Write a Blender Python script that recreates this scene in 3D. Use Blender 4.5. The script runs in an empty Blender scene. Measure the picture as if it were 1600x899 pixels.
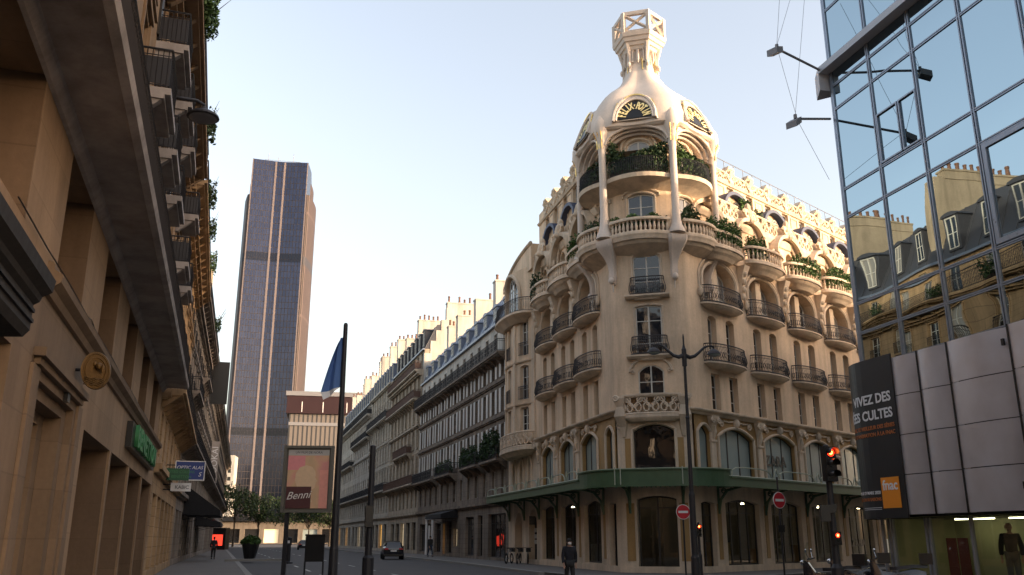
import bpy, bmesh, math, random
from mathutils import Vector, Matrix
rnd = random.Random(7)
R = math.radians
scene = bpy.context.scene
COL = scene.collection

# ---------------------------------------------------------------- camera, sky, sun, exposure
cam_d = bpy.data.cameras.new('camera')
cam = bpy.data.objects.new('camera', cam_d); COL.objects.link(cam)
cam_d.sensor_width = 36.0
cam_d.lens = 36.0 * 1380.0 / 1600.0
cam_d.clip_start = 0.05; cam_d.clip_end = 6000
cam.location = (0, 0, 1.6)
cam.rotation_euler = (R(90 + 15.877), 0, 0)
scene.camera = cam

SUN_AZ = 108.0      # degrees to the right of the view axis
SUN_EL = 6.5
world = bpy.data.worlds.new("World"); scene.world = world
world.use_nodes = True
wn = world.node_tree.nodes; wl = world.node_tree.links
for n in list(wn): wn.remove(n)
sky = wn.new('ShaderNodeTexSky'); sky.sky_type = 'NISHITA'; sky.sun_disc = False
sky.sun_elevation = R(SUN_EL); sky.sun_rotation = R(SUN_AZ)
sky.altitude = 50; sky.air_density = 1.0; sky.dust_density = 5.0; sky.ozone_density = 1.2
bg = wn.new('ShaderNodeBackground'); bg.inputs['Strength'].default_value = 0.15
wo = wn.new('ShaderNodeOutputWorld')
hs = wn.new('ShaderNodeHueSaturation'); hs.inputs['Saturation'].default_value = 0.72; wl.new(sky.outputs[0], hs.inputs['Color']); tn = wn.new('ShaderNodeMix'); tn.data_type = 'RGBA'; tn.blend_type = 'MULTIPLY'; tn.inputs[0].default_value = 1.0; tn.inputs[7].default_value = (1.0, 0.895, 0.85, 1); wl.new(hs.outputs[0], tn.inputs[6]); wl.new(tn.outputs[2], bg.inputs[0]); wl.new(bg.outputs[0], wo.inputs[0])

sun_d = bpy.data.lights.new('sun', 'SUN'); sun_d.energy = 1.1; sun_d.angle = R(0.6); sun_d.color = (1.0, 0.75, 0.51)
sun = bpy.data.objects.new('sun', sun_d); COL.objects.link(sun)
sd = Vector((math.sin(R(SUN_AZ)) * math.cos(R(SUN_EL)), math.cos(R(SUN_AZ)) * math.cos(R(SUN_EL)), math.sin(R(SUN_EL))))
sun.rotation_euler = sd.to_track_quat('Z', 'Y').to_euler()
sun.location = sd * 300

vs = scene.view_settings
vs.view_transform = 'Standard'; vs.look = 'None'; vs.gamma = 1.0; vs.use_curve_mapping = False
vs.exposure = 2.62
scene.cycles.max_bounces = 8; scene.cycles.diffuse_bounces = 4; scene.cycles.glossy_bounces = 4
scene.cycles.use_denoising = True
scene.cycles.sample_clamp_indirect = 6.0

# ---------------------------------------------------------------- materials
def new_mat(name):
    m = bpy.data.materials.new(name); m.use_nodes = True
    nt = m.node_tree
    b = nt.nodes['Principled BSDF']
    return m, nt, b
def N(nt, t, **kw):
    n = nt.nodes.new(t)
    for k, v in kw.items():
        if hasattr(n, k): setattr(n, k, v)
        else: n.inputs[k].default_value = v
    return n
def ramp(nt, fac, stops):
    r = nt.nodes.new('ShaderNodeValToRGB')
    el = r.color_ramp.elements
    while len(el) < len(stops): el.new(0.5)
    for e, (p, c) in zip(el, stops):
        e.position = p; e.color = (c, c, c, 1) if not isinstance(c, tuple) else (*c, 1)
    nt.links.new(fac, r.inputs[0]); return r
def mixc(nt, fac, a, b, mode='MIX'):
    m = nt.nodes.new('ShaderNodeMix'); m.data_type = 'RGBA'; m.blend_type = mode
    for sock, v in ((m.inputs[0], fac), (m.inputs[6], a), (m.inputs[7], b)):
        if hasattr(v, 'links'): nt.links.new(v, sock)
        else: sock.default_value = v if not isinstance(v, tuple) else (*v, 1)
    return m.outputs[2]
def stone(name, col, ang=0.0, block=None, var=0.22, streak=0.3, rough=0.85, bump=0.25, joint=0.55):
    m, nt, b = new_mat(name)
    tc = N(nt, 'ShaderNodeTexCoord')
    mp = N(nt, 'ShaderNodeMapping'); mp.inputs['Rotation'].default_value = (0, 0, -ang)
    nt.links.new(tc.outputs['Object'], mp.inputs[0])
    n1 = N(nt, 'ShaderNodeTexNoise', Scale=0.55, Detail=5.0, Roughness=0.6); nt.links.new(mp.outputs[0], n1.inputs[0])
    n2 = N(nt, 'ShaderNodeTexNoise', Scale=9.0, Detail=6.0, Roughness=0.7); nt.links.new(mp.outputs[0], n2.inputs[0])
    ms = N(nt, 'ShaderNodeMapping'); ms.inputs['Scale'].default_value = (0.9, 0.9, 0.10); nt.links.new(mp.outputs[0], ms.inputs[0])
    n3 = N(nt, 'ShaderNodeTexNoise', Scale=1.6, Detail=4.0, Roughness=0.6); nt.links.new(ms.outputs[0], n3.inputs[0])
    lo = tuple(c * (1 - var) for c in col); hi = tuple(min(1, c * (1 + var * 0.6)) for c in col)
    c1 = mixc(nt, ramp(nt, n1.outputs[0], [(0.3, 0.0), (0.7, 1.0)]).outputs[0], lo, hi)
    c2 = mixc(nt, 0.35, c1, ramp(nt, n2.outputs[0], [(0.3, tuple(c * 0.7 for c in col)), (0.7, hi)]).outputs[0])
    st = ramp(nt, n3.outputs[0], [(0.36, 1.0 - streak), (0.6, 1.0)])
    c3 = mixc(nt, 1.0, c2, st.outputs[0], 'MULTIPLY')
    hgt = n2.outputs[0]
    if block:
        sx = N(nt, 'ShaderNodeSeparateXYZ'); nt.links.new(mp.outputs[0], sx.inputs[0])
        cx = N(nt, 'ShaderNodeCombineXYZ'); nt.links.new(sx.outputs[0], cx.inputs[0]); nt.links.new(sx.outputs[2], cx.inputs[1])
        br = N(nt, 'ShaderNodeTexBrick', Scale=1.0); br.inputs['Mortar Size'].default_value = 0.012
        br.inputs['Brick Width'].default_value = block[0]; br.inputs['Row Height'].default_value = block[1]
        br.inputs['Color1'].default_value = (1, 1, 1, 1); br.inputs['Color2'].default_value = (0.86, 0.86, 0.86, 1)
        br.inputs['Mortar'].default_value = (joint, joint, joint, 1)
        nt.links.new(cx.outputs[0], br.inputs[0])
        c3 = mixc(nt, 1.0, c3, br.outputs[0], 'MULTIPLY')
    nt.links.new(c3, b.inputs['Base Color'])
    b.inputs['Roughness'].default_value = rough
    b.inputs['Specular IOR Level'].default_value = 0.25
    if bump:
        bp = N(nt, 'ShaderNodeBump', Strength=bump, Distance=0.02); nt.links.new(hgt, bp.inputs['Height']); nt.links.new(bp.outputs[0], b.inputs['Normal'])
    return m
def paint(name, col, rough=0.5, metal=0.0, var=0.15, scale=6.0, spec=0.4, bump=0.0):
    m, nt, b = new_mat(name)
    tc = N(nt, 'ShaderNodeTexCoord')
    n1 = N(nt, 'ShaderNodeTexNoise', Scale=scale, Detail=5.0, Roughness=0.65); nt.links.new(tc.outputs['Object'], n1.inputs[0])
    c = mixc(nt, n1.outputs[0], tuple(x * (1 - var) for x in col), tuple(min(1, x * (1 + var)) for x in col))
    nt.links.new(c, b.inputs['Base Color'])
    rr = ramp(nt, n1.outputs[0], [(0.3, max(0, rough - 0.08)), (0.7, min(1, rough + 0.08))]); nt.links.new(rr.outputs[0], b.inputs['Roughness'])
    b.inputs['Metallic'].default_value = metal; b.inputs['Specular IOR Level'].default_value = spec
    if bump:
        bp = N(nt, 'ShaderNodeBump', Strength=bump, Distance=0.02); nt.links.new(n1.outputs[0], bp.inputs['Height']); nt.links.new(bp.outputs[0], b.inputs['Normal'])
    return m
def glow(name, col, strength):
    m, nt, b = new_mat(name)
    b.inputs['Base Color'].default_value = (*col, 1)
    b.inputs['Emission Color'].default_value = (*col, 1); b.inputs['Emission Strength'].default_value = strength
    b.inputs['Roughness'].default_value = 0.4
    return m
def pane_mat(name, dark, pale, share, rough=0.03, wob=0.04):
    # window glass with the dim room or a net curtain close behind it
    m, nt, b = new_mat(name)
    oi = N(nt, 'ShaderNodeObjectInfo')
    tc = N(nt, 'ShaderNodeTexCoord')
    mp = N(nt, 'ShaderNodeMapping'); mp.inputs['Scale'].default_value = (9, 9, 0.5); nt.links.new(tc.outputs['Object'], mp.inputs[0])
    n1 = N(nt, 'ShaderNodeTexNoise', Scale=1.2, Detail=3.0); nt.links.new(mp.outputs[0], n1.inputs[0])
    cur = mixc(nt, n1.outputs[0], tuple(c * 0.55 for c in pale), pale)
    f = ramp(nt, oi.outputs['Random'], [(share - 0.05, 1.0), (share + 0.05, 0.0)])
    c = mixc(nt, f.outputs[0], dark, cur)
    nt.links.new(c, b.inputs['Base Color'])
    b.inputs['Roughness'].default_value = rough; b.inputs['Specular IOR Level'].default_value = 0.9
    n2 = N(nt, 'ShaderNodeTexNoise', Scale=1.7, Detail=1.0); nt.links.new(tc.outputs['Object'], n2.inputs[0])
    bp = N(nt, 'ShaderNodeBump', Strength=wob, Distance=0.1); nt.links.new(n2.outputs[0], bp.inputs['Height']); nt.links.new(bp.outputs[0], b.inputs['Normal'])
    return m
def leaf_mat(name, dark, light):
    m, nt, b = new_mat(name)
    g = N(nt, 'ShaderNodeNewGeometry')
    c = mixc(nt, g.outputs['Random Per Island'], dark, light)
    nt.links.new(c, b.inputs['Base Color']); b.inputs['Roughness'].default_value = 0.6
    b.inputs['Specular IOR Level'].default_value = 0.3
    return m

# ---------------------------------------------------------------- frames and meshes
class Fr:
    """a facade line: s runs along it, o points out to the street, h is up"""
    def __init__(s, o, az, out):
        s.o = Vector((o[0], o[1])); s.az = R(az); s.d = Vector((math.sin(s.az), math.cos(s.az)))
        s.n = Vector((-s.d.y, s.d.x)) * out; s.out = out
        s.ang = math.atan2(s.d.y, s.d.x); s.rot = s.ang if out == 1 else s.ang + math.pi
    def pt(s, a, o, h):
        p = s.o + s.d * a + s.n * o
        return Vector((p.x, p.y, h))
class Loc:
    def pt(s, x, y, z): return Vector((x, y, z))
LOC = Loc()
class Rot:
    def __init__(s, ang, at=(0, 0, 0)): s.c = math.cos(ang); s.s = math.sin(ang); s.at = Vector(at)
    def pt(s, x, y, z): return Vector((x * s.c - y * s.s, x * s.s + y * s.c, z)) + s.at
def org(p):
    v = Vector((0, 0, 0))
    while p is not None: v = v + p.location; p = p.parent
    return v
class MB:
    def __init__(s): s.v = []; s.f = []
    def quad(s, *p): return s.poly(p)
    def poly(s, p):
        k = len(s.v); s.v.extend(Vector(q) for q in p); s.f.append(tuple(range(k, k + len(p)))); return s
    def hexa(s, c):
        k = len(s.v); s.v.extend(c)
        for q in ((0, 3, 2, 1), (4, 5, 6, 7), (0, 1, 5, 4), (1, 2, 6, 5), (2, 3, 7, 6), (3, 0, 4, 7)): s.f.append(tuple(k + i for i in q))
        return s
    def box(s, F, a0, a1, o0, o1, h0, h1):
        return s.hexa([F.pt(a0, o0, h0), F.pt(a1, o0, h0), F.pt(a1, o1, h0), F.pt(a0, o1, h0), F.pt(a0, o0, h1), F.pt(a1, o0, h1), F.pt(a1, o1, h1), F.pt(a0, o1, h1)])
    def loft(s, rings, close=True, cap=True):
        k = len(s.v); n = len(rings[0])
        for r in rings: s.v.extend(Vector(q) for q in r)
        for i in range(len(rings) - 1):
            for j in range(n if close else n - 1):
                a = k + i * n + j; b = k + i * n + (j + 1) % n
                s.f.append((a, b, b + n, a + n))
        if cap and close:
            s.f.append(tuple(k + j for j in range(n))[::-1]); s.f.append(tuple(k + (len(rings) - 1) * n + j for j in range(n)))
        return s
    def tube(s, pts, r, n=6, cap=True):
        pts = [Vector(p) for p in pts]; rr = r if isinstance(r, (list, tuple)) else [r] * len(pts)
        rings = []; up = None
        for i, p in enumerate(pts):
            t = (pts[min(i + 1, len(pts) - 1)] - pts[max(i - 1, 0)])
            if t.length < 1e-9: t = Vector((0, 0, 1))
            t.normalize()
            if up is None:
                up = Vector((0, 0, 1)) if abs(t.z) < 0.9 else Vector((1, 0, 0))
            a = t.cross(up); a.normalize(); b = a.cross(t); b.normalize(); up = b
            rings.append([p + (a * math.cos(2 * math.pi * j / n) + b * math.sin(2 * math.pi * j / n)) * rr[i] for j in range(n)])
        return s.loft(rings, True, cap)
    def lathe(s, c, prof, n=12, cap=True):
        c = Vector(c)
        return s.loft([[c + Vector((math.cos(2 * math.pi * j / n) * r, math.sin(2 * math.pi * j / n) * r, z)) for j in range(n)] for r, z in prof], True, cap)
    def ball(s, c, rx, ry=None, rz=None, n=10, m=6):
        ry = ry or rx; rz = rz or rx; c = Vector(c)
        rings = []
        for i in range(m + 1):
            t = math.pi * (i / m) * 0.98 + 0.03
            rings.append([c + Vector((math.sin(t) * math.cos(2 * math.pi * j / n) * rx, math.sin(t) * math.sin(2 * math.pi * j / n) * ry, -math.cos(t) * rz)) for j in range(n)])
        return s.loft(rings)
    def prism(s, pts0, pts1):
        return s.loft([pts0, pts1])
    def mesh(s, name, off=None, smooth=False):
        me = bpy.data.meshes.new(name)
        v = s.v if off is None else [p - off for p in s.v]
        me.from_pydata(v, [], s.f); me.update()
        if smooth:
            me.polygons.foreach_set('use_smooth', [True] * len(me.polygons))
        return me
    def build(s, name, mat, parent=None, smooth=False, label=None):
        me = s.mesh(name, org(parent) if parent else None, smooth)
        o = bpy.data.objects.new(name, me); COL.objects.link(o)
        if mat: me.materials.append(mat)
        if parent: o.parent = parent
        if smooth:
            try: me.set_sharp_from_angle(angle=R(40))
            except Exception: pass
        if label: o['label'] = label
        return o
def thing(name, label, cat, loc=(0, 0, 0), group=None, rot=0):
    o = bpy.data.objects.new(name, None); COL.objects.link(o); o.location = loc; o.empty_display_size = 0.3
    o.rotation_euler = (0, 0, rot)
    o['label'] = label; o['category'] = cat
    if group: o['group'] = group
    return o
def tag(o, label, cat, group=None):
    o['label'] = label; o['category'] = cat
    if group: o['group'] = group
    return o
def setting(name, mb, mat):
    o = mb.build(name, mat); o['kind'] = 'structure'; return o
def inst(name, me, parent, loc, rot=0.0, scale=None, label=None):
    o = bpy.data.objects.new(name, me); COL.objects.link(o)
    if parent: o.parent = parent; o.location = Vector(loc) - org(parent)
    else: o.location = loc
    o.rotation_euler = (0, 0, rot)
    if scale: o.scale = scale
    if label: o['label'] = label
    return o
def child(name, me, parent):
    o = bpy.data.objects.new(name, me); COL.objects.link(o); o.parent = parent; return o
def copy_tree(o, parent=None):
    c = o.copy(); COL.objects.link(c); c.parent = parent
    for ch in [x for x in bpy.data.objects if x.parent == o]: copy_tree(ch, c)
    return c
def text_mesh(body, size, ext=0.01, align='CENTER', shear=0.0, bold=0.0, spacing=1.0):
    cu = bpy.data.curves.new('lettering', 'FONT'); cu.body = body; cu.size = size; cu.extrude = ext; cu.align_x = align; cu.align_y = 'CENTER'
    cu.shear = shear; cu.offset = bold; cu.space_character = spacing; cu.resolution_u = 3
    o = bpy.data.objects.new('lettering', cu); COL.objects.link(o)
    bpy.context.view_layer.update()
    me = bpy.data.meshes.new_from_object(o.evaluated_get(bpy.context.evaluated_depsgraph_get()))
    bpy.data.objects.remove(o); bpy.data.curves.remove(cu)
    return me
def place_text(parent, body, size, mat, mapf, ext=0.01, name='lettering', **kw):
    """lettering whose flat (x, y, depth) is carried to the surface by mapf"""
    me = text_mesh(body, size, ext, **kw)
    off = org(parent) if parent else Vector((0, 0, 0))
    for v in me.vertices: v.co = mapf(v.co.x, v.co.y, v.co.z) - off
    me.materials.clear(); me.materials.append(mat); me.update()
    o = bpy.data.objects.new(name, me); COL.objects.link(o)
    if parent: o.parent = parent
    return o

# walls with real openings -----------------------------------------------------------
def arch_y(t, hb, rise, kind):
    t = max(-1.0, min(1.0, t))
    return hb - rise + rise * (math.sqrt(max(0, 1 - t * t)) if kind == 'e' else 1 - t * t)
def wall(mb, pt, s0, s1, h0, h1, ops=(), extra=(), o=0.0):
    """ops: dicts sa, sb, ha, hb, rise, dep, kind"""
    ss = {round(s0, 4), round(s1, 4)}; hh = {round(h0, 4), round(h1, 4)}
    for e in extra:
        if s0 < e < s1: ss.add(round(e, 4))
    for q in ops:
        ss.update((round(q['sa'], 4), round(q['sb'], 4))); hh.update((round(q['ha'], 4), round(q['hb'], 4)))
    ss = sorted(x for x in ss if s0 - 1e-6 <= x <= s1 + 1e-6); hh = sorted(x for x in hh if h0 - 1e-6 <= x <= h1 + 1e-6)
    for i in range(len(ss) - 1):
        cs = (ss[i] + ss[i + 1]) / 2
        run = None
        for j in range(len(hh) - 1):
            ch = (hh[j] + hh[j + 1]) / 2
            hole = any(q['sa'] < cs < q['sb'] and q['ha'] < ch < q['hb'] for q in ops)
            if not hole and run is None: run = hh[j]
            if run is not None and (hole or j == len(hh) - 2):
                top = hh[j] if hole else hh[j + 1]
                mb.quad(pt(ss[i], o, run), pt(ss[i + 1], o, run), pt(ss[i + 1], o, top), pt(ss[i], o, top)); run = None
    for q in ops:
        sa, sb, ha, hb = q['sa'], q['sb'], q['ha'], q['hb']; rise = q.get('rise', 0); dep = q.get('dep', 0.3); k = q.get('kind', 'e')
        sp = hb - rise
        for a in (sa, sb): mb.quad(pt(a, o, ha), pt(a, o - dep, ha), pt(a, o - dep, sp), pt(a, o, sp))
        mb.quad(pt(sa, o, ha), pt(sb, o, ha), pt(sb, o - dep, ha), pt(sa, o - dep, ha))
        n = 12 if rise else 1
        inner = [e for e in extra if sa < e < sb] if not rise else []
        xs = sorted([sa + (sb - sa) * i / n for i in range(n + 1)] + inner)
        c = (sa + sb) / 2; hw = (sb - sa) / 2
        for a, b in zip(xs[:-1], xs[1:]):
            ya = arch_y((a - c) / hw, hb, rise, k) if rise else hb; yb = arch_y((b - c) / hw, hb, rise, k) if rise else hb
            mb.quad(pt(a, o, ya), pt(b, o, yb), pt(b, o - dep, yb), pt(a, o - dep, ya))
            if rise: mb.quad(pt(a, o, ya), pt(b, o, yb), pt(b, o, hb), pt(a, o, hb))
def outline(w, H, rise, kind='e', n=10, inset=0.0):
    hw = w / 2 - inset; p = [(-hw, inset), (hw, inset)]
    top = H - inset
    if rise <= 0: return p + [(hw, top), (-hw, top)]
    r = max(0.02, rise - inset * 0.3)
    for i in range(n + 1):
        t = 1 - 2 * i / n
        p.append((hw * t, arch_y(t, top, r, kind)))
    return p
WCACHE = {}
def win_meshes(w, H, rise=0, kind='e', bars=(0.5,), mull=1, fw=0.07, thick=0.07, fmat=None, gmat=None):
    key = (round(w, 2), round(H, 2), round(rise, 2), kind, bars, mull, fw, fmat.name, gmat.name)
    if key in WCACHE: return WCACHE[key]
    mb = MB(); A = outline(w, H, rise, kind); B = outline(w, H, rise, kind, inset=fw)
    n = len(A); t = thick / 2
    for i in range(n):
        j = (i + 1) % n
        for y in (-t, t): mb.quad((A[i][0], y, A[i][1]), (A[j][0], y, A[j][1]), (B[j][0], y, B[j][1]), (B[i][0], y, B[i][1]))
        mb.quad((B[i][0], -t, B[i][1]), (B[j][0], -t, B[j][1]), (B[j][0], t, B[j][1]), (B[i][0], t, B[i][1]))
    for i in range(mull):
        x = -w / 2 + w * (i + 1) / (mull + 1); top = (arch_y(x / (w / 2), H, rise, kind) if rise else H) - fw * 0.5
        mb.box(LOC, x - fw * 0.6, x + fw * 0.6, -t * 0.9, t * 0.9, fw * 0.5, top)
    for f in bars:
        z = H * f; mb.box(LOC, -w / 2 + fw * 0.5, w / 2 - fw * 0.5, -t * 0.8, t * 0.8, z - 0.022, z + 0.022)
    fm = mb.mesh('window'); fm.materials.append(fmat)
    g = MB(); g.poly([(x, 0, z) for x, z in outline(w, H, rise, kind, inset=fw * 0.4)])
    gm = g.mesh('pane'); gm.materials.append(gmat)
    WCACHE[key] = (fm, gm); return WCACHE[key]
def add_window(parent, p, rot, w, H, **kw):
    fm, gm = win_meshes(w, H, **kw)
    o = inst('window', fm, parent, p, rot)
    child('pane', gm, o)
    return o

# railings -----------------------------------------------------------------------------
def rail_path(mb, pts, h0, hgt, step=0.13, r=0.011, belly=0.0, nrm=None, rails=True, panel=False, n=4):
    """iron railing along a plan polyline (list of Vector xy pairs with outward normals)"""
    tot = [0]
    for a, b in zip(pts[:-1], pts[1:]): tot.append(tot[-1] + (Vector(b[:2]) - Vector(a[:2])).length)
    L = tot[-1]
    def at(d):
        for i in range(len(pts) - 1):
            if d <= tot[i + 1] + 1e-9:
                t = (d - tot[i]) / max(1e-9, tot[i + 1] - tot[i])
                a = Vector(pts[i][:2]); b = Vector(pts[i + 1][:2])
                nn = Vector((b.y - a.y, -(b.x - a.x))); nn.normalize()
                return a + (b - a) * t, nn
        return Vector(pts[-1][:2]), Vector((0, 0))
    k = max(2, int(L / step)); sgn = nrm or 1
    for i in range(k + 1):
        p, nn = at(L * i / k)
        if belly:
            q = [(0, 0), (0.3, 0.9), (0.5, 0.75), (0.8, 0.15), (1, 0.1)]
            mb.tube([Vector((*(p + nn * sgn * belly * b), h0 + hgt * a)) for a, b in q], r, 3, False)
        else: mb.tube([Vector((*p, h0)), Vector((*p, h0 + hgt))], r, 3, False)
    for zz, rr in ((hgt, 0.03), (0.07, 0.018), (hgt * 0.84, 0.014)):
        mb.tube([Vector((*Vector(q[:2]), h0 + zz)) for q in pts], rr, n)
    if panel:
        for i in range(max(1, int(L / 0.26))):
            p, nn = at(L * (i + 0.5) / max(1, int(L / 0.26)))
            tg = Vector((-nn.y, nn.x))
            for zc, rad in ((0.3, 0.1), (0.62, 0.09)):
                mb.tube([Vector((*(p + tg * (rad * math.cos(t * 0.9)) + nn * sgn * belly * 0.4), h0 + hgt * zc + rad * 1.3 * math.sin(t * 0.9))) for t in range(8)], 0.012, 3, False)
    return mb
def leaves(mb, n, size, fn, seed, F=None, stretch=1.5):
    rg = random.Random(seed)
    for _ in range(n):
        p = Vector(fn(rg)); q = F.pt(*p) if F else p
        a = rg.uniform(0, 6.283); t = rg.uniform(-1, 1); s = size * rg.uniform(0.6, 1.3)
        d1 = Vector((math.cos(a) * math.sqrt(1 - t * t), math.sin(a) * math.sqrt(1 - t * t), t)); d2 = d1.cross(Vector((rg.uniform(-1, 1), rg.uniform(-1, 1), rg.uniform(-1, 1)))); d2.normalize()
        mb.poly([q - d1 * s * stretch * 0.5, q + d2 * s * 0.4, q + d1 * s * stretch * 0.5, q - d2 * s * 0.4])
    return mb

# ---------------------------------------------------------------- shared materials
AZL = -14.83; AZR = 46.27; AZF = -17.84
nL = (math.cos(R(17.84)), math.sin(R(17.84)))
FL = Fr((5.48, 45.48), AZL, 1)            # the long row of facades on the far side of the avenue
FL2 = Fr(tuple(FL.pt(22.45, 0, 0))[:2], -16.8, 1)   # the row beyond the corner building
FR = Fr((8.85, 44.53), AZR, -1)           # the side street facade of the corner building
FF = Fr((-2.6 * nL[0], -2.6 * nL[1]), AZF, -1)   # the facades beside the camera
FN = Fr((11.35, 30.0), AZL, 1)            # the mirror glass building
M = {}
M['iron'] = paint('wrought_iron', (0.022, 0.022, 0.026), 0.5, 0.0, 0.3)
M['ironD'] = paint('iron_dusty', (0.045, 0.042, 0.045), 0.6, 0.0, 0.3)
M['wfrm'] = paint('window_white', (0.52, 0.50, 0.45), 0.5)
M['wfrm2'] = paint('window_grey', (0.30, 0.28, 0.25), 0.55)
M['wdark'] = paint('window_dark', (0.035, 0.032, 0.03), 0.4)
M['pane'] = pane_mat('pane_room', (0.012, 0.014, 0.018), (0.30, 0.28, 0.25), 0.22)
M['paneH'] = pane_mat('pane_old', (0.015, 0.016, 0.018), (0.40, 0.37, 0.32), 0.42, 0.05)
M['shop'] = pane_mat('pane_shop', (0.012, 0.012, 0.013), (0.05, 0.05, 0.05), 0.2, 0.02)
M['frost'] = pane_mat('pane_film', (0.27, 0.335, 0.325), (0.36, 0.42, 0.40), 0.4, 0.18)
M['zinc'] = paint('zinc_roof', (0.16, 0.19, 0.25), 0.42, 0.25, 0.2, 3.0)
M['slate'] = paint('slate_roof', (0.05, 0.052, 0.062), 0.5, 0.0, 0.35, 7.0)
M['clay'] = paint('chimney_clay', (0.15, 0.08, 0.055), 0.85)
M['plaster'] = stone('gable_plaster', (0.55, 0.52, 0.46), 0, None, 0.18, 0.28, 0.9, 0.1)
M['plasterT'] = stone('gable_tan', (0.40, 0.33, 0.24), 0, None, 0.2, 0.3, 0.9, 0.1)
M['shutter'] = paint('shutter_white', (0.58, 0.57, 0.54), 0.6)
M['black'] = paint('black_paint', (0.012, 0.012, 0.013), 0.35)
M['blackc'] = paint('black_canvas', (0.012, 0.012, 0.014), 0.85)
M['grey'] = paint('grey_paint', (0.20, 0.20, 0.21), 0.5)
M['white'] = paint('white_paint', (0.75, 0.74, 0.72), 0.45)
M['leafD'] = leaf_mat('leaf_dark', (0.012, 0.026, 0.010), (0.045, 0.085, 0.028))
M['leafG'] = leaf_mat('leaf_green', (0.022, 0.055, 0.014), (0.085, 0.16, 0.04))
M['bark'] = paint('bark', (0.06, 0.048, 0.036), 0.9, 0, 0.35, 5)
M['lit'] = glow('lit_window', (1.0, 0.78, 0.48), 0.075)
M['litY'] = glow('lit_yellow', (1.0, 0.52, 0.12), 0.14)
M['litW'] = glow('lit_white', (1.0, 0.95, 0.85), 2.2)
M['rubber'] = paint('rubber', (0.012, 0.012, 0.012), 0.8)
M['chrome'] = paint('chrome', (0.6, 0.6, 0.6), 0.18, 1.0, 0.1)
M['red'] = paint('red_enamel', (0.52, 0.02, 0.03), 0.4)

m, nt, b = new_mat('clear_glass'); M['clear'] = m
tr = N(nt, 'ShaderNodeBsdfTransparent'); gl = N(nt, 'ShaderNodeBsdfGlossy', Roughness=0.02); fr = N(nt, 'ShaderNodeFresnel', IOR=1.5); mx = N(nt, 'ShaderNodeMixShader')
gl.inputs[0].default_value = (.9, .9, .9, 1); tr.inputs[0].default_value = (.75, .8, .7, 1)
mx.inputs[0].default_value = 0.10; nt.links.new(tr.outputs[0], mx.inputs[1]); nt.links.new(gl.outputs[0], mx.inputs[2]); nt.links.new(mx.outputs[0], nt.nodes['Material Output'].inputs[0])

# ---------------------------------------------------------------- ground, road, pavements
def asphalt(name, col, sc):
    m, nt, b = new_mat(name)
    tc = N(nt, 'ShaderNodeTexCoord')
    n1 = N(nt, 'ShaderNodeTexNoise', Scale=0.35, Detail=6.0, Roughness=0.65); nt.links.new(tc.outputs['Object'], n1.inputs[0])
    n2 = N(nt, 'ShaderNodeTexNoise', Scale=sc, Detail=3.0); nt.links.new(tc.outputs['Object'], n2.inputs[0])
    c = mixc(nt, n1.outputs[0], tuple(x * 0.65 for x in col), tuple(x * 1.35 for x in col))
    c = mixc(nt, 0.3, c, ramp(nt, n2.outputs[0], [(0.35, tuple(x * 0.6 for x in col)), (0.65, tuple(x * 1.4 for x in col))]).outputs[0])
    nt.links.new(c, b.inputs['Base Color']); b.inputs['Roughness'].default_value = 0.8; b.inputs['Specular IOR Level'].default_value = 0.3
    bp = N(nt, 'ShaderNodeBump', Strength=0.3, Distance=0.01); nt.links.new(n2.outputs[0], bp.inputs['Height']); nt.links.new(bp.outputs[0], b.inputs['Normal'])
    return m
M['ground'] = asphalt('ground_asphalt', (0.08, 0.075, 0.072), 30)
M['road'] = asphalt('road_asphalt', (0.075, 0.07, 0.069), 40)
M['pave'] = asphalt('pavement_asphalt', (0.14, 0.128, 0.118), 30)
M['kerb'] = paint('kerb_granite', (0.24, 0.23, 0.21), 0.8, 0, 0.25, 8)
M['line'] = paint('road_paint', (0.55, 0.54, 0.50), 0.7, 0, 0.25, 3)
def flat(name, pts, z, mat):
    return setting(name, MB().poly([(p[0], p[1], z) for p in pts]), mat)
flat('ground', [(-2500, -800), (2500, -800), (2500, 4500), (-2500, 4500)], -0.14, M['ground'])
def fp(F, a, o): p = F.pt(a, o, 0); return (p.x, p.y)
flat('road', [fp(FF, -25, 3.6), fp(FF, 235, 3.6), fp(FL2, 230, 3.0), fp(FL2, 0, 3.0), fp(FL, -45, 3.0)], -0.136, M['road'])
flat('side_road', [fp(FR, -1, 3), fp(FR, 45, 3), fp(FR, 45, 12.5), fp(FR, -1, 12.5)], -0.132, M['road'])
pv = MB().box(FF, -25, 235, -1, 4.0, -0.139, 0.0); setting('pavement', pv, M['pave'])
pv = MB().box(FL, 1.5, 22.3, -1, 3.6, -0.139, 0.0); setting('pavement', pv, M['pave'])
pv = MB().box(FL2, -.1, 125, -1, 3.6, -0.1385, 0.001); setting('pavement', pv, M['pave'])
cp = [fp(FL, 1.5, 3.6), fp(FL, -2.2, 3.3), fp(FL, -3.4, 1.6), fp(FR, 0.5, 3.6), fp(FR, 45, 3.6), fp(FR, 45, -1), fp(FL, 1.5, -1)]
pv = MB().loft([[(x, y, -0.139) for x, y in cp], [(x, y, 0.0) for x, y in cp]]); setting('pavement', pv, M['pave'])
pv = MB().box(FN, -32, 1.4, -0.5, 4.6, -0.139, 0.0); setting('pavement', pv, M['pave'])
kb = MB().box(FF, -25, 235, 4.0, 4.3, -0.139, 0.012); setting('kerb', kb, M['kerb'])
kb = MB().box(FL, 1.5, 22.2, 3.6, 3.9, -0.139, 0.012); setting('kerb', kb, M['kerb'])
kb = MB().box(FL2, -.1, 125, 3.6, 3.9, -0.139, 0.012); setting('kerb', kb, M['kerb'])
kb = MB()
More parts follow.
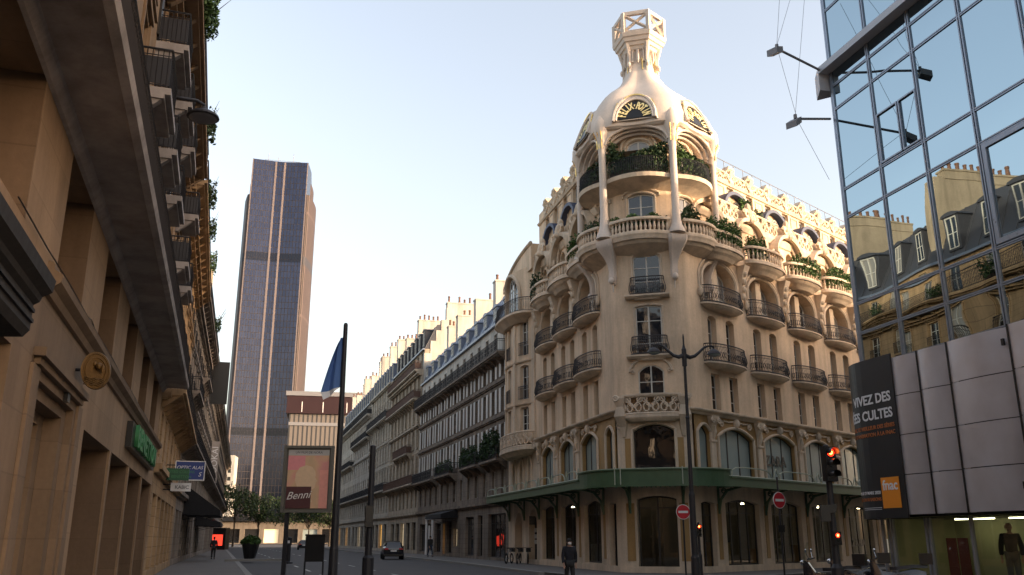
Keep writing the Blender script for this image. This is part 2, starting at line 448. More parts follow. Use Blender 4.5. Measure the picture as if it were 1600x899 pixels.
for a, b in zip(cp[:4], cp[1:5]):
    d = Vector(b) - Vector(a); nn = Vector((d.y, -d.x)).normalized() * -0.3
    kb.hexa([Vector((*q, z)) for z in (-0.139, 0.012) for q in (a, b, tuple(Vector(b) + nn), tuple(Vector(a) + nn))])
setting('kerb', kb, M['kerb'])
kb = MB().box(FN, -32, 1.4, 4.6, 4.9, -0.139, 0.012); setting('kerb', kb, M['kerb'])
mk = MB()
for k in range(26):
    a = 12 + k * 8.0
    mk.quad(*[Vector((*fp(FF, x, y), -0.130)) for x, y in ((a, 7.6), (a + 3, 7.6), (a + 3, 7.75), (a, 7.75))])
    mk.quad(*[Vector((*fp(FF, x, y), -0.130)) for x, y in ((a, 11.2), (a + 3, 11.2), (a + 3, 11.32), (a, 11.32))])
setting('lane_markings', mk, M['line'])
mk = MB()
for k in range(9):
    mk.quad(*[Vector((*fp(FR, x, y), -0.126)) for x, y in ((-0.6, 4.2 + k * 0.95), (2.6, 4.2 + k * 0.95), (2.6, 4.7 + k * 0.95), (-0.6, 4.7 + k * 0.95))])
setting('crosswalk', mk, M['line'])

# ---------------------------------------------------------------- the office tower
def grid_mat(name, ang, glass, bar, bw, bh, ms, rough=0.16, metal=0.0, bands=(), spec=0.9, tint=None):
    m, nt, b = new_mat(name)
    tc = N(nt, 'ShaderNodeTexCoord'); mp = N(nt, 'ShaderNodeMapping'); mp.inputs['Rotation'].default_value = (0, 0, -ang)
    nt.links.new(tc.outputs['Object'], mp.inputs[0])
    sx = N(nt, 'ShaderNodeSeparateXYZ'); nt.links.new(mp.outputs[0], sx.inputs[0])
    ad = N(nt, 'ShaderNodeMath', operation='ADD'); nt.links.new(sx.outputs[0], ad.inputs[0]); nt.links.new(sx.outputs[1], ad.inputs[1])
    cx = N(nt, 'ShaderNodeCombineXYZ'); nt.links.new(ad.outputs[0], cx.inputs[0]); nt.links.new(sx.outputs[2], cx.inputs[1])
    br = N(nt, 'ShaderNodeTexBrick', Scale=1.0); br.offset = 0.0
    br.inputs['Mortar Size'].default_value = ms; br.inputs['Brick Width'].default_value = bw; br.inputs['Row Height'].default_value = bh
    br.inputs['Color1'].default_value = (*glass, 1); br.inputs['Color2'].default_value = (*[c * 0.82 for c in glass], 1); br.inputs['Mortar'].default_value = (*bar, 1)
    nt.links.new(cx.outputs[0], br.inputs[0])
    c = br.outputs[0]
    for z0, z1 in bands:
        g = N(nt, 'ShaderNodeMath', operation='COMPARE'); nt.links.new(sx.outputs[2], g.inputs[0]); g.inputs[1].default_value = (z0 + z1) / 2; g.inputs[2].default_value = (z1 - z0) / 2
        c = mixc(nt, g.outputs[0], c, (0.05, 0.05, 0.06))
    nt.links.new(c, b.inputs['Base Color'])
    rr = N(nt, 'ShaderNodeMix'); nt.links.new(br.outputs['Fac'], rr.inputs[0]); rr.inputs[2].default_value = rough; rr.inputs[3].default_value = 0.6
    nt.links.new(rr.outputs[0], b.inputs['Roughness'])
    b.inputs['Metallic'].default_value = metal; b.inputs['Specular IOR Level'].default_value = spec
    return m
FT = Fr((-146.8, 461.6), 78.5, -1)         # along the narrow end of the tower; out = towards us
TA = FT.ang
M['towerG'] = grid_mat('tower_glass', TA, (0.088, 0.093, 0.132), (0.075, 0.065, 0.062), 1.55, 3.5, 0.14, 0.14, 1.0, ((149, 154), (53.5, 57.5)), 0.5)
M['towerS'] = grid_mat('tower_side', TA, (0.03, 0.025, 0.025), (0.10, 0.075, 0.07), 2.4, 60.0, 0.75, 0.6, 0.0, ((149, 154),), 0.2)
M['rib'] = paint('tower_rib', (0.19, 0.155, 0.145), 0.5)
tower = thing('office_tower', 'very tall dark glass office tower standing at the end of the avenue', 'skyscraper', FT.pt(15, -20, 0))
core = [(0, 0), (12.9, -1.6), (17.8, -1.6), (30.7, 0), (32.2, -14), (32.2, -44), (30.7, -58), (17.8, -54.6), (12.9, -54.6), (0, -58), (-1.5, -44), (-1.5, -14)]
MB().loft([[FT.pt(a, o, 0) for a, o in core], [FT.pt(a, o, 209) for a, o in core]], True, True).build('glass_shaft', M['towerG'], tower)
for side, top in ((1, 191), (-1, 189)):
    c = lambda a: a if side == 1 else 30.7 - a
    pl = [(c(31.2), -4)] + [(c(32.4 + 3.4 * math.sin(math.pi * k / 8)), -5 - 48 * k / 8) for k in range(9)] + [(c(31.2), -54)]
    MB().loft([[FT.pt(a, o, z) for a, o in pl] for z in (0, top - 9, top)], True, True).build('curved_side', M['towerS'], tower)
    MB().loft([[FT.pt(c(a - 0.9 if a > 31.3 else a), o, z) for a, o in [(31.2, -7)] + [(32.0 + 2.6 * math.sin(math.pi * k / 8), -8 - 42 * k / 8) for k in range(9)] + [(31.2, -51)]] for z in (top, top + 11)], True, True).build('curved_side', M['towerS'], tower)
for a, o in ((12.9, -1.4), (17.8, -1.4), (0.25, 0.12), (30.45, 0.12)):
    w = 0.5 if 5 < a < 25 else 0.25
    MB().box(FT, a - w, a + w, o - 0.5, o + 0.35, 0, 208.4).build('rib', M['rib'], tower)
rf = MB().box(FT, 4, 27, -50, -10, 209, 212.5).build('roof_plant', M['grey'], tower)
mb = MB()
for a, o in ((8, -6), (22, -5), (13, -12)): mb.tube([FT.pt(a, o, 209), FT.pt(a, o, 216)], 0.15, 4)
mb.tube([FT.pt(6, -4, 210.6), FT.pt(26, -4, 210.6)], 0.12, 4)
mb.build('roof_mast', M['grey'], tower)

# low office block and shopping gallery at the foot of the tower
FG = Fr((-75.6, 300.0), 79.0, -1)
mall = thing('office_block', 'striped office block with dark red roof storey right of the tall tower', 'office building', FG.pt(12, -10, 0))
M['redband'] = paint('red_roof_band', (0.026, 0.008, 0.009), 0.5, 0, 0.2, 0.6)
M['stripe'] = grid_mat('striped_wall', FG.ang, (0.03, 0.026, 0.024), (0.135, 0.112, 0.093), 1.5, 80.0, 0.5, 0.3)
MB().box(FG, 0, 34, -25, 0, 0, 42.5).build('wall', M['stripe'], mall)
MB().box(FG, -1, 35, -26, 1.0, 42.5, 48.5).build('roof_storey', M['redband'], mall)
MB().box(FG, -1.4, 35.4, -26.4, 1.4, 48.5, 50.0).build('roof_edge', M['grey'], mall)
for a in (4, 11, 19, 27, 31): MB().box(FG, a, a + 0.25, 1.003, 1.02, 43, 46.5).build('roof_light', M['white'], mall)
MB().box(FG, 0, 34, 0.003, 0.4, 38.5, 39.6).build('ledge', M['grey'], mall)

FB = Fr((-118, 290), 84, -1)
gal = thing('shopping_gallery', 'low pale shop gallery with lit windows behind the street trees', 'shop building', FB.pt(30, -6, 0))
wl_ = MB(); ops = [dict(sa=2 + 6.1 * k, sb=6.6 + 6.1 * k, ha=0.3, hb=4.6, dep=0.6) for k in range(13)]
wall(wl_, FB.pt, 0, 84, 0, 7.0, ops); wl_.box(FB, 0, 84, -14, -1, 0, 6.98); wl_.build('wall', stone('gallery_wall', (0.20, 0.165, 0.13), 0, None), gal)
for k, q in enumerate(ops):
    mat = (M['shop'], M['lit'], M['shop'], M['frost'], M['shop'])[k % 5]
    p = MB().box(FB, q['sa'], q['sb'], -0.62, -0.55, 0.3, 4.6).build('shop_window', mat, gal)
MB().box(FB, -1, 85, -14, 1.6, 7.0, 8.4).build('canopy', M['black'], gal)
FW = Fr((-132.7, 352), 80, -1)
apt = thing('apartment_block', 'distant pale apartment slab between the dark facades and the tall tower', 'apartment building', FW.pt(10, -5, 0))
wl_ = MB(); ops = [dict(sa=0.8 + 2.2 * a, sb=2.1 + 2.2 * a, ha=2.6 + 3 * b, hb=4.1 + 3 * b, dep=0.3) for a in range(10) for b in range(10)]
wall(wl_, FW.pt, 0, 23, 0, 33.5, ops); wl_.box(FW, 0, 23, -10, -0.4, 0, 33.4); wl_.build('wall', M['plaster'], apt)
wm = MB().quad((-.65, 0, 0), (.65, 0, 0), (.65, 0, 1.5), (-.65, 0, 1.5)).mesh('window'); wm.materials.append(M['pane'])
for q in ops: inst('window', wm, apt, FW.pt((q['sa'] + q['sb']) / 2, -0.28, q['ha']), FW.rot)
MB().box(FW, 2, 18, -8, -2, 33.5, 35.6).build('roof', M['grey'], apt)

# ---------------------------------------------------------------- Parisian apartment houses
POT = None
def chimney(root, F, s, o0, o1, w, h0, h1, mat, seed, cap=True):
    global POT
    c = MB().box(F, s - w / 2, s + w / 2, -o1, -o0, h0, h1).build('chimney_stack', mat, root)
    MB().box(F, s - w / 2 - 0.06, s + w / 2 + 0.06, -o1 - 0.06, -o0 + 0.06, h1, h1 + 0.14).build('cap', mat, c)
    rg = random.Random(seed); n = max(2, int((o1 - o0) / 0.55))
    for k in range(n):
        if rg.random() < 0.12: continue
        p = F.pt(s, -o0 - 0.25 - k * (o1 - o0 - 0.5) / max(1, n - 1), h1 + 0.14); hh = rg.uniform(0.5, 0.85)
        MB().lathe(p, [(0.13, 0), (0.11, hh * 0.8), (0.14, hh * 0.82), (0.13, hh)], 7).build('chimney_pot', M['clay'], c)
def long_balcony(root, F, s0, s1, h, dep, mat, rh=0.95, corb=1.4, step=0.13, solid=False, rmat=None):
    b = MB().box(F, s0, s1, 0.003, dep, h - 0.16, h).box(F, s0, s1, 0.003, dep - 0.12, h - 0.26, h - 0.16)
    k = int((s1 - s0) / corb)
    for i in range(k + 1):
        a = s0 + 0.15 + i * (s1 - s0 - 0.3) / max(1, k)
        b.loft([[F.pt(a + x, o, z) for x, o, z in ((-.1, .004, h - .75), (.1, .004, h - .75), (.1, .1, h - .75), (-.1, .1, h - .75))],
                [F.pt(a + x, o, z) for x, o, z in ((-.1, .004, h - .26), (.1, .004, h - .26), (.1, dep - .18, h - .26), (-.1, dep - .18, h - .26))]])
    bo = b.build('balcony', mat, root)
    r = MB()
    path = [F.pt(s0 + .05, 0.02, 0), F.pt(s0 + .05, dep - .06, 0), F.pt(s1 - .05, dep - .06, 0), F.pt(s1 - .05, 0.02, 0)]
    rail_path(r, path, h, rh, step, 0.013)
    if solid:
        for i in range(3): r.quad(*[Vector((p.x, p.y, h + z)) for p, z in ((path[i], .1), (path[i + 1], .1), (path[i + 1], rh * .8), (path[i], rh * .8))])
    else:
        a, c = path[1], path[2]; L = (c - a).length; n = int(L / 0.3)
        for i in range(n):
            for zc in (.3, .62):
                p = a + (c - a) * ((i + .5) / n); t = (c - a).normalized()
                r.tube([p + t * (0.11 * math.cos(q)) + Vector((0, 0, h + zc + 0.13 * math.sin(q))) for q in (0, 1.05, 2.1, 3.14, 4.2, 5.25, 6.28)], 0.013, 3, False)
    r.build('railing', rmat or M['iron'], bo)
    return bo
def house(name_label, F, s0, s1, P):
    """one apartment house; P holds its storeys, balconies, roof and shop front"""
    rg = random.Random(P.get('seed', 1)); L = s1 - s0; D = P.get('depth', 12)
    root = thing('apartment_house', name_label, 'apartment building', F.pt((s0 + s1) / 2, -D / 2, 0), 'apartment houses along the avenue')
    st = P['mat']; nb = P['bays']; pitch = L / nb; cs = [s0 + pitch * (i + .5) for i in range(nb)]
    top = P['eave']; ops = []; win = []
    for (ha, hb, w, rise, sh) in P['floors']:
        for c in cs:
            q = dict(sa=c - w / 2, sb=c + w / 2, ha=ha, hb=hb, rise=rise, dep=P.get('dep', .28)); ops.append(q); win.append((c, ha, hb, w, rise, sh))
    gops = [dict(sa=a, sb=b, ha=h0, hb=h1, dep=.35) for a, b, h0, h1, k in P.get('shops', ())]
    w_ = MB(); wall(w_, F.pt, s0, s1, P.get('base', 0), top, ops + gops)
    w_.quad(F.pt(s0, 0, 0), F.pt(s0, -D, 0), F.pt(s0, -D, top), F.pt(s0, 0, top)); w_.quad(F.pt(s1, 0, 0), F.pt(s1, -D, 0), F.pt(s1, -D, top), F.pt(s1, 0, top))
    w_.build('wall', st, root)
    wobs = []
    for c, ha, hb, w, rise, sh in win:
        o = add_window(root, F.pt(c, -P.get('dep', .28) + .06, ha), F.rot, w, hb - ha, rise=rise, bars=P.get('bars', (.34, .67)), fmat=P.get('wf', M['wfrm']), gmat=M['paneH']); wobs.append(o)
        if sh:
            for d in (-1, 1):
                m = SHUT(w, hb - ha); k = child('shutter', m, o); k.location = (d * (w * .5 + w * .26), P.get('dep', .28) - .0, 0)
    for (a, b, h0, h1, kind) in P.get('shops', ()):
        fm = M['wdark'] if kind != 'pale' else M['wfrm2']
        o = add_window(root, F.pt((a + b) / 2, -.3, h0), F.rot, b - a, h1 - h0, bars=(.78,), mull=max(1, int((b - a) / 1.3)), fmat=fm, gmat={'dark': M['shop'], 'lit': M['lit'], 'yellow': M['litY'], 'pale': M['shop']}[kind])
        o.name = 'shop_window'
    for h, d, t in P.get('cornices', ()):
        cr = MB(); cr.box(F, s0, s1, .003, d, h - t * .5, h + t * .5); cr.box(F, s0, s1, .003, d * .6, h - t * 1.1, h - t * .5)
        cr.build('cornice', P.get('cmat', st), root)
    if P.get('trim'):
        for (c, ha, hb, w, rise, sh), wo in zip(win, wobs):
            if ha < P['trim']: continue
            tr = MB()
            tr.box(F, c - w / 2 - .16, c + w / 2 + .16, .003, .1, hb + .12, hb + .3); tr.box(F, c - w / 2 - .26, c + w / 2 + .26, .003, .16, hb + .3, hb + .38)
            for d in (-1, 1): tr.box(F, c + d * (w / 2 + .1) - .06, c + d * (w / 2 + .1) + .06, .003, .06, ha, hb + .12)
            tr.box(F, c - w / 2 - .12, c + w / 2 + .12, .003, .14, ha - .12, ha)
            so = tr.build('surround', P.get('cmat', st), root); so.parent = wo; so.matrix_parent_inverse = (Matrix.Translation(wo.location) @ Matrix.Rotation(F.rot, 4, 'Z')).inverted()
    for (a, b, h, dep) in P.get('balconies', ()): long_balcony(root, F, a, b, h, dep, P.get('cmat', st), solid=P.get('solid', False), rmat=P.get('rmat'))
    for (idx, h) in P.get('small', ()):          # little window railings
        for i in (range(nb) if idx == 'all' else idx):
            c = cs[i]; w = P['floors'][0][2]
            r = MB(); rail_path(r, [F.pt(c - w / 2 - .05, .02, 0), F.pt(c - w / 2 - .05, .16, 0), F.pt(c + w / 2 + .05, .16, 0), F.pt(c + w / 2 + .05, .02, 0)], h, .85, .11, .012); r.build('railing', M['iron'], root)
    # attic storey set back behind the top balcony, then the mansard
    h = top; back = 0.0
    at = P.get('attic')
    if at:
        hh, setb, amat = at; aops = []; back = setb
        for c in cs: aops.append(dict(sa=c - .5, sb=c + .5, ha=top + .05, hb=top + min(2.15, hh - .3), dep=.2))
        a_ = MB(); wall(a_, F.pt, s0, s1, top, top + hh, aops, o=-setb)
        a_.quad(F.pt(s0, 0, top), F.pt(s1, 0, top), F.pt(s1, -setb, top), F.pt(s0, -setb, top))
        for s in (s0, s1): a_.quad(F.pt(s, -setb, top), F.pt(s, -D, top), F.pt(s, -D, top + hh), F.pt(s, -setb, top + hh))
        a_.build('attic_wall', amat, root)
        for c in cs: add_window(root, F.pt(c, -setb - .14, top + .05), F.rot, 1.0, min(2.1, hh - .35), bars=(.5,), fmat=M['wfrm2'], gmat=M['pane'])
        MB().box(F, s0, s1, -setb + .003, -setb + .25, top + hh - .12, top + hh + .06).build('gutter', M['zinc'], root)
        h = top + hh
    mh, mb_ = P['mansard']      # height, run back
    rm = P.get('roof', M['zinc'])
    r_ = MB(); y0 = -back; y1 = -back - mb_
    ridge = h + mh + P.get('ridge', 1.2); ym = -(D + back) / 2 - .5
    prof = [(y0, h), (y1, h + mh), (ym, ridge), (-D - 0, h + mh * .3)]
    r_.loft([[F.pt(s0, o, z) for o, z in prof], [F.pt(s1, o, z) for o, z in prof]], True, True)
    ns = int(L / 1.1)
    for i in range(ns + 1):
        a = s0 + L * i / ns
        r_.tube([F.pt(a, y0 + .02, h), F.pt(a, y1 + .02, h + mh + .02), F.pt(a, ym, ridge + .02)], .03, 4, False)
    ro = r_.build('roof', rm, root)
    for i in P.get('dormers', range(nb)):
        c = cs[i] if isinstance(i, int) else s0 + L * i
        t0, t1 = .16, .72; hd0 = h + mh * t0; hd1 = h + mh * t1 + .25; yf = y0 - mb_ * t0 + .12
        if P.get('small_dormer'): t0, t1 = .22, .5
        hd0 = h + mh * t0; hd1 = h + mh * t1 + .25; yf = y0 - mb_ * t0 + .1
        d = MB().box(F, c - .62, c + .62, yf - mb_ - .3, yf, hd0, hd1)
        d.loft([[F.pt(c + .75 * math.cos(q), yf + .1, hd1 + .28 * math.sin(q)) for q in (0, .6, 1.2, 1.57, 1.94, 2.54, 3.14)], [F.pt(c + .75 * math.cos(q), yf - mb_ - .3, hd1 + .28 * math.sin(q)) for q in (0, .6, 1.2, 1.57, 1.94, 2.54, 3.14)]])
        do = d.build('dormer', P.get('dmat', rm), root)
        add_window(do, F.pt(c, yf + .012, hd0 + .12), F.rot, .92, hd1 - hd0 - .2, bars=(.5,), fmat=M['wfrm'], gmat=M['pane']).name = 'window'
    for (s, w, o0, o1, hb, ht) in P.get('gables', ()):
        MB().box(F, s - w / 2, s + w / 2, -o1, -o0, hb, ht).build('party_wall', P.get('gmat', M['plaster']), root)
    for k, (s, w, o0, o1, hb, ht) in enumerate(P.get('chimneys', ())):
        chimney(root, F, s, o0, o1, w, hb, ht, P.get('gmat', M['plaster']), k + P.get('seed', 1) * 10)
    return root
SH = {}
def SHUT(w, H):
    k = (round(w, 2), round(H, 2))
    if k not in SH:
        b = MB(); x = w * .24
        b.box(LOC, -x, x, -.02, .02, 0, H)
        n = int(H / .12)
        for i in range(n): b.box(LOC, -x * .82, x * .82, -.028, .028, .06 + i * (H - .1) / n, .06 + i * (H - .1) / n + .05)
        SH[k] = b.mesh('shutter'); SH[k].materials.append(M['shutter'])
    return SH[k]
def sh_mat(name, col, F, block=(1.1, .42), **k): return stone(name, col, F.ang, block, **k)
M['b1'] = sh_mat('stone_soot', (0.27, 0.22, 0.175), FL2, (1.0, .4), var=.3, streak=.4)
M['b2'] = sh_mat('stone_warm', (0.50, 0.42, 0.32), FL2, (1.2, .45), var=.2, streak=.35)
M['b3'] = sh_mat('stone_cream', (0.56, 0.50, 0.41), FL2, (1.2, .45))
M['b4'] = sh_mat('stone_grey', (0.50, 0.45, 0.38), FL2, (1.2, .45))
M['brown'] = paint('iron_brown', (0.10, 0.055, 0.04), 0.6)

def shops(s0, s1, w, gap, h1, kinds, h0=.35):
    out = []; a = s0 + gap; i = 0
    while a + w < s1 - gap * .5:
        out.append((a, a + w, h0, h1, kinds[i % len(kinds)])); a += w + gap; i += 1
    return out
gb = [(35.49, .7, .25, .95, 15, 22.4), (35.49, .7, .95, 1.6, 15, 23.9), (35.49, .7, 1.6, 2.2, 15, 25.2), (35.49, .7, 2.2, 2.8, 15, 26.5), (35.49, .7, 2.8, 9.5, 15, 28.0)]
b1 = house('sooty apartment house with rows of white shutters and long black balconies', FL2, 0.05, 35.1, dict(
    mat=M['b1'], cmat=M['b1'], bays=13, seed=3, eave=15.65, depth=13,
    floors=[(4.9, 6.7, 1.0, 0, 0), (7.9, 10.2, 1.0, 0, 1), (11.15, 13.05, 1.0, 0, 1), (13.95, 15.35, 1.0, 0, 1)],
    shops=[(.7, 5.6, .2, 3.45, 'dark'), (7.4, 8.9, .2, 3.45, 'dark'), (10.2, 13.2, .2, 3.4, 'dark'), (16.2, 17.7, .9, 2.5, 'lit'), (18.5, 20.6, .3, 3.2, 'dark'), (21.2, 22.1, .2, 3.0, 'yellow'), (23.0, 26.0, .3, 3.1, 'dark'), (27.0, 29.6, .3, 3.1, 'pale'), (30.6, 33.8, .3, 3.1, 'dark')],
    cornices=[(4.3, .3, .2), (10.8, .22, .18), (13.6, .22, .18), (15.3, .3, .16)],
    balconies=[(.2, 34.9, 15.65, .9), (.3, 5.6, 7.45, .9), (6.6, 12.6, 7.45, .9), (16.4, 23.0, 7.4, .9), (24.6, 34.8, 7.4, .9)],
    attic=(2.9, .12, M['plaster']), mansard=(3.0, 1.3), small_dormer=True, dormers=[.05, .14, .23, .32, .41, .5, .59, .68, .77, .86, .95], ridge=.5,
    chimneys=[(9.5, .9, 1.5, 3.2, 20, 23.9), (17.0, .9, 1.6, 3.4, 20, 24.1), (25.0, .9, 1.7, 3.9, 20, 24.4), (28.5, .9, 1.5, 2.4, 20, 24.0)]))
for a, b, h0, h1 in ((26.6, 27.0, 0, 3.5), (29.6, 30.0, 0, 3.5), (28.15, 28.45, 0, 2.9)): MB().box(FL2, a, b, .004, .14, h0, h1).build('portal_pillar', M['white'], b1)
MB().box(FL2, 26.5, 30.1, .004, .18, 3.5, 3.95).build('portal_lintel', M['white'], b1)
b2 = house('ornate beige apartment house with brown balconies and tall white stepped party wall', FL2, 35.2, 56.0, dict(
    mat=M['b2'], bays=8, seed=4, eave=20.5, depth=13,
    floors=[(5.0, 7.0, 1.15, 0, 0), (8.2, 10.6, 1.1, .25, 0), (11.6, 13.8, 1.1, .25, 0), (14.6, 16.5, 1.1, 0, 0), (17.6, 19.8, 1.1, 0, 0)],
    shops=shops(35.2, 56, 2.6, 1.0, 3.4, ['dark', 'dark', 'lit', 'dark']),
    cornices=[(4.3, .3, .22), (7.4, .3, .2), (14.1, .3, .2), (16.9, .3, .2), (20.1, .5, .25)], trim=8,
    balconies=[(35.4, 55.8, 7.6, .85), (40, 50, 11.3, .7), (35.4, 55.8, 17.2, .85), (35.4, 55.8, 20.5, .8)], solid=True, rmat=M['brown'],
    attic=(2.4, .3, M['b2']), mansard=(2.9, 1.4), roof=M['slate'], gables=gb,
    chimneys=[(35.6, .9, 2.9, 6.6, 27.9, 28.6), (48.5, .9, 1.9, 4.8, 24, 29.4), (55.6, .9, 1.6, 5.0, 24, 28.4)]))
b3 = house('cream apartment house with one long dark balcony below its two top storeys', FL2, 56.05, 75.5, dict(
    mat=M['b3'], bays=8, seed=5, eave=22.6, depth=13,
    floors=[(5.0, 7.0, 1.1, 0, 0), (8.4, 10.7, 1.1, 0, 0), (11.8, 13.9, 1.1, 0, 0), (14.9, 16.9, 1.1, 0, 0), (17.9, 19.7, 1.0, 0, 0), (20.4, 22.0, 1.0, 0, 0)],
    shops=shops(56.05, 75.5, 2.8, .9, 3.5, ['dark', 'yellow', 'dark', 'dark']), solid=True,
    cornices=[(4.4, .3, .22), (14.4, .25, .2), (22.3, .45, .25)], trim=8, balconies=[(56.2, 75.3, 7.9, .8), (56.2, 75.3, 17.7, .85)],
    mansard=(3.0, 1.6), chimneys=[(62, .9, 1.5, 4.4, 24, 29.6), (71, .9, 1.8, 5.4, 24, 30.4), (75.3, .9, 1.2, 3.6, 24, 29.6)]))
b4 = house('grey stone apartment house with three dark balconies further along the row', FL2, 75.55, 96.0, dict(
    mat=M['b4'], bays=8, seed=6, eave=20.6, depth=13,
    floors=[(5.0, 7.0, 1.1, 0, 0), (8.4, 10.6, 1.1, 0, 0), (11.6, 13.7, 1.1, 0, 0), (14.6, 16.4, 1.1, 0, 0), (17.6, 19.6, 1.0, 0, 0)],
    shops=shops(75.55, 96, 2.8, .9, 3.5, ['dark', 'dark', 'lit']), cornices=[(4.4, .3, .22), (14.1, .25, .2), (20.3, .45, .25)], solid=True,
    balconies=[(75.7, 95.8, 7.9, .8), (75.7, 95.8, 17.0, .85), (75.7, 95.8, 20.6, .8)], attic=(2.2, .3, M['b4']), mansard=(2.8, 1.4),
    chimneys=[(82, .9, 1.8, 4.6, 24, 30.0), (90, .9, 1.6, 4.6, 24, 29.0), (95.7, .9, 1.2, 4.5, 24, 29.4)]))
b5 = house('last pale apartment house of the row beside the striped office block', FL2, 96.05, 118.0, dict(
    mat=M['b3'], bays=8, seed=8, eave=20.6, depth=13,
    floors=[(5.0, 7.0, 1.1, 0, 0), (8.4, 10.6, 1.1, 0, 0), (11.6, 13.7, 1.1, 0, 0), (14.6, 16.4, 1.1, 0, 0), (17.6, 19.6, 1.0, 0, 0)],
    shops=shops(96.05, 118, 2.8, .9, 3.5, ['dark', 'yellow', 'dark']), cornices=[(4.4, .3, .22), (20.3, .45, .25)], solid=True,
    balconies=[(96.2, 117.8, 7.9, .8), (96.2, 117.8, 14.0, .8), (96.2, 117.8, 20.6, .8)], attic=(2.2, .3, M['b3']), mansard=(2.8, 1.4),
    chimneys=[(102, .9, 1.8, 4.6, 24, 29.4), (110, .9, 1.6, 4.6, 24, 28.6), (117, .9, 1.6, 5.6, 24, 29.2)]))

# ---------------------------------------------------------------- the domed corner building
M['pot'] = stone('render_cream', (0.72, 0.55, 0.385), 0, None, 0.22, 0.22, 0.85, 0.2)
M['potT'] = stone('render_trim', (0.70, 0.57, 0.43), 0, None, 0.22, 0.26, 0.85, 0.15)
M['potD'] = stone('dome_render', (0.66, 0.57, 0.49), 0, None, 0.10, 0.10, 0.7, 0.12)
M['ochre'] = stone('ochre_mosaic', (0.40, 0.25, 0.105), 0, None, 0.25, 0.2, 0.6, 0.2)
M['green'] = paint('canopy_green', (0.065, 0.115, 0.06), 0.45, 0, 0.25, 2.5)
M['green2'] = paint('canopy_rail', (0.36, 0.40, 0.31), 0.5, 0, 0.2)
M['gold'] = paint('gilding', (0.83, 0.58, 0.20), 0.3, 1.0, 0.2, 8)
M['goldL'] = paint('gilt_letters', (0.86, 0.72, 0.34), 0.4, 0.0, 0.1)
M['zincb'] = paint('zinc_blue', (0.05, 0.065, 0.115), 0.6, 0.0, 0.2, 3.0)

class Path:
    """wall line of the corner building: far end of the avenue side -> rounded corner -> side street"""
    def __init__(s, lenL, lenR, r):
        A = FL.o; B = FR.o; dl = -FL.d; dc = (B - A).normalized(); dr = FR.d
        s.C = (B - A).length
        def fil(d0, d1, P):
            th = math.acos(max(-1, min(1, d0.dot(d1)))); t = r * math.tan(th / 2); n0 = Vector((-d0.y, d0.x)); 
            if n0.dot(d1) < 0: n0 = -n0
            return th, t, P - d0 * t, n0
        thA, tA, pA, nA = fil(dl, dc, A); thB, tB, pB, nB = fil(dc, dr, B)
        s.tA, s.tB = tA, tB
        s.segs = []; p = -lenL
        s.segs.append(('l', p, p + lenL - tA, A - dl * lenL, dl)); p += lenL - tA; s.pA0 = p
        s.segs.append(('a', p, p + thA * r, pA + nA * r, pA, thA, r)); p += thA * r; s.pC0 = p
        s.segs.append(('l', p, p + s.C - tA - tB, A + dc * tA, dc)); p += s.C - tA - tB; s.pC1 = p
        s.segs.append(('a', p, p + thB * r, pB + nB * r, pB, thB, r)); p += thB * r; s.pB1 = p
        s.segs.append(('l', p, p + lenR - tB, B + dr * tB, dr)); s.end = p + lenR - tB
        s.lenL = lenL; s.start = -lenL
        s.extra = [s.pA0 + thA * r * k / 8 for k in range(9)] + [s.pC1 + thB * r * k / 8 for k in range(9)]
    def L(s, a): return -a
    def Cc(s, c): return (s.pC0 + s.pC1) / 2 + c
    def R(s, a): return s.pB1 + a - s.tB
    def at(s, p):
        for g in s.segs:
            if p <= g[2] + 1e-6 or g is s.segs[-1]:
                if g[0] == 'l':
                    q = g[3] + g[4] * (p - g[1]); n = Vector((g[4].y, -g[4].x)); return q, n
                c, p0, th, r = g[3], g[4], g[5], g[6]
                v = p0 - c; a = (p - g[1]) / r
                q = Vector((v.x * math.cos(a) - v.y * math.sin(a), v.x * math.sin(a) + v.y * math.cos(a)))
                return c + q, q.normalized()
    def pt(s, p, o, h):
        q, n = s.at(p); q = q + n * o
        return Vector((q.x, q.y, h))
PP = Path(22.4, 30.0, 1.2)
Q = Vector((7.77, 47.85)); NF = Vector((-math.sin(R(15.75)), -math.cos(R(15.75)))); TR = Vector((math.cos(R(15.75)), -math.sin(R(15.75))))
def PO(th, r, h):
    p = Q + NF * (r * math.cos(th)) + TR * (r * math.sin(th)); return Vector((p.x, p.y, h))
FC = Fr((Q.x + NF.x * 2.9, Q.y + NF.y * 2.9), 105.75, -1)
pot = thing('corner_building', 'cream corner building with domed hexagonal turret, gilt lettering and green shop canopy', 'apartment building', (Q.x, Q.y + 4, 0))
def band(mb, p0, p1, o0, o1, h0, h1, pt=None, ex=None, step=1.2):
    pt = pt or PP.pt; ex = PP.extra if ex is None else ex
    xs = sorted({p0, p1} | {e for e in ex if p0 < e < p1})
    mb.loft([[pt(a, o0, h0), pt(a, o1, h0), pt(a, o1, h1), pt(a, o0, h1)] for a in xs], True, True)
def moulding(mb, p0, p1, o0, prof, pt=None, ex=None):
    pt = pt or PP.pt; ex = PP.extra if ex is None else ex
    xs = sorted({p0, p1} | {e for e in ex if p0 < e < p1})
    mb.loft([[pt(a, o0 + o, h) for o, h in prof] for a in xs], True, True)
def arch_tube(mb, pt, c, hw, hb, rise, o, r, foot=0.0, kind='e', n=18):
    pts = []
    if foot: pts.append(pt(c - hw, o, hb - rise - foot))
    for i in range(n + 1):
        t = -1 + 2 * i / n
        if kind == 'e': t = -math.cos(math.pi * i / n)
        pts.append(pt(c + hw * t, o, arch_y(t, hb, rise, kind)))
    if foot: pts.append(pt(c + hw, o, hb - rise - foot))
    mb.tube(pts, r, 6)
